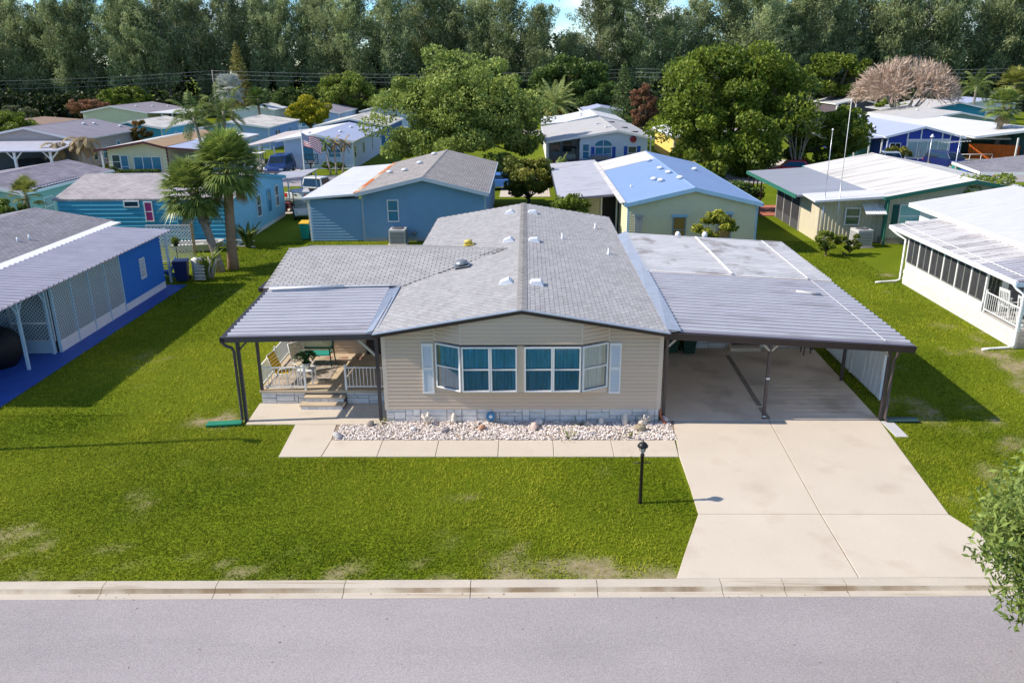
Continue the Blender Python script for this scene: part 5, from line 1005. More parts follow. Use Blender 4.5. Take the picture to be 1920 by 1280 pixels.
for x0, x1, y0, y1, nm, lb in ((-17.6, -13.2, 35, 48.6, 'side_drive', 'concrete side drive where the white pickup stands'), (-33, -29.8, 48, 62, 'side_drive', 'concrete drive of the yellow and maroon home'), (-28, -22.5, 55.6, 62, 'side_drive', 'concrete drive before the flag home'), (-2.0, 2.0, 42.0, 48.6, 'side_drive', 'concrete drive behind the slate blue home'), (2.3, 5.5, 55.6, 66, 'side_drive', 'concrete drive of the blue shuttered home'), (22, 29, 55.6, 66, 'side_drive', 'drive with the red car under the big tree'), (36, 40, 55.6, 62, 'side_drive', 'drive before the cobalt home'), (-1.2, 2.1, 98, 103, 'side_drive', 'pale far drive beyond the oak')):
    o = MB().box(x0, y0, -.05, x1, y1, .028).build(nm, concrete); tag(o, lb, 'driveway', kind='structure')

# ------------------------------------------------------------------ trees and plants
def branch_pts(a, b, k=4, w=.12):
    a = np.array(a, float); b = np.array(b, float); L_ = np.linalg.norm(b-a); out = []
    for i in range(k+1):
        t_ = i/k; out.append(a+(b-a)*t_+rng.normal(0, w*L_*.25, 3)*math.sin(t_*math.pi))
    return out
def cluster_pts(c, r, n, shell=.55):
    v = unit(rng.normal(size=(n, 3))); rad = rng.uniform(shell, 1, n)**.7; return np.array(c)+v*rad[:, None]*np.array(r)
def broadleaf(name, label, loc, H, rx, ry, trunk_h, m, n_cl=60, leaves=16000, leaf=.3, group=None, tr=.3, lobes=None, seed=1, bk=None, flat=.6, cat='tree', shell=.5, tshift=0., asp=.55):
    """tapered trunk with limbs, crown of leaf clumps"""
    global rng; rng = np.random.default_rng(seed)
    e = empty(name, loc, 0, label, cat, group); tk = MB(); cz0 = trunk_h; ch = H-cz0; P = []; T = []
    cl = []
    for i in range(n_cl):
        v = unit(rng.normal(size=3)); v[2] = v[2]*.9+.12
        rr = rng.uniform(.55, .93); c = np.array([v[0]*rx*rr, v[1]*ry*rr, cz0+ch*.46+v[2]*ch*.5*rr]); cl.append((c, rng.uniform(.16, .3)*min(rx, ch*.6)))
    if lobes:
        cl = []
        for (lx, ly, lz, lr, k) in lobes:
            for i in range(k):
                v = unit(rng.normal(size=3)); cl.append((np.array([lx, ly, lz])+v*lr*np.array([1, 1, .8])*rng.uniform(.45, .95), lr*rng.uniform(.22, .4)))
    per = leaves//len(cl)
    for c, r in cl:
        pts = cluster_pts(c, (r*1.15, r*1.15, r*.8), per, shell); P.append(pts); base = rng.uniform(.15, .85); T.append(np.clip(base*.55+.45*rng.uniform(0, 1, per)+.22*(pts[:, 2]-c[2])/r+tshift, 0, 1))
    tk.tube(branch_pts((0, 0, -.1), (rng.normal(0, .2), rng.normal(0, .2), trunk_h), 4, .05), [tr*1.25, tr, tr*.9, tr*.8, tr*.75], 10)
    for c, r in cl[::max(1, len(cl)//26)]:
        b0 = np.array([0, 0, trunk_h*rng.uniform(.75, 1.0)]); tk.tube(branch_pts(b0, c, 5, .14), [tr*.42, tr*.34, tr*.26, tr*.18, tr*.12, tr*.05], 6)
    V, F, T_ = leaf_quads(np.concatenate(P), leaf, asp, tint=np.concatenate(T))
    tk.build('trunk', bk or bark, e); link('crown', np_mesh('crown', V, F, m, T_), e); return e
oak_l = leafmat('oak_leaves', (.055, .10, .018), (.40, .48, .11)); fic_l = leafmat('ficus_leaves', (.03, .065, .008), (.25, .32, .035)); bright_l = leafmat('bright_leaves', (.06, .12, .01), (.30, .36, .06)); dark_l = leafmat('dark_leaves', (.03, .07, .015), (.16, .24, .05)); yell_l = leafmat('yellowish_leaves', (.13, .16, .01), (.66, .56, .03)); brown_l = leafmat('russet_leaves', (.14, .06, .03), (.36, .19, .10)); grey_l = leafmat('grey_green_leaves', (.09, .11, .05), (.26, .27, .14)); croton_l = leafmat('croton_leaves', (.035, .085, .012), (.32, .30, .05)); fore_l = leafmat('willow_leaves', (.04, .09, .012), (.34, .42, .10))
cas_l = leafmat('casuarina_foliage', (.05, .082, .036), (.56, .64, .31), trans=.3, rnd=.2); cas_b = mat('casuarina_bark', (.2, .17, .14), .95, var=.2)
# casuarina wood behind everything
def casuarina(seed, H=21, rad=4.2, n_br=64, leaves=15000):
    global rng; rng = np.random.default_rng(seed); tk = MB(); P = []; D = []; T = []
    lean = rng.normal(0, .5, 2); top = np.array([lean[0], lean[1], H*.97]); tk.tube(branch_pts((0, 0, -.2), top, 6, .02), [.34, .3, .25, .2, .15, .09, .03], 7)
    per = leaves//n_br
    for i in range(n_br):
        t_ = (i+rng.uniform(0, 1))/n_br; z = H*(.2+.78*t_); a = rng.uniform(0, 2*np.pi); prof = (1-max(0, t_-.62)**1.5*3.2)*(1 if t_ > .2 else .6)
        rl = rad*prof*rng.uniform(.45, 1.12); b0 = np.array([lean[0]*t_, lean[1]*t_, z]); b1 = b0+np.array([math.cos(a)*rl, math.sin(a)*rl, rl*rng.uniform(.35, .9)+.7])
        if i % 2 == 0: tk.tube(branch_pts(b0, b1, 3, .1), [.08, .06, .04, .015], 5)
        k = per; u = rng.uniform(.25, 1.08, k); c = b0+(b1-b0)*u[:, None]; sp = (.3+.6*np.sin(np.clip(u, 0, 1)*np.pi))*rng.uniform(.7, 1.25)
        pts = c+rng.normal(size=(k, 3))*sp[:, None]*np.array([.8, .8, 1.05]); P.append(pts); base = rng.uniform(.1, .8); T.append(np.clip(base*.6+.4*rng.uniform(0, 1, k)+.1*(pts[:, 2]-c[:, 2]), 0, 1))
        d = np.tile(unit(b1-b0)*.5+np.array([0, 0, .25]), (k, 1)); D.append(d)
    V, F, T_ = leaf_quads(np.concatenate(P), .62, .24, D=np.concatenate(D), tint=np.concatenate(T), jit=.5)
    return tk.mesh('trunk', cas_b), np_mesh('crown', V, F, cas_l, T_)
cas = [casuarina(100+i, H=random.uniform(20, 23), rad=random.uniform(4.4, 5.8)) for i in range(7)]
# front edge follows the photograph's skyline: (pixel-free) x position and height
skyl = [(-120, 22), (-112, 21), (-105.5, 22.5), (-99, 21.5), (-93.5, 20.5), (-88, 22), (-82.5, 22.8), (-77.5, 20.5), (-72, 22.2), (-66.5, 21.4), (-61, 22.6), (-55.5, 23.2), (-50, 20.8), (-44, 22.5), (-39, 21.6), (-33, 21.2), (-27.5, 22.8), (-21, 23.4), (-15.5, 22.8), (-9.5, 22.6), (-4.0, 21.2), (-.5, 15.0), (3.6, 19.0), (8.5, 15.0), (14.5, 21.3), (19.6, 22.0), (24.5, 21.2), (30, 18.6), (35, 19.4), (40.5, 21.6), (46, 22.4), (51.5, 21.8), (57, 23), (63, 23.5), (69, 23), (75, 23.8), (81, 23.2), (87, 24), (93, 23.4), (99, 24), (105, 23.3), (111, 24), (117, 23.5), (124, 24), (131, 23.5)]
marks = [(-100, 'at the far left end of the wood'), (-86, 'behind the grey-green shrub at left'), (-72, 'above the russet bush'), (-58, 'behind the bright green round tree'), (-44, 'beside the slim brown column tree'), (-30, 'above the yellow flowering tree'), (-17, 'left of the live oak'), (-3, 'behind the live oak'), (12, 'above the date palm'), (26, 'above the small spired pine'), (42, 'behind the big dark tree'), (56, 'between the dark tree and the bare pink tree'), (72, 'behind the bare pink tree'), (88, 'right of the bare pink tree'), (104, 'above the far right palms'), (999, 'at the far right end of the wood')]
ordw = ['first', 'second', 'third', 'fourth', 'fifth', 'sixth', 'seventh', 'eighth']; cnt = {}
def put_cas(x, y, h, row):
    k = random.randrange(7); s = h/21.5; mk = next(t_ for lim, t_ in marks if x < lim); cnt[(mk, row)] = cnt.get((mk, row), 0)+1
    lb = ('%s tall feathery tree %s' if row == 0 else '%s shaded back row tree %s') % (ordw[min(7, cnt[(mk, row)]-1)], mk)
    e = empty('casuarina_tree', (x, y, 0), random.uniform(0, 6.28), lb, 'tree', 'tall feathery trees along the back'); w_ = random.uniform(.88, 1.15)
    link('trunk', cas[k][0], e); link('crown', cas[k][1], e); e.scale = (s*w_, s*w_, s)
for x, h in skyl: put_cas(x+random.uniform(-1, 1), 152+random.uniform(-4, 4), h, 0)
x = -126
while x < 136:
    if not -1 < x < 1: put_cas(x, 164+random.uniform(-3, 3), random.uniform(19, 21.5) if x < -6 or x > 42 else random.uniform(13, 16.5), 1)
    x += random.uniform(6.5, 8)
ub = leafmat('understory_shade_leaves', (.012, .026, .010), (.06, .09, .03))  # near-black leaf colours stand for the deep shade inside the wood
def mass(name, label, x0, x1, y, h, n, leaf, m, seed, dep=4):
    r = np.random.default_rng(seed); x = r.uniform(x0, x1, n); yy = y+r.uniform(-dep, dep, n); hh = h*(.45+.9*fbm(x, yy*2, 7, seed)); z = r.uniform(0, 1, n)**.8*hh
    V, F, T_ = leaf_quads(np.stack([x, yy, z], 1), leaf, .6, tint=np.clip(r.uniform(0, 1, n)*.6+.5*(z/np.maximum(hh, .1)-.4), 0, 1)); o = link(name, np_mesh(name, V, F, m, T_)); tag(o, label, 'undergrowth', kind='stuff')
mass('undergrowth', 'undergrowth toned dark as shade at the foot of the tall trees', -130, 140, 147, 5.0, 42000, .8, ub, 5)
mass('undergrowth', 'leaf mass toned dark as forest shade behind the tall trees', -130, 140, 159, 14.0, 34000, 1.1, ub, 6, 3)
# broadleaf trees
broadleaf('live_oak', 'broad olive green live oak in the centre behind the slate blue home', (-6.8, 61.5, 0), 11.0, 8.0, 6.5, 2.6, oak_l, leaves=66000, leaf=.31, seed=21, tr=.45, lobes=[(-4.5, -1, 5.2, 4.2, 22), (1.0, -1.5, 6.5, 5.0, 30), (5.2, 0, 5.0, 4.0, 20), (-1, 0, 8.6, 3.6, 16), (3.5, 1, 8.0, 3.4, 14), (0, -3, 3.4, 3.4, 16), (-5, 1, 7, 3, 10), (3.6, -2.5, 3.3, 3.4, 18), (5.8, -1, 3.0, 2.8, 12), (-4, -2.5, 2.8, 2.8, 12)])
broadleaf('far_green_tree', 'rounded mid green tree behind the live oak\'s right shoulder', (7.0, 128, 0), 11.6, 7.5, 5, 3, dark_l, leaves=16000, leaf=.55, seed=22, tr=.4)
broadleaf('far_green_tree', 'smaller rounded green tree left of the spired pine', (11.6, 124, 0), 7.7, 4.6, 4, 2, dark_l, leaves=11000, leaf=.5, seed=23)
broadleaf('big_dark_tree', 'largest dark green tree right of centre across the back street', (18.8, 55.5, 0), 13.2, 7, 6, 3, fic_l, leaves=62000, leaf=.33, seed=24, tr=.5, lobes=[(-2.2, -1, 7.6, 4.4, 26), (2.8, 0, 8.2, 3.8, 22), (-3.5, -2, 4.0, 3.8, 18), (2.0, -2, 4.6, 4.4, 22), (5.0, -.5, 5.2, 3.0, 14), (-1, 0, 9.6, 2.4, 10), (-2.5, -3, 2.2, 2.8, 14), (1.2, -2.4, 2.2, 2.6, 14)])
broadleaf('low_dark_tree', 'lower olive tree with dead twigs right of the largest dark tree', (26.3, 57.5, 0), 7.4, 5, 4, 2, fic_l, leaves=22000, leaf=.34, seed=25, tr=.35, lobes=[(-.6, 0, 4.2, 2.8, 16), (2.5, -1.5, 3.6, 3.0, 16), (3.6, -1, 4.4, 2.0, 10), (1, -2, 2, 2.6, 10)])
broadleaf('far_green_tree', 'dense dark green round tree left of the bare pink tree', (56.4, 133, 0), 11.8, 6.2, 5, 3, fic_l, leaves=15000, leaf=.55, seed=26, tr=.4)
broadleaf('far_green_tree', 'bright green round tree near the left wood edge', (-77.8, 141, 0), 6.6, 5.6, 4, 1.5, bright_l, leaves=12000, leaf=.5, seed=27)
broadleaf('flowering_tree', 'yellow flowering small tree behind the flag', (-31.4, 100, 0), 5.8, 3.0, 3, 1.4, yell_l, leaves=12000, leaf=.34, seed=28, tr=.2, tshift=-.1)
broadleaf('russet_bush', 'russet brown leafless looking bush left of the far yellow home', (-80.5, 132, 0), 4.6, 4.4, 3, 1, brown_l, leaves=9000, leaf=.3, seed=29, tr=.2, cat='bush')
broadleaf('grey_bush', 'grey green round shrub at the left edge by the wood', (-85.5, 116, 0), 4.2, 4.6, 3, 1, grey_l, leaves=7000, leaf=.45, seed=30, cat='bush')
broadleaf('green_bush', 'dark green shrub at the left edge above the mauve gable', (-62, 78, 0), 5.0, 3.8, 3, .6, fic_l, leaves=7000, leaf=.35, seed=31, cat='bush')
broadleaf('green_bush', 'dark round shrub at the left edge beyond the blue roof', (-26.9, 19.8, 0), 3.7, 1.2, 2.2, .5, fic_l, leaves=6000, leaf=.2, seed=32, cat='bush')
broadleaf('far_green_tree', 'leafy green tree behind the yellow flowering one', (-31, 126, 0), 8.6, 6.5, 4, 2, bright_l, leaves=9000, leaf=.5, seed=33)
broadleaf('far_green_tree', 'green bush left of the yellow flowering tree', (-42.5, 133, 0), 6.5, 5.5, 4, 1, dark_l, leaves=7000, leaf=.5, seed=34)
broadleaf('far_green_tree', 'green tree left of the live oak near the wood', (-21.5, 137, 0), 8.2, 4, 4, 2, bright_l, leaves=6000, leaf=.5, seed=35)
broadleaf('russet_tree', 'tall russet brown tree beside the largest dark tree', (15.0, 86, 0), 7.7, 1.7, 2, 1, brown_l, leaves=9000, leaf=.3, seed=36, tr=.2)
broadleaf('croton_bush', 'tall variegated bush between the two houses behind', (.25, 38.2, 0), 3.9, 1.9, 2, .5, croton_l, leaves=13000, leaf=.24, seed=37, cat='bush', tr=.12)
broadleaf('green_bush', 'glossy green bush rising behind the main roof', (2.6, 24.8, 0), 3.0, 1.3, 1.2, .6, fic_l, leaves=5000, leaf=.18, seed=38, cat='bush', tr=.08, shell=.2)
broadleaf('yellow_bush', 'yellow green bush below the cream home\'s right window', (9.75, 19.6, 0), 2.75, 1.35, .9, 1.0, leafmat('yellowgreen_leaves', (.05, .09, .01), (.42, .42, .05)), leaves=2600, leaf=.2, seed=39, cat='bush', tr=.05, shell=.2, n_cl=22)
broadleaf('green_bush', 'bushy green shrub on the lawn before the beige home', (16.2, 21.2, 0), 1.55, .75, .7, .25, fic_l, leaves=2600, leaf=.13, seed=40, cat='bush', tr=.05, n_cl=16); broadleaf('green_bush', 'smaller flowering shrub beside the beige home\'s air conditioner', (17.5, 21.3, 0), 1.2, .75, .7, .2, leafmat('flower_leaves', (.03, .07, .01), (.22, .26, .03)), leaves=2200, leaf=.13, seed=41, cat='bush', tr=.05, n_cl=16)
broadleaf('shrub', 'spreading light green shrub behind the white home at right', (27.0, 25.2, 0), 4.0, 3.0, 2.0, .5, bright_l, leaves=9000, leaf=.2, seed=42, cat='bush', tr=.1, tshift=-.15)
broadleaf('shrub', 'small pine-like shrub by the beige home\'s porch posts', (15.0, 35.2, 0), 2.2, 1.8, 1.2, .5, dark_l, leaves=2500, leaf=.2, seed=43, cat='bush', tr=.06)
broadleaf('street_tree', 'leafy tree reaching in at the right edge beside the driveway mouth', (9.15, -12.2, 0), 5.4, 2.75, 2.6, 1.5, fore_l, leaves=42000, leaf=.13, seed=44, tr=.16, n_cl=120, shell=.05, asp=.33)
for i, (x, y, h, lb) in enumerate(((36.6, 60.2, 2.0, 'dark croton bush by the cobalt home\'s porch'), (-38.0, 53.0, 1.3, 'low shrub by the yellow home\'s door'), (-19.6, 59.8, .9, 'yellow green shrub below the flag home\'s window'), (-18.4, 59.7, .8, 'round yellow green shrub at the flag home\'s corner'), (-54, 78, 2.5, 'yellow green shrub behind the mauve roof'), (17.5, 58.8, 1.8, 'low green shrub under the big dark tree'), (20.5, 53.5, 2.2, 'green shrub before the yellow home\'s lawn'), (60, 118, 4, 'small yellow green tree by the far teal porch'), (-24.3, 121, 5, 'rounded shrub by the far white home'))):
    broadleaf('shrub', lb, (x, y, 0), h, h*.75, h*.6, h*.15, [croton_l, dark_l, bright_l, bright_l, bright_l, dark_l, dark_l, bright_l, bright_l][i], leaves=1800, leaf=.12+.06*h, seed=60+i, cat='bush', tr=.05, n_cl=18)
hd = empty('hedge', (-35.2, 52.6, 0), label='clipped dark green hedge before the yellow maroon home', cat='hedge'); r_ = np.random.default_rng(9); Pn = r_.uniform(-1, 1, (7000, 3)); ax_ = r_.integers(0, 3, 7000); Pn[np.arange(7000), ax_] = np.sign(Pn[np.arange(7000), ax_])*r_.uniform(.85, 1.05, 7000); V, F, T_ = leaf_quads(Pn*np.array([1.75, .5, .5])+np.array([0, 0, .5]), .14, .6); link('foliage', np_mesh('foliage', V, F, dark_l, T_), hd); MB().tube([(-1.5, 0, 0), (-1.4, 0, .5)], .05, 5).tube([(.5, 0, 0), (.6, 0, .5)], .05, 5).build('stem', bark, hd)
# bare trees
def twigs(name, label, loc, H, rx, m, seed, n=420, tk_r=.3, fl=.5, sub=7, ry=None):
    global rng; rng = np.random.default_rng(seed); e = empty(name, loc, 0, label, 'tree'); b = MB(); ry = ry or rx
    limbs = []
    for i in range(9):
        a = 2*np.pi*i/9+rng.uniform(-.3, .3); r_ = rng.uniform(.35, .6); c = np.array([math.cos(a)*rx*r_, math.sin(a)*ry*r_, H*rng.uniform(.45, .6)]); pts = branch_pts((0, 0, H*.05), c, 4, .1); limbs.append(c); b.tube(pts, [tk_r*.6, tk_r*.45, tk_r*.35, tk_r*.28, tk_r*.2], 6)
    b.tube([(0, 0, -.1), (0, 0, H*.1)], tk_r, 8); b.build('trunk', greybark, e)
    Vv = []; 
    for i in range(n):
        v = unit(rng.normal(size=3)); v[2] = abs(v[2])*.95-.1; tip = np.array([v[0]*rx, v[1]*ry, H*.42+v[2]*H*.56])*np.array([1, 1, 1]); st0 = min(limbs, key=lambda q: np.linalg.norm(q-tip)); s0 = st0+(tip-st0)*rng.uniform(0, .3)
        mid = branch_pts(s0, tip, 3, .12)
        for p0, p1 in zip(mid, mid[1:]): Vv.append((p0, p1, .022))
        for k in range(sub):
            u = rng.uniform(.25, 1); q0 = s0+(tip-s0)*u; q1 = q0+unit(unit(tip-s0)+rng.normal(0, .55, 3)+np.array([0, 0, .35]))*rng.uniform(.5, 1.5)*H*.055; Vv.append((q0, q1, .018))
    A = np.array([x[0] for x in Vv]); B = np.array([x[1] for x in Vv]); w_ = np.array([x[2] for x in Vv])[:, None]*fl*4; s = unit(np.cross(B-A, rng.normal(size=A.shape)))*w_
    V = np.stack([A-s, A+s, B+s*.35, B-s*.35], 1).reshape(-1, 3); link('crown', np_mesh('crown', V, np.arange(len(V)).reshape(-1, 4), m, np.repeat(rng.uniform(0, 1, len(A)), 4)), e); return e
pink_t = leafmat('pinkish_twigs', (.36, .26, .19), (.66, .52, .42), trans=.0)
twigs('bare_tree', 'wide bare pinkish tan tree at right before the tall wood', (54.5, 101, 0), 11.3, 7.6, pink_t, 71, n=950, tk_r=.45, fl=.55, sub=9, ry=6)
twigs('dead_branch_tree', 'pale dead branches poking out of the low olive tree', (24.6, 53.4, 0), 7.8, 2.4, leafmat('grey_twigs', (.3, .27, .22), (.5, .46, .4), trans=0), 72, n=60, tk_r=.12, fl=.5, sub=4)
# conifers
def spire(name, label, loc, H, r, m, seed, tiers=26, per=420, droop=.1, gap=1.0):
    global rng; rng = np.random.default_rng(seed); e = empty(name, loc, 0, label, 'tree'); P = []; tk = MB().tube([(0, 0, 0), (0, 0, H*.5), (0, 0, H)], [.16, .1, .02], 7)
    for i in range(tiers):
        t_ = i/tiers; z = H*(.08+.9*t_); rr = r*(1-t_)**.75+.15; k = max(20, int(per*(1-t_*.8)*.5)); nb = 7; a = rng.integers(0, nb, k)*2*np.pi/nb+i*.5+rng.normal(0, .16, k); u = rng.uniform(.1, 1, k)
        P.append(np.stack([np.cos(a)*rr*u, np.sin(a)*rr*u, z+.22*rr*u+rng.normal(0, H/tiers*.2*gap, k)], 1))
        for b in range(nb): tk.tube([(0, 0, z), (math.cos(b*2*np.pi/nb+i*.5)*rr*.9, math.sin(b*2*np.pi/nb+i*.5)*rr*.9, z+.2*rr)], [.03, .01], 4)
    V, F, T_ = leaf_quads(np.concatenate(P), .34, .4, droop=droop); tk.build('trunk', bark, e); link('crown', np_mesh('crown', V, F, m, T_), e)
spire('norfolk_pine', 'small spired tiered pine right of the date palm', (14.3, 101.5, 0), 10.3, 2.4, leafmat('pine_needles', (.03, .065, .02), (.18, .26, .07)), 81)
spire('column_tree', 'slim brown green column tree beside the silvery palm', (-53.7, 137, 0), 14.2, 3.0, leafmat('brown_green_needles', (.10, .10, .02), (.44, .40, .09)), 82, tiers=40, per=420, gap=2)
# palms
def fan_leaf(b_v, b_f, b_t, o, d, L_, R_, nseg=22, spread=2.3, droop=.5, tone=.5):
    """petiole plus a folded fan of narrow segments"""
    d = np.array(d)/np.linalg.norm(d); side = np.cross(d, [0, 0, 1.]); side = side/max(1e-6, np.linalg.norm(side)); upv = np.cross(side, d); c = o+d*L_
    k = len(b_v); w = .02; b_v += [o-side*w, o+side*w, c+side*w, c-side*w]; b_f.append((k, k+1, k+2, k+3)); b_t += [tone]*4
    for i in range(nseg):
        a = (i/(nseg-1)-.5)*spread; dirv = d*math.cos(a)+side*math.sin(a); rr = R_*(1-.18*abs(a)/1.2)*rng.uniform(.88, 1.08)
        m1 = c+dirv*rr*.55+upv*.03*R_; tip = c+dirv*rr+np.array([0, 0, -droop*rr*rng.uniform(.25, .6)]); pw = np.cross(dirv, upv); pw = pw/np.linalg.norm(pw)*R_*.042
        k = len(b_v); b_v += [c, m1-pw, tip, m1+pw]; b_f.append((k, k+1, k+2, k+3)); tt = np.clip(tone+rng.uniform(-.25, .25), 0, 1); b_t += [tt]*4
def fan_palm(name, label, loc, H, R_=1.0, pet=.9, n=42, m=None, lean=(0, 0), tr=.17, seed=1, boots=0, dead=0, bk=None, low=-.75, nseg=22):
    global rng; rng = np.random.default_rng(seed); e = empty(name, loc, 0, label, 'palm'); top = np.array([lean[0], lean[1], H]); tk = MB()
    pts = [np.array([lean[0]*(t_**1.3), lean[1]*(t_**1.3), H*t_]) for t_ in np.linspace(0, 1, 8)]; pts[0][2] = -.1
    tk.tube(pts, [tr*1.35, tr*1.1]+[tr]*4+[tr*.95, tr*.7], 12)
    for i in range(boots):
        t_ = 1-.42*rng.uniform(0, 1); a = rng.uniform(0, 6.28); q = np.array([lean[0]*t_**1.3, lean[1]*t_**1.3, H*t_]); o_ = np.array([math.cos(a), math.sin(a), 0]); tk.beam(q+o_*tr*.7, q+o_*(tr*1.5)+np.array([0, 0, .22]), .09, .05)
    tk.build('trunk', bk or pbark, e); bv, bf, bt = [], [], []; dv, df, dt = [], [], []
    for i in range(n):
        a = i*2.39996; el = low+(1.35-low)*(i/(n-1))**.8; d = np.array([math.cos(a)*math.cos(el), math.sin(a)*math.cos(el), math.sin(el)]); fan_leaf(bv, bf, bt, top+np.array([0, 0, -.15+.3*i/n]), d, pet*rng.uniform(.7, 1.1), R_*rng.uniform(.85, 1.1), nseg, 2.7, .45, .25+.45*i/n)
    link('crown', np_mesh('crown', np.array(bv), np.array(bf), m, np.array(bt)), e)
    if dead:
        for i in range(dead): a = rng.uniform(0, 6.28); d = np.array([math.cos(a)*.5, math.sin(a)*.5, -.85]); fan_leaf(dv, df, dt, top-np.array([0, 0, .25]), d, pet*.7, R_*.8, 14, 1.2, .5, .5)
        link('dead_fronds', np_mesh('dead_fronds', np.array(dv), np.array(df), leafmat('dead_frond', (.22, .15, .07), (.5, .4, .22)), np.array(dt)), e)
    return e
sab = leafmat('sabal_fronds', (.05, .10, .015), (.42, .50, .12), trans=.25, rough=.4, spec=.45)
fan_palm('cabbage_palm', 'taller straight cabbage palm on the lawn left of the slate blue home', (-15.05, 18.9, 0), 5.1, 1.22, 1.05, 92, sab, (.25, .1), .24, 91, dead=6, bk=mat('brown_palm_bark', (.30, .20, .125), .95, var=.22, vs=7, st=(.5, .5, 3), bump=.5, bs=22))
fan_palm('cabbage_palm', 'shorter leaning cabbage palm with booted trunk behind the navy bin', (-15.5, 18.3, 0), 3.95, 1.1, .95, 76, sab, (-1.05, .3), .2, 92, boots=70, dead=4, bk=mat('boot_bark', (.30, .25, .2), .95, var=.3, vs=9, bump=.6, bs=14))
fan_palm('cabbage_palm', 'cabbage palm at right before the bright white roof', (47.9, 63.5, 0), 5.4, 1.25, 1.0, 44, sab, (0, 0), .28, 93, dead=3)
fan_palm('cabbage_palm', 'yellow green cabbage palm at the right edge near the wood', (66.5, 95, 0), 6.4, 1.7, 1.3, 40, leafmat('yellow_fronds', (.08, .11, .02), (.36, .36, .08)), (0, 0), .3, 94)
fan_palm('silver_palm', 'silvery grey fan palm with ragged dead fronds by the column tree', (-51.2, 124, 0), 6.1, 2.1, 1.4, 30, leafmat('silver_fronds', (.32, .36, .34), (.62, .62, .56), trans=.1), (0, 0), .35, 95, dead=16)
fan_palm('young_fan_palm', 'young yellow green fan palm between the teal and mint homes', (-28.2, 23.8, 0), 3.1, .7, .55, 20, leafmat('yellow_fronds', (.08, .11, .02), (.36, .36, .08)), (0, 0), .14, 96, dead=5, low=-.3)
fan_palm('young_fan_palm', 'small dark fan palm before the far white box home', (-44.5, 118, 0), 4.6, 1.5, 1.1, 24, dark_l, (0, 0), .2, 97)
def feather_palm(name, label, loc, H, L_, n, m, lean=(0, 0), tr=.16, seed=1, el0=-.5, el1=1.3, arch=.9, leafl=.5, dead=0, bk=None):
    global rng; rng = np.random.default_rng(seed); e = empty(name, loc, 0, label, 'palm'); tk = MB(); top = np.array([lean[0], lean[1], H]); tk.tube([(lean[0]*t_, lean[1]*t_, H*t_) for t_ in np.linspace(0, 1, 6)], [tr*1.3, tr*1.05, tr, tr, tr*.95, tr*.8], 9); tk.build('trunk', bk or greybark, e)
    def frond(bv, bf, bt, a, el, Lf, tone, leafl):
        h = np.array([math.cos(a), math.sin(a), 0]); prev = top.copy(); d = h*math.cos(el)+np.array([0, 0, math.sin(el)]); sd_ = np.cross(h, [0, 0, 1.]); k_ = 16
        for s in range(k_):
            nd = d+np.array([0, 0, -arch*(s/k_)*.16]); d = nd/np.linalg.norm(nd); q = prev+d*Lf/k_; k = len(bv); w = .02
            bv += [prev-sd_*w, prev+sd_*w, q+sd_*w, q-sd_*w]; bf.append((k, k+1, k+2, k+3)); bt += [tone]*4
            if s > 1:
                ll_ = leafl*math.sin((s+1)/(k_+1)*math.pi)**.6*1.0
                for sg in (-1, 1):
                    for rep in range(2):
                        o_ = prev+(q-prev)*rep*.5; dv = unit(sd_*sg+d*.55+np.array([0, 0, -.45-rng.uniform(0, .45)]))*ll_; wv = d*.05*max(1, Lf/3); k = len(bv); bv += [o_-wv, o_+dv*.6-wv*.7, o_+dv, o_+dv*.5+wv]; bf.append((k, k+1, k+2, k+3)); tt = np.clip(tone+rng.uniform(-.22, .22), 0, 1); bt += [tt]*4
            prev = q
    bv, bf, bt = [], [], []
    for i in range(n): frond(bv, bf, bt, i*2.39996, el0+(el1-el0)*(i/max(1, n-1)), L_*rng.uniform(.85, 1.1), .25+.5*i/n, leafl)
    link('crown', np_mesh('crown', np.array(bv), np.array(bf), m, np.array(bt)), e)
    if dead:
        bv, bf, bt = [], [], []
        for i in range(dead): frond(bv, bf, bt, rng.uniform(0, 6.28), -1.1, L_*.7, .5, leafl*.6)
        link('dead_fronds', np_mesh('dead_fronds', np.array(bv), np.array(bf), leafmat('dead_frond', (.22, .15, .07), (.5, .4, .22)), np.array(bt)), e)
queen = leafmat('queen_fronds', (.04, .08, .015), (.25, .31, .08))
feather_palm('queen_palm', 'leaning feathery queen palm left of the flag home\'s carport', (-28.4, 52.0, 0), 5.6, 2.9, 15, queen, (-.9, 0), .14, 101, arch=1.3, leafl=.75); feather_palm('queen_palm', 'second queen palm with upright fronds behind the leaning one', (-27.6, 54.0, 0), 6.0, 2.8, 15, queen, (.3, 0), .17, 102, arch=1.2, leafl=.75)
feather_palm('date_palm', 'low date palm with orange fruit stalks behind the shuttered home', (4.3, 101, 0), 4.3, 4.1, 40, leafmat('date_fronds', (.09, .14, .03), (.46, .52, .18)), (0, 0), .4, 103, el0=-.55, arch=.75, leafl=.75, bk=pbark)
fs = MB()
for i in range(26): a = i*.7; fs.tube([(4.3, 101, 3.4), (4.3+math.cos(a)*1.2, 101+math.sin(a)*1.2, 3.3), (4.3+math.cos(a)*2.0, 101+math.sin(a)*2.0, 2.1)], [.07, .07, .03], 5)
fs.build('fruit_stalks', C('orange_stalk', (.62, .32, .03)), bpy.data.objects['date_palm']).matrix_parent_inverse = Matrix.Translation((-4.3, -101, 0))
feather_palm('queen_palm', 'small queen palm far right before the white home', (70.4, 112, 0), 5.8, 3.6, 16, queen, (0, 0), .18, 104, arch=1.4, leafl=.9)
feather_palm('areca_palm', 'feathery palm behind the variegated bush', (2.6, 44.5, 0), 1.4, 2.0, 14, queen, (0, 0), .08, 105, el0=.2, leafl=.4)
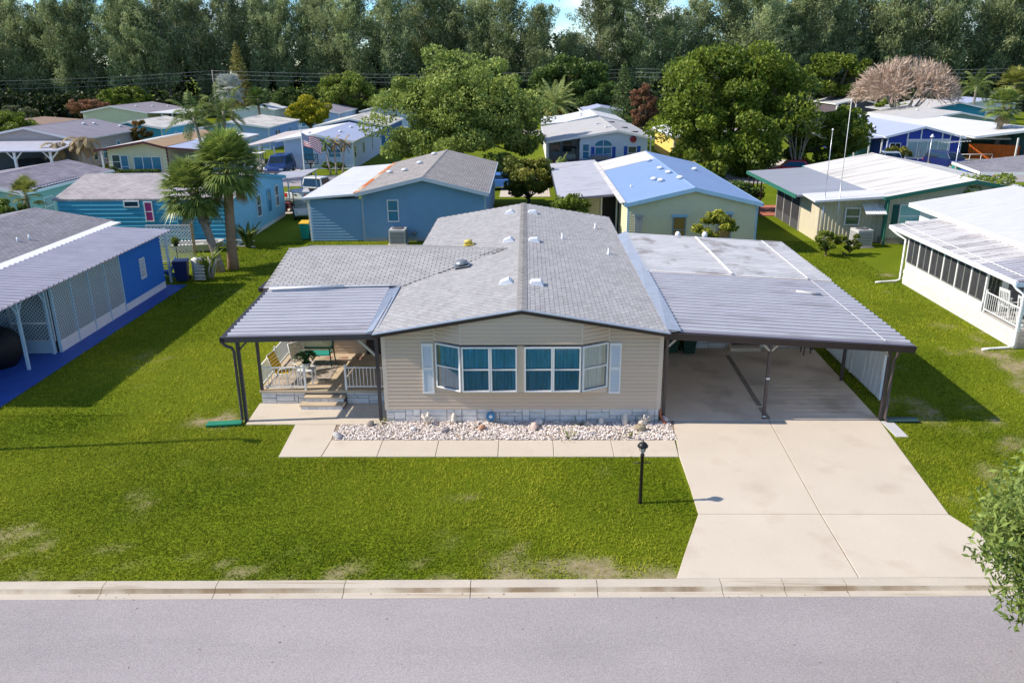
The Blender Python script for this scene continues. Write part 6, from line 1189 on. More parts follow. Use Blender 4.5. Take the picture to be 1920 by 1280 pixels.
dead_f = leafmat('dead_frond', (.22, .15, .07), (.5, .4, .22))
for i, (x, y, h, lb) in enumerate(((-45.2, 58.0, 3.0, 'leftmost of three dead drooping palms by the mauve home'), (-43.6, 58.2, 3.5, 'middle dead drooping palm by the mauve home'), (-41.9, 58.0, 3.4, 'rightmost dead drooping palm with a green tuft by the mauve home'))): feather_palm('dead_palm', lb, (x, y, 0), h, 1.9, 13, dead_f, (random.uniform(-.5, .5), 0), .16, 110+i, el0=-1.2, el1=.2, arch=1.6, leafl=.5)
for i, (x, lb, g_) in enumerate(((-18.55, 'left slender trunk of the drooping palm cluster at the flag home', 0), (-18.0, 'middle slender trunk of the drooping palm cluster at the flag home', 1), (-17.4, 'right slender trunk of the drooping palm cluster at the flag home', 2))): feather_palm('slender_palm', lb, (x, 56.3, 0), 2.9, 1.0, 9, dead_f if i else queen, ((i-1)*.35, 0), .07, 120+i, el0=-.9, el1=1.3, arch=1.7, leafl=.3, bk=C('pale_trunk', (.42, .33, .27)))
# strap leaved plants
def strap_plant(name, label, loc, H, n, m, seed, w=.09, spread=.5, cat='plant', stalk=True):
    global rng; rng = np.random.default_rng(seed); e = empty(name, loc, 0, label, cat); bv, bf, bt = [], [], []
    for i in range(n):
        a = rng.uniform(0, 6.28); h = H*rng.uniform(.6, 1.05); h_ = np.array([math.cos(a), math.sin(a), 0]); o = h_*rng.uniform(0, spread*.4); t1 = o+h_*spread*.4*h+np.array([0, 0, h*.65]); tip = o+h_*spread*h*rng.uniform(.8, 1.4)+np.array([0, 0, h*rng.uniform(.8, 1.0)]); s = np.cross(h_, [0, 0, 1.])*w; k = len(bv); bv += [o-s*.3, o+s*.3, t1+s, t1-s, tip]; bf += [(k, k+1, k+2, k+3), (k+3, k+2, k+4, k+4)]; bt += [rng.uniform(0, 1)]*5
    me = bpy.data.meshes.new('leaves'); me.from_pydata([tuple(v) for v in bv], [], [f if f[2] != f[3] else f[:3] for f in bf]); at_ = me.attributes.new('tint', 'FLOAT', 'POINT'); at_.data.foreach_set('value', np.array(bt, np.float32)); me.materials.append(m); link('leaves', me, e); MB().tube([(0, 0, 0), (0, 0, H*.25)], .06, 6).build('stem', bark, e); return e
strap_plant('bird_of_paradise', 'clump of upright broad leaved plants before the teal home\'s corner', (-15.9, 24.0, 0), 1.5, 70, leafmat('strap_leaves', (.03, .07, .015), (.2, .26, .07)), 131, w=.09, spread=.55)
sg = strap_plant('staghorn_planter', 'staghorn plant in a pale twisted trunk planter beside the leaning palm', (-15.5, 16.9, 0), 1.7, 40, leafmat('lime_leaves', (.08, .14, .02), (.4, .46, .1)), 132, w=.07, spread=.5)
tw = MB()
for i in range(9): a = i*.7; tw.tube([(math.cos(a)*.1, math.sin(a)*.1, 0), (math.cos(a)*.28, math.sin(a)*.25, .5), (math.cos(a+.5)*.4, math.sin(a+.5)*.35, 1.05)], [.07, .06, .03], 6)
tw.build('twisted_trunk', mat('grey_wood', (.34, .33, .30), .9, var=.2, vs=6), sg)
fe = empty('fern', (-6.78, 1.95, .955), label='green potted fern on the small porch table', cat='plant'); MB().lathe([(.10, 0), (.15, .2), (.16, .2), (.14, .19), (0, .18)], n=14).build('pot', C('pot_white', (.6, .58, .5)), fe); rng = np.random.default_rng(5)
P = []; D = []
for i in range(46):
    a = rng.uniform(0, 6.28); r_ = rng.uniform(.2, .42)
    for u in np.linspace(.1, 1, 14): P.append((math.cos(a)*r_*u, math.sin(a)*r_*u, .2+.36*math.sin(u*2.3)*rng.uniform(.9, 1.1)-.1*u)); D.append((math.cos(a), math.sin(a), -.3))
V, F, T_ = leaf_quads(np.array(P), .085, .5, D=np.array(D)); link('fronds', np_mesh('fronds', V, F, leafmat('fern_leaves', (.02, .07, .02), (.10, .2, .06)), T_), fe)
mg = broadleaf('magnolia', 'slim brown leaved magnolia between the aqua and mauve homes', (-44.6, 74, 0), 4.4, 1.3, 1.2, 1.2, leafmat('magnolia_leaves', (.06, .07, .015), (.36, .2, .06)), leaves=900, leaf=.5, seed=141, tr=.08, n_cl=22, shell=.2)

# ------------------------------------------------------------------ rock bed
def rock_mesh(seed, m, sub=1, sq=(1, 1, .7)):
    bm = bmesh.new(); bmesh.ops.create_icosphere(bm, subdivisions=sub, radius=1); r = random.Random(seed)
    ks = [(Vector((r.gauss(0, 1), r.gauss(0, 1), r.gauss(0, 1))).normalized(), r.uniform(.1, .35)) for _ in range(6)]
    for v in bm.verts:
        d = 1.0
        for k, a in ks: d -= a*max(0, v.co.normalized().dot(k)-.35)
        v.co *= d*r.uniform(.92, 1.06); v.co.x *= sq[0]; v.co.y *= sq[1]; v.co.z *= sq[2]
    me = bpy.data.meshes.new('rock'); bm.to_mesh(me); bm.free(); me.materials.append(m); return me
rockm = leafmat('shell_rock', (.34, .27, .225), (.86, .79, .74), trans=0, rough=.9, rnd=0, spec=.15); rng = np.random.default_rng(77)
tmpl = []
for s in range(6):
    me = rock_mesh(s, rockm, 1); v = np.array([q.co for q in me.vertices]); f = np.array([tuple(p.vertices) for p in me.polygons]); tmpl.append((v, f)); bpy.data.meshes.remove(me)
Vs, Fs, Ts = [], [], []; off = 0; nr = 8500
for i in range(nr):
    x = rng.uniform(-5.28, 4.3); y = rng.uniform(-1.24, -.05)
    if x < -4.05: y = rng.uniform(-1.24, -.28)
    if x > 4.0: y = rng.uniform(-1.24, .05)
    s = rng.uniform(.017, .042)*(1.25 if rng.random() < .12 else 1); v, f = tmpl[i % 6]; a = rng.uniform(0, 6.28); c, q = math.cos(a), math.sin(a); vv = v*np.array([rng.uniform(.8, 1.35), rng.uniform(.7, 1.1), rng.uniform(.7, 1.1)])*s; vv = np.stack([vv[:, 0]*c-vv[:, 1]*q, vv[:, 0]*q+vv[:, 1]*c, vv[:, 2]], 1)
    Vs.append(vv+np.array([x, y, rng.uniform(.0, .055)])); Fs.append(f+off); off += len(v); Ts.append(np.full(len(v), np.clip(rng.normal(.74, .26), 0, 1)))
o = link('rock_bed', np_mesh('rock_bed', np.concatenate(Vs), np.concatenate(Fs), rockm, np.concatenate(Ts))); tag(o, 'bed of small white and tan shell rocks below the bay window', 'rocks', kind='stuff')
MB().box(-5.44, -1.275, -.03, 4.6, .05, .014).build('bed_soil', mat('bed_soil', (.3, .24, .19), .95, var=.2, vs=8)).__setitem__('kind', 'structure')
big = [(-2.2, -.72, .13, (.30, .27, .27), 'grey weathered rock in the bed left of centre'), (-1.15, -.6, .12, (.40, .22, .14), 'brown rounded rock in the bed below the window'), (.35, -.5, .15, (.52, .40, .36), 'tan speckled boulder in the bed right of centre'), (3.35, -.62, .16, (.30, .25, .17), 'olive brown boulder at the bed\'s right end'), (3.5, -.22, .16, (.74, .62, .5), 'large cream boulder near the right wall corner'), (4.18, .0, .13, (.68, .54, .46), 'pale tan rock at the driveway corner of the bed'), (-5.2, -1.1, .14, (.5, .48, .48), 'grey stone at the bed\'s front left corner'), (-4.4, -.3, .12, (.3, .26, .22), 'brown rock by the porch post'), (.48, -.2, .14, (.74, .72, .68), 'round white coral head against the stone skirting'), (-3.15, -.62, .1, (.62, .6, .6), 'pale shell rock left of the weathered one'), (1.9, -.25, .1, (.55, .48, .44), 'small tan rock by the skirting right of the window')]
for i, (x, y, s, c, lb) in enumerate(big):
    o = link('rock', rock_mesh(40+i, mat('rock_%d' % i, c, .9, var=.2, vs=9, bump=.5, bs=22), 3, (1.2, .9, .85)), None, (x, y, .03+s*.4), (0, 0, i), (s, s, s)); tag(o, lb, 'rock', 'accent rocks in the bed')
coral = mat('coral_white', (.7, .62, .54), .9, var=.15, vs=12, bump=.5, bs=30)
for i, (x, y, h, lb) in enumerate(((2.97, -.25, .38, 'tall pale coral spire near the right end of the bed'), (-2.0, -.12, .3, 'short coral post by the skirting below the left shutter'), (2.3, -.2, .2, 'small pointed coral stub in the bed'))):
    tag(MB().lathe([(.08, 0), (.09, h*.3), (.06, h*.45), (.075, h*.6), (.05, h*.8), (.02, h)], n=9).build('coral_spire', coral, loc=(x, y, .04)), lb, 'coral', 'coral pieces in the bed')
for i, (x, lb) in enumerate(((-2.75, 'cluster of white branching coral by the left skirting'), (3.55, 'white branching coral ornament behind the cream boulder'))):
    b = MB(); r = random.Random(i)
    for k in range(16): a = r.uniform(0, 6.28); b.tube([(0, 0, 0), (math.cos(a)*.09, math.sin(a)*.06, r.uniform(.1, .2)), (math.cos(a)*.2, math.sin(a)*.12, r.uniform(.14, .32))], [.035, .03, .02], 6)
    tag(b.build('branch_coral', coral, loc=(x, -.2, .05)), lb, 'coral', 'coral pieces in the bed')
e = empty('blue_plaque', (-.92, -.1, .06), label='small round blue ornament standing against the skirting', cat='ornament'); b = MB(); b.tube([(0, .02, .16), (0, -.02, .16)], .13, 18); b.build('disc', C('ornament_blue', (.05, .22, .42)), e); b = MB(); b.tube([(0, -.02, .16), (0, -.03, .16)], .055, 14); b.build('centre', white, e); MB().box(-.03, -.01, -.03, .03, .02, .06).build('foot', black, e)
for x, y, lb in ((-4.05, -.2, 'tuft of pale weeds at the house corner'), (1.7, -.28, 'low weeds by the skirting right of centre'), (1.25, -1.15, 'grass tuft at the bed edge'), (3.0, -1.17, 'grass tuft at the bed edge beside the lamp post')): strap_plant('weed_tuft', lb, (x, y, .03), .17, 16, leafmat('weed', (.06, .11, .02), (.3, .32, .1)), int(abs(x)*10), w=.015, spread=.8)
b = MB().tube([(4.03, -.03, .42), (4.03, -.04, .22), (4.07, -.1, .12), (4.14, -.28, .06)], .028, 6); tag(b.build('drain_hose', C('orange_drain', (.55, .14, .06))), 'short rusty orange drain pipe at the right wall corner', 'pipe')
tag(MB().tube([(1.5, -.75, .09), (2.1, -1.0, .09)], .012, 6).build('white_stick', white), 'thin white stick lying on the rocks', 'stick')

# ------------------------------------------------------------------ lamp post
lp = empty('lamp_post', (2.84, -4.65, 0), label='black lamp post with glass lantern on the front lawn by the driveway', cat='lamp post')
MB().lathe([(.055, -.1), (.05, .05), (.042, .1), (.038, 1.24), (.05, 1.25), (.05, 1.30), (.03, 1.32), (.03, 1.36)], n=14).build('post', mat('black_bronze', (.02, .015, .015), .35, var=.1), lp)
MB().tube([(-.2, 0, 1.08), (.2, 0, 1.08)], .012, 8).build('ladder_bar', black, lp)
ln = MB().lathe([(.03, 1.36), (.055, 1.37), (.085, 1.50), (.085, 1.505), (.0, 1.506)], n=6, sm=False).build('lantern_glass', mat('lantern_glass', (.6, .62, .6), .1, var=.05, spec=.6), lp)
fr = MB()
for k in range(6): a = k*math.pi/3; fr.beam((math.cos(a)*.055, math.sin(a)*.055, 1.37), (math.cos(a)*.09, math.sin(a)*.09, 1.51), .012, .012)
fr.build('lantern_frame', black, ln); MB().lathe([(.125, 1.50), (.13, 1.52), (.09, 1.58), (.05, 1.61), (.02, 1.63), (.015, 1.67), (0, 1.68)], n=12).build('lantern_cap', black, lp)

# ------------------------------------------------------------------ vehicles
def car(name, label, loc, rz, c, kind='sedan', L_=4.5, Wd=1.8, H=1.45, scale=1, top=None):
    e = empty(name, loc, rz, label, 'truck' if kind == 'pickup' else 'car'); paint = mat('paint_%s' % name, c, .25, var=.02, spec=.6); hl = L_/2
    if kind == 'pickup': body = [(-hl, .45), (-hl, .95), (-hl+1.7, .98), (-.35, .98), (1.0, 1.02), (hl-.15, .92), (hl, .75), (hl, .4)]; cab = [(-.45, .98), (-.3, H), (.75, H), (1.35, 1.0)]
    elif kind == 'suv': body = [(-hl, .4), (-hl, .95), (hl-1.2, 1.0), (hl-.1, .85), (hl, .7), (hl, .35)]; cab = [(-hl+.1, .95), (-hl+.3, H), (.6, H), (1.25, 1.0)]
    else: body = [(-hl, .4), (-hl+.05, .85), (-hl+.9, .9), (.9, .9), (hl-.15, .75), (hl, .6), (hl, .35)]; cab = [(-hl+.55, .88), (-1.0, H), (.35, H), (1.15, .9)]
    w = Wd/2; b = MB(); n = len(body)           # x = length, bevelled sides
    def shell(prof, wa, wb, bot):
        m_ = MB(); prof = list(prof); poly = prof+[(x, bot) for x in (prof[-1][0], prof[0][0])] if bot is not None else prof; k = len(poly)
        zmx = max(z for x, z in poly); zmn = min(z for x, z in poly); f = lambda z: wa+(wb-wa)*((z-zmn)/max(.01, zmx-zmn))
        m_.add([(x, -f(z), z) for x, z in poly]+[(x, f(z), z) for x, z in poly], [tuple(range(k)), tuple(range(k, 2*k))[::-1]]+[(i, k+i, k+(i+1) % k, (i+1) % k) for i in range(k)]); return m_
    shell(body, w, w*.95, .28).build('body', paint, e, bevel=.06)
    cb = shell(cab, w*.92, w*.76, None).build('cabin', top or paint, e, bevel=.04)
    gl = mat('car_glass', (.02, .03, .04), .05, var=0, spec=.8); (xa, za), (xb, zb), (xc, zc_), (xd, zd) = cab
    m_ = MB(); k = .015; fz = lambda z: (w*.92+(w*.76-w*.92)*((z-za)/(zb-za)))+k
    for s in (-1, 1):
        q = [(xa+.18, za+.06), (xb+.08, zb-.08), (xc-.06, zc_-.08), (xd-.22, zd+.06)]; m_.add([(x, s*fz(z), z) for x, z in q], [(0, 1, 2, 3)])
    for (x0, z0), (x1, z1), sg in (((xa, za), (xb, zb), -1), ((xd, zd), (xc, zc_), 1)):
        a, b_ = .12, .9; p0 = (x0+(x1-x0)*a+sg*k, z0+(z1-z0)*a); p1 = (x0+(x1-x0)*b_+sg*k, z0+(z1-z0)*b_); m_.add([(p0[0], -fz(p0[1])+.1, p0[1]), (p0[0], fz(p0[1])-.1, p0[1]), (p1[0], fz(p1[1])-.1, p1[1]), (p1[0], -fz(p1[1])+.1, p1[1])], [(0, 1, 2, 3)])
    m_.build('windows', gl, cb)
    for x in (-hl+.85, hl-.85):
        for s in (-1, 1):
            wh = MB().tube([(x, s*(w-.2), .33), (x, s*(w+.01), .33)], .33, 18).build('wheel', rubber, e); MB().tube([(x, s*(w+.005), .33), (x, s*(w+.02), .33)], .19, 14).build('rim', alu, wh)
    for s in (-1, 1):
        MB().box(hl-.08, s*w*.78-.18, .58, hl+.02, s*w*.78+.18, .72).build('headlight', C('headlamp', (.7, .72, .74), rough=.2), e); MB().box(-hl-.02, s*w*.85-.1, .6, -hl+.06, s*w*.85+.1, .9).build('tail_light', C('tail_red', (.5, .02, .02), rough=.3), e)
    MB().box(hl-.02, -w*.9, .3, hl+.06, w*.9, .48).build('bumper', C('bumper_grey', (.2, .2, .21)), e); MB().box(-hl-.06, -w*.9, .35, -hl+.02, w*.9, .52).build('bumper', MATS['bumper_grey'], e)
    if kind == 'pickup': MB().box(-hl+.1, -w+.12, .86, -.55, w-.12, .985).build('bed_liner', black, e).location.z = .005; MB().box(-hl-.03, -.12, .75, -hl-.005, .12, .83).build('tailgate_handle', black, e)
    e.scale = (scale,)*3; return e
car('pickup_truck', 'white pickup truck seen from behind beside the slate blue home', (-16.2, 41.0, .03), R(72), (.74, .74, .73), 'pickup', 5.4, 1.95, 1.75)
car('blue_van', 'navy blue vehicle parked before the flag home', (-23.6, 57.2, .03), R(-90), (.02, .06, .22), 'suv', 4.6, 1.9, 1.75)
car('silver_car', 'silver car facing out of the yellow home\'s carport', (-31.3, 56.0, .03), R(-85), (.5, .51, .53), 'suv', 4.5, 1.8, 1.6)
car('red_car', 'red car under the large dark tree on the right', (24.2, 53.0, .03), R(160), (.5, .02, .03), 'sedan', 4.4, 1.8, 1.45)
car('navy_car', 'navy car parked before the cobalt home\'s tall windows', (40.2, 57.4, .03), R(-75), (.012, .02, .10), 'suv', 4.6, 1.85, 1.6)
car('pale_car', 'pale blue car by the cobalt home\'s porch steps', (35.6, 59.3, .03), R(-100), (.34, .42, .52), 'sedan', 4.5, 1.8, 1.45)
car('blue_car', 'bright blue car roof below the grey corner canopy', (36.0, 45.6, .03), R(170), (.02, .06, .3), 'sedan', 4.5, 1.8, 1.4)
car('dark_car', 'dark car in the shade of the mauve home\'s carport', (-48.5, 58.0, .03), R(-90), (.03, .03, .035), 'sedan', 4.5, 1.8, 1.45); car('white_car', 'white car under the mauve home\'s carport at left', (-52.3, 54.2, .03), R(-90), (.66, .66, .66), 'sedan', 4.5, 1.8, 1.45)
car('covered_car', 'vehicle in blue behind the slate blue home\'s corner', (-1.6, 46.2, .03), R(0), (.08, .22, .6), 'sedan', 4.3, 1.8, 1.3); car('teal_car', 'dark blue car in front of the arched window', (7.6, 59.0, .03), R(0), (.02, .05, .16), 'sedan', 4.3, 1.75, 1.4)
def cart(name, label, loc, rz, c, roofc):
    e = empty(name, loc, rz, label, 'golf cart'); p_ = mat('cart_%s' % label[:5], c, .35, var=.03)
    MB().profile([(-1.15, .3), (-1.15, .62), (-.4, .68), (-.35, .38), (.45, .36), (.62, .78), (1.0, .66), (1.15, .4), (1.1, .28)], 'y', -.55, .55).build('body', p_, e, bevel=.04)
    MB().box(-.45, -.5, .66, .0, .5, .8).build('seat', C('seat_cream', (.55, .5, .42)), e, bevel=.03); MB().box(-.5, -.5, .82, -.38, .5, 1.15).build('seat_back', MATS['seat_cream'], e, bevel=.03)
    MB().box(-.95, -.6, 1.78, .75, .6, 1.85).build('roof', roofc, e, bevel=.03)
    for x in (-.85, .62):
        for s in (-1, 1): MB().beam((x, s*.5, .65), (x*.95, s*.5, 1.8), .035, .035).build('strut', black, e)
    MB().add([(.66, -.5, .8), (.66, .5, .8), (.6, .5, 1.75), (.6, -.5, 1.75)], [(0, 1, 2, 3)]).build('windscreen', glass_d, e)
    for x in (-.75, .8):
        for s in (-1, 1):
            wh = MB().tube([(x, s*.45, .23), (x, s*.6, .23)], .23, 16).build('wheel', rubber, e); MB().tube([(x, s*.595, .23), (x, s*.61, .23)], .13, 12).build('rim', white, wh)
    for s in (-1, 1): MB().lathe([(.06, 0), (.06, .03), (0, .035)], n=10).build('headlight', white, e, (1.1, s*.35, .55), (0, R(80), 0))
    MB().tube([(.45, .25, .75), (.3, .25, 1.02)], .015, 6).build('steering_column', black, e); return e
cart('golf_cart', 'white golf cart facing us between the teal and slate blue homes', (-15.3, 33.6, 0), R(-72), (.66, .62, .55), C('cart_grey', (.45, .46, .48)))
cart('golf_cart', 'white golf cart under the flag home\'s carport', (-26.3, 59.2, 0), R(-90), (.7, .7, .68), white)
cart('golf_cart', 'black golf cart on the shuttered home\'s porch drive', (4.6, 62.0, 0), R(-90), (.02, .02, .025), black)
# canopy over the pickup
cn = empty('metal_canopy', label='small ribbed metal canopy on thin posts over the cart and pickup', cat='canopy'); pan_roof(cn, -18.4, -15.6, 35.6, 40.0, 2.25, 2.5, 0, .34); 
for x, y in ((-18.2, 35.8), (-15.75, 35.8), (-16.9, 36.4), (-15.75, 39.8)): MB().box(x-.04, y-.04, 0, x+.04, y+.04, 2.3).build('post', ltblue, cn)
for i, (x, y, c, lb) in enumerate(((-17.1, 34.6, (.3, .05, .05), 'heap of red and dark garden gear beside the golf cart'), (-14.6, 36.0, (.5, .03, .03), 'red jerry can shaped box behind the golf cart'), (-17.0, 36.0, (.06, .06, .07), 'dark mower shaped machine beneath the canopy'))):
    b = MB(); r = random.Random(i)
    for k in range(7): q = (r.uniform(-.4, .4), r.uniform(-.3, .3), r.uniform(.0, .5)); s = r.uniform(.12, .28); b.box(q[0]-s, q[1]-s, q[2], q[0]+s, q[1]+s, q[2]+s*1.4, k % 2)
    tag(b.build('yard_gear', [C('gear_%d' % i, c), C('gear_dark', (.04, .04, .045))], loc=(x, y, .03)), lb, 'yard gear', 'gear under the canopy')
# green and yellow bin
def bin_(loc, body, lid, label):
    e = empty('wheeled_bin', loc, 0, label, 'bin'); MB().hexa([(-.22, -.24, .05), (.22, -.24, .05), (.22, .22, .05), (-.22, .22, .05), (-.3, -.34, 1.0), (.3, -.34, 1.0), (.3, .3, 1.0), (-.3, .3, 1.0)]).build('body', body, e, bevel=.02)
    MB().hexa([(-.32, -.37, 1.0), (.32, -.37, 1.0), (.32, .32, 1.0), (-.32, .32, 1.0), (-.28, -.33, 1.06), (.28, -.33, 1.06), (.28, .3, 1.12), (-.28, .3, 1.12)]).build('lid', lid, e, bevel=.015)
    for s in (-1, 1): MB().tube([(s*.24, .24, .12), (s*.31, .24, .12)], .12, 12).build('wheel', rubber, e)
grb = C('bin_green', (.01, .26, .2)); bin_((-13.15, 26.3, 0), grb, C('bin_yellow', (.75, .42, .02)), 'green wheeled bin with yellow lid at the slate blue home\'s corner'); bin_((38.4, 52.2, .02), grb, C('bin_red', (.6, .03, .03)), 'green wheeled bin with red lid by the far street')
# jon boat and ladder
bt = empty('rowing_boat', (-18.6, 23.3, 0), R(4), 'weathered white flat boat lying against the teal home', 'boat'); MB().add([(-1.3, -.55, .42), (1.0, -.55, .45), (1.5, -.3, .55), (1.5, .3, .55), (1.0, .55, .45), (-1.3, .55, .42), (-1.15, -.4, .05), (.9, -.4, .05), (1.2, 0, .12), (.9, .4, .05), (-1.15, .4, .05)], [(0, 1, 7, 6), (1, 2, 8, 7), (2, 3, 8), (3, 4, 9, 8), (4, 5, 10, 9), (5, 0, 6, 10), (6, 7, 8, 9, 10)]).build('hull', C('boat_white', (.5, .48, .42), var=.12), bt); 
for x in (-.7, .2): MB().box(x-.12, -.5, .34, x+.12, .5, .38).build('bench', C('boat_bench', (.4, .38, .33)), bt)
MB().tube([(-1.3, -.56, .44), (1.0, -.56, .47), (1.5, -.3, .57), (1.5, .3, .57), (1.0, .56, .47), (-1.3, .56, .44)], .03, 6).build('gunwale', white, bt)
ld = empty('ladder', (-17.2, 23.9, .02), label='white ladder lying on edge along the teal home\'s foot', cat='ladder')
for z in (.08, .42): MB().beam((-1.0, 0, z+.12), (1.7, 0, z-.02), .05, .06).build('rail', white, ld)
for i in range(8): MB().beam((-.9+i*.33, 0, .18-.016*i), (-.9+i*.33, 0, .54-.016*i), .03, .03).build('rung', white, ld)
pk = empty('hanging_basket', (-14.7, 19.8, 0), label='hanging basket with green plant before the patio lattice', cat='planter'); pk.location = (-18.1, 19.4, 0); MB().tube([(0, 0, 0), (0, 0, 1.5)], .02, 6).build('stake', bronze, pk); MB().lathe([(.08, 1.1), (.18, 1.3), (0, 1.3)], n=12).build('basket', black, pk); rng = np.random.default_rng(8); V, F, T_ = leaf_quads(cluster_pts((0, 0, 1.4), (.25, .25, .2), 300, .1), .1, .5); link('leaves', np_mesh('leaves', V, F, bright_l, T_), pk)
# flag
fg = empty('flagpole', (-17.6, 43.6, 0), label='white flagpole flying the stars and stripes before the pale blue home', cat='flagpole'); MB().lathe([(.05, 0), (.045, 3), (.03, 5.02), (.03, 5.04), (.06, 5.07), (.06, 5.12), (0, 5.16)], n=10).build('pole', white, fg)
fl = MB(); nu, nv = 26, 13; Lf, Hf = 1.55, .95
def fpos(u, v): return (.05+Lf*u*.93, -.18*math.sin(u*5)*u-.1*u, 4.9-Hf*v-.62*u-.12*u*math.sin(u*7+v*1.5))
for i in range(nu):
    for j in range(nv):
        mi = 2 if (i < 10 and j < 7) else (0 if j % 2 == 0 else 1); fl.add([fpos(i/nu, j/nv), fpos((i+1)/nu, j/nv), fpos((i+1)/nu, (j+1)/nv), fpos(i/nu, (j+1)/nv)], [(0, 1, 2, 3)], mi)
fo = fl.build('flag', [C('flag_red', (.55, .03, .05)), C('flag_white', (.8, .8, .8)), C('flag_navy', (.02, .04, .18))], fg); stb = MB()
for r_ in range(5):
    for c_ in range(6):
        u, v = (.6+c_*1.6)/nu, (.6+r_*1.35)/nv; q = fpos(u, v)
        for s in (-.012, .012): 
            pts = [(q[0]+(.04 if k % 2 == 0 else .017)*math.cos(k*math.pi/5+1.57), q[1]+s, q[2]+(.04 if k % 2 == 0 else .017)*math.sin(k*math.pi/5+1.57)) for k in range(10)]; stb.add(pts, [tuple(range(10))])
stb.build('stars', MATS['flag_white'], fo)
hp = empty('basketball_hoop', (-17.7, 46.0, 0), label='portable basketball hoop with clear backboard near the flagpole', cat='basketball hoop'); MB().beam((0, 0, 0), (0, .0, 2.3), .09, .09).build('pole', black, hp); f = MB()
for q in ((-.62, 2.2, .62, 2.2), (-.62, 2.95, .62, 2.95), (-.62, 2.2, -.62, 2.95), (.62, 2.2, .62, 2.95), (0, 2.0, -.5, 2.8), (0, 2.0, .5, 2.8), (-.3, 2.5, .3, 2.5)): f.beam((q[0], .1, q[1]), (q[2], .1, q[3]), .05, .05)
f.build('frame', black, hp); MB().box(-.6, .13, 2.22, .6, .14, 2.93).build('backboard', glassmat('clear_board', (.9, .93, .95), .05), hp); b = MB(); b.tube([(.22*math.cos(k*.524), .4+.22*math.sin(k*.524), 2.3) for k in range(13)], .015, 5); rim = b.build('rim', C('rim_orange', (.6, .15, .02)), hp); b = MB()
for k in range(12): a = k*.524; b.tube([(.22*math.cos(a), .4+.22*math.sin(a), 2.3), (.13*math.cos(a+.3), .4+.13*math.sin(a+.3), 1.92)], .01, 4)
b.build('net', white, rim); MB().box(-.4, -.3, 0, .4, .7, .2).build('base', black, hp)
# small things by far homes
e = empty('utility_pole', (-57.5, 134, 0), label='grey utility pole carrying three wires before the wood', cat='utility pole'); MB().tube([(0, 0, 0), (0, 0, 9.0)], [.16, .11], 8).build('pole', greybark, e); MB().box(-.9, -.06, 8.2, .9, .06, 8.32).build('crossarm', greybark, e)
for z in (8.9, 8.3, 7.6): MB().lathe([(.06, 0), (.08, .1), (0, .2)], n=8).build('insulator', white, e, (0, 0, z))
def wire(x0, y0, z0, x1, y1, z1, sag, lb):
    pts = [(x0+(x1-x0)*k/24, y0+(y1-y0)*k/24, z0+(z1-z0)*k/24-sag*4*(k/24)*(1-k/24)) for k in range(25)]; tag(MB().tube(pts, .022, 5).build('overhead_wire', C('wire_grey', (.3, .3, .32))), lb, 'wire', 'overhead wires before the wood')
for z, n_ in ((9.0, 'topmost'), (8.4, 'middle'), (7.6, 'lowest')):
    wire(-57.5, 134, z, -125, 126, z-1.0, .9, '%s overhead wire running left from the utility pole' % n_); wire(-57.5, 134, z, 20, 134, z-.3, .8, '%s overhead wire running right from the utility pole' % n_); wire(20, 134, z-.3, 130, 134, z, .8, '%s overhead wire crossing behind the right-hand trees' % n_)
e = empty('tv_antenna', (32.2, 40.5, 0), label='television antenna on a thin mast right of the beige roof', cat='antenna'); MB().tube([(0, 0, 0), (.1, 0, 4.6)], .03, 6).build('mast', alu, e); b = MB(); b.beam((-1.3, 0, 4.1), (.9, 0, 4.2), .03, .03); b.beam((-.6, 0, 4.65), (1.3, 0, 4.5), .03, .03)
for k in range(9): b.tube([(-1.2+k*.24, -.7+.04*k, 4.12+.01*k), (-1.2+k*.24, .7-.04*k, 4.12+.01*k)], .012, 4)
for k in range(5): b.tube([(-.4+k*.35, -.5, 4.63-.03*k), (-.4+k*.35, .5, 4.63-.03*k)], .012, 4)
b.build('elements', alu, e)
e = empty('street_lamp', (37.6, 55.9, 0), label='slim pole lamp before the cobalt home', cat='street lamp'); MB().tube([(0, 0, 0), (.05, 0, 3.1)], .045, 8).build('pole', alu, e); MB().lathe([(.06, 3.1), (.2, 3.13), (.1, 3.3), (.03, 3.4), (0, 3.42)], (.05, 0, 0), n=10).build('lamp_head', white, e)
e = empty('garden_railing', (43.0, 61.0, 0), label='white pipe railing before the orange fence', cat='railing'); 
for x in (0, 1.1, 2.2, 3.3): MB().tube([(x, 0, 0), (x, 0, 1.0)], .03, 6).build('post', white, e)
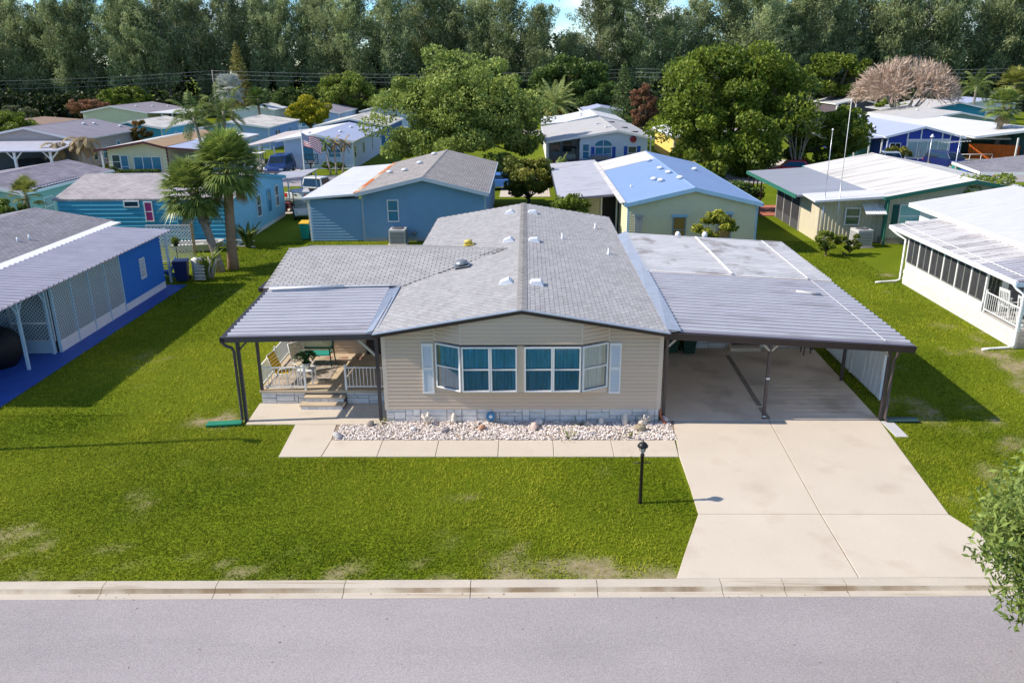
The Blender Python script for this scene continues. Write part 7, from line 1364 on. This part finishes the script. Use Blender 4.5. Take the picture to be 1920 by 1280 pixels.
for z in (.5, 1.0): MB().tube([(0, 0, z), (3.3, 0, z)], .03, 6).build('rail', white, e)
e = empty('picnic_bench', (4.1, 63.6, 0), label='orange bicycle shaped heap on the shuttered home\'s porch', cat='bicycle')
for x in (-.5, .5): 
    b = MB(); b.tube([(x+.33*math.cos(k*.524), 0, .33+.33*math.sin(k*.524)) for k in range(13)], .025, 5, cap=False); b.build('wheel', rubber, e)
b = MB()
for p0, p1 in (((-.5, 0, .33), (-.15, 0, .8)), ((-.15, 0, .8), (.35, 0, .8)), ((.5, 0, .33), (.33, 0, .95)), ((-.05, 0, .35), (.35, 0, .8)), ((-.5, 0, .33), (-.05, 0, .35))): b.tube([p0, p1], .03, 6)
b.build('frame', C('orange_bike', (.6, .2, .05)), e); e.name = 'bicycle'; e['label'] = 'orange bicycle on the shuttered home\'s open porch'; e.location = (3.2, 62.6, 0)
for i, (x, y, c, lb) in enumerate(((-39.3, 53.2, (.5, .13, .06), 'terracotta pot on the yellow home\'s front step'), (-38.6, 53.5, (.6, .45, .3), 'pale pot by the yellow home\'s front door'))): 
    e = empty('flower_pot', (x, y, 0), label=lb, cat='pot'); MB().lathe([(.2, 0), (.32, .5), (.34, .5), (.3, .45), (0, .44)], n=14).build('pot', C('pot_%d' % i, c), e); rng = np.random.default_rng(i); V, F, T_ = leaf_quads(cluster_pts((0, 0, .65), (.35, .35, .25), 260, .1), .14, .5); link('plant', np_mesh('plant', V, F, bright_l, T_), e)

# street light beyond the left edge; its long shadow crosses the lawn
e = empty('street_light', (-18.0, -2.2, 0), label='tall curved street light standing off to the left beside the blue path', cat='street light'); MB().tube([(0, 0, 0), (0, .1, 4), (0, .2, 7.6), (.1, .2, 7.95), (.35, .12, 8.1)], [.075, .065, .055, .05, .05], 8).build('pole', alu, e); MB().hexa([(.25, .0, 8.0), (.75, -.1, 7.95), (.75, .15, 7.95), (.25, .2, 8.0), (.25, .0, 8.12), (.7, -.08, 8.1), (.7, .13, 8.1), (.25, .2, 8.12)]).build('lamp_head', alu, e, bevel=.02)
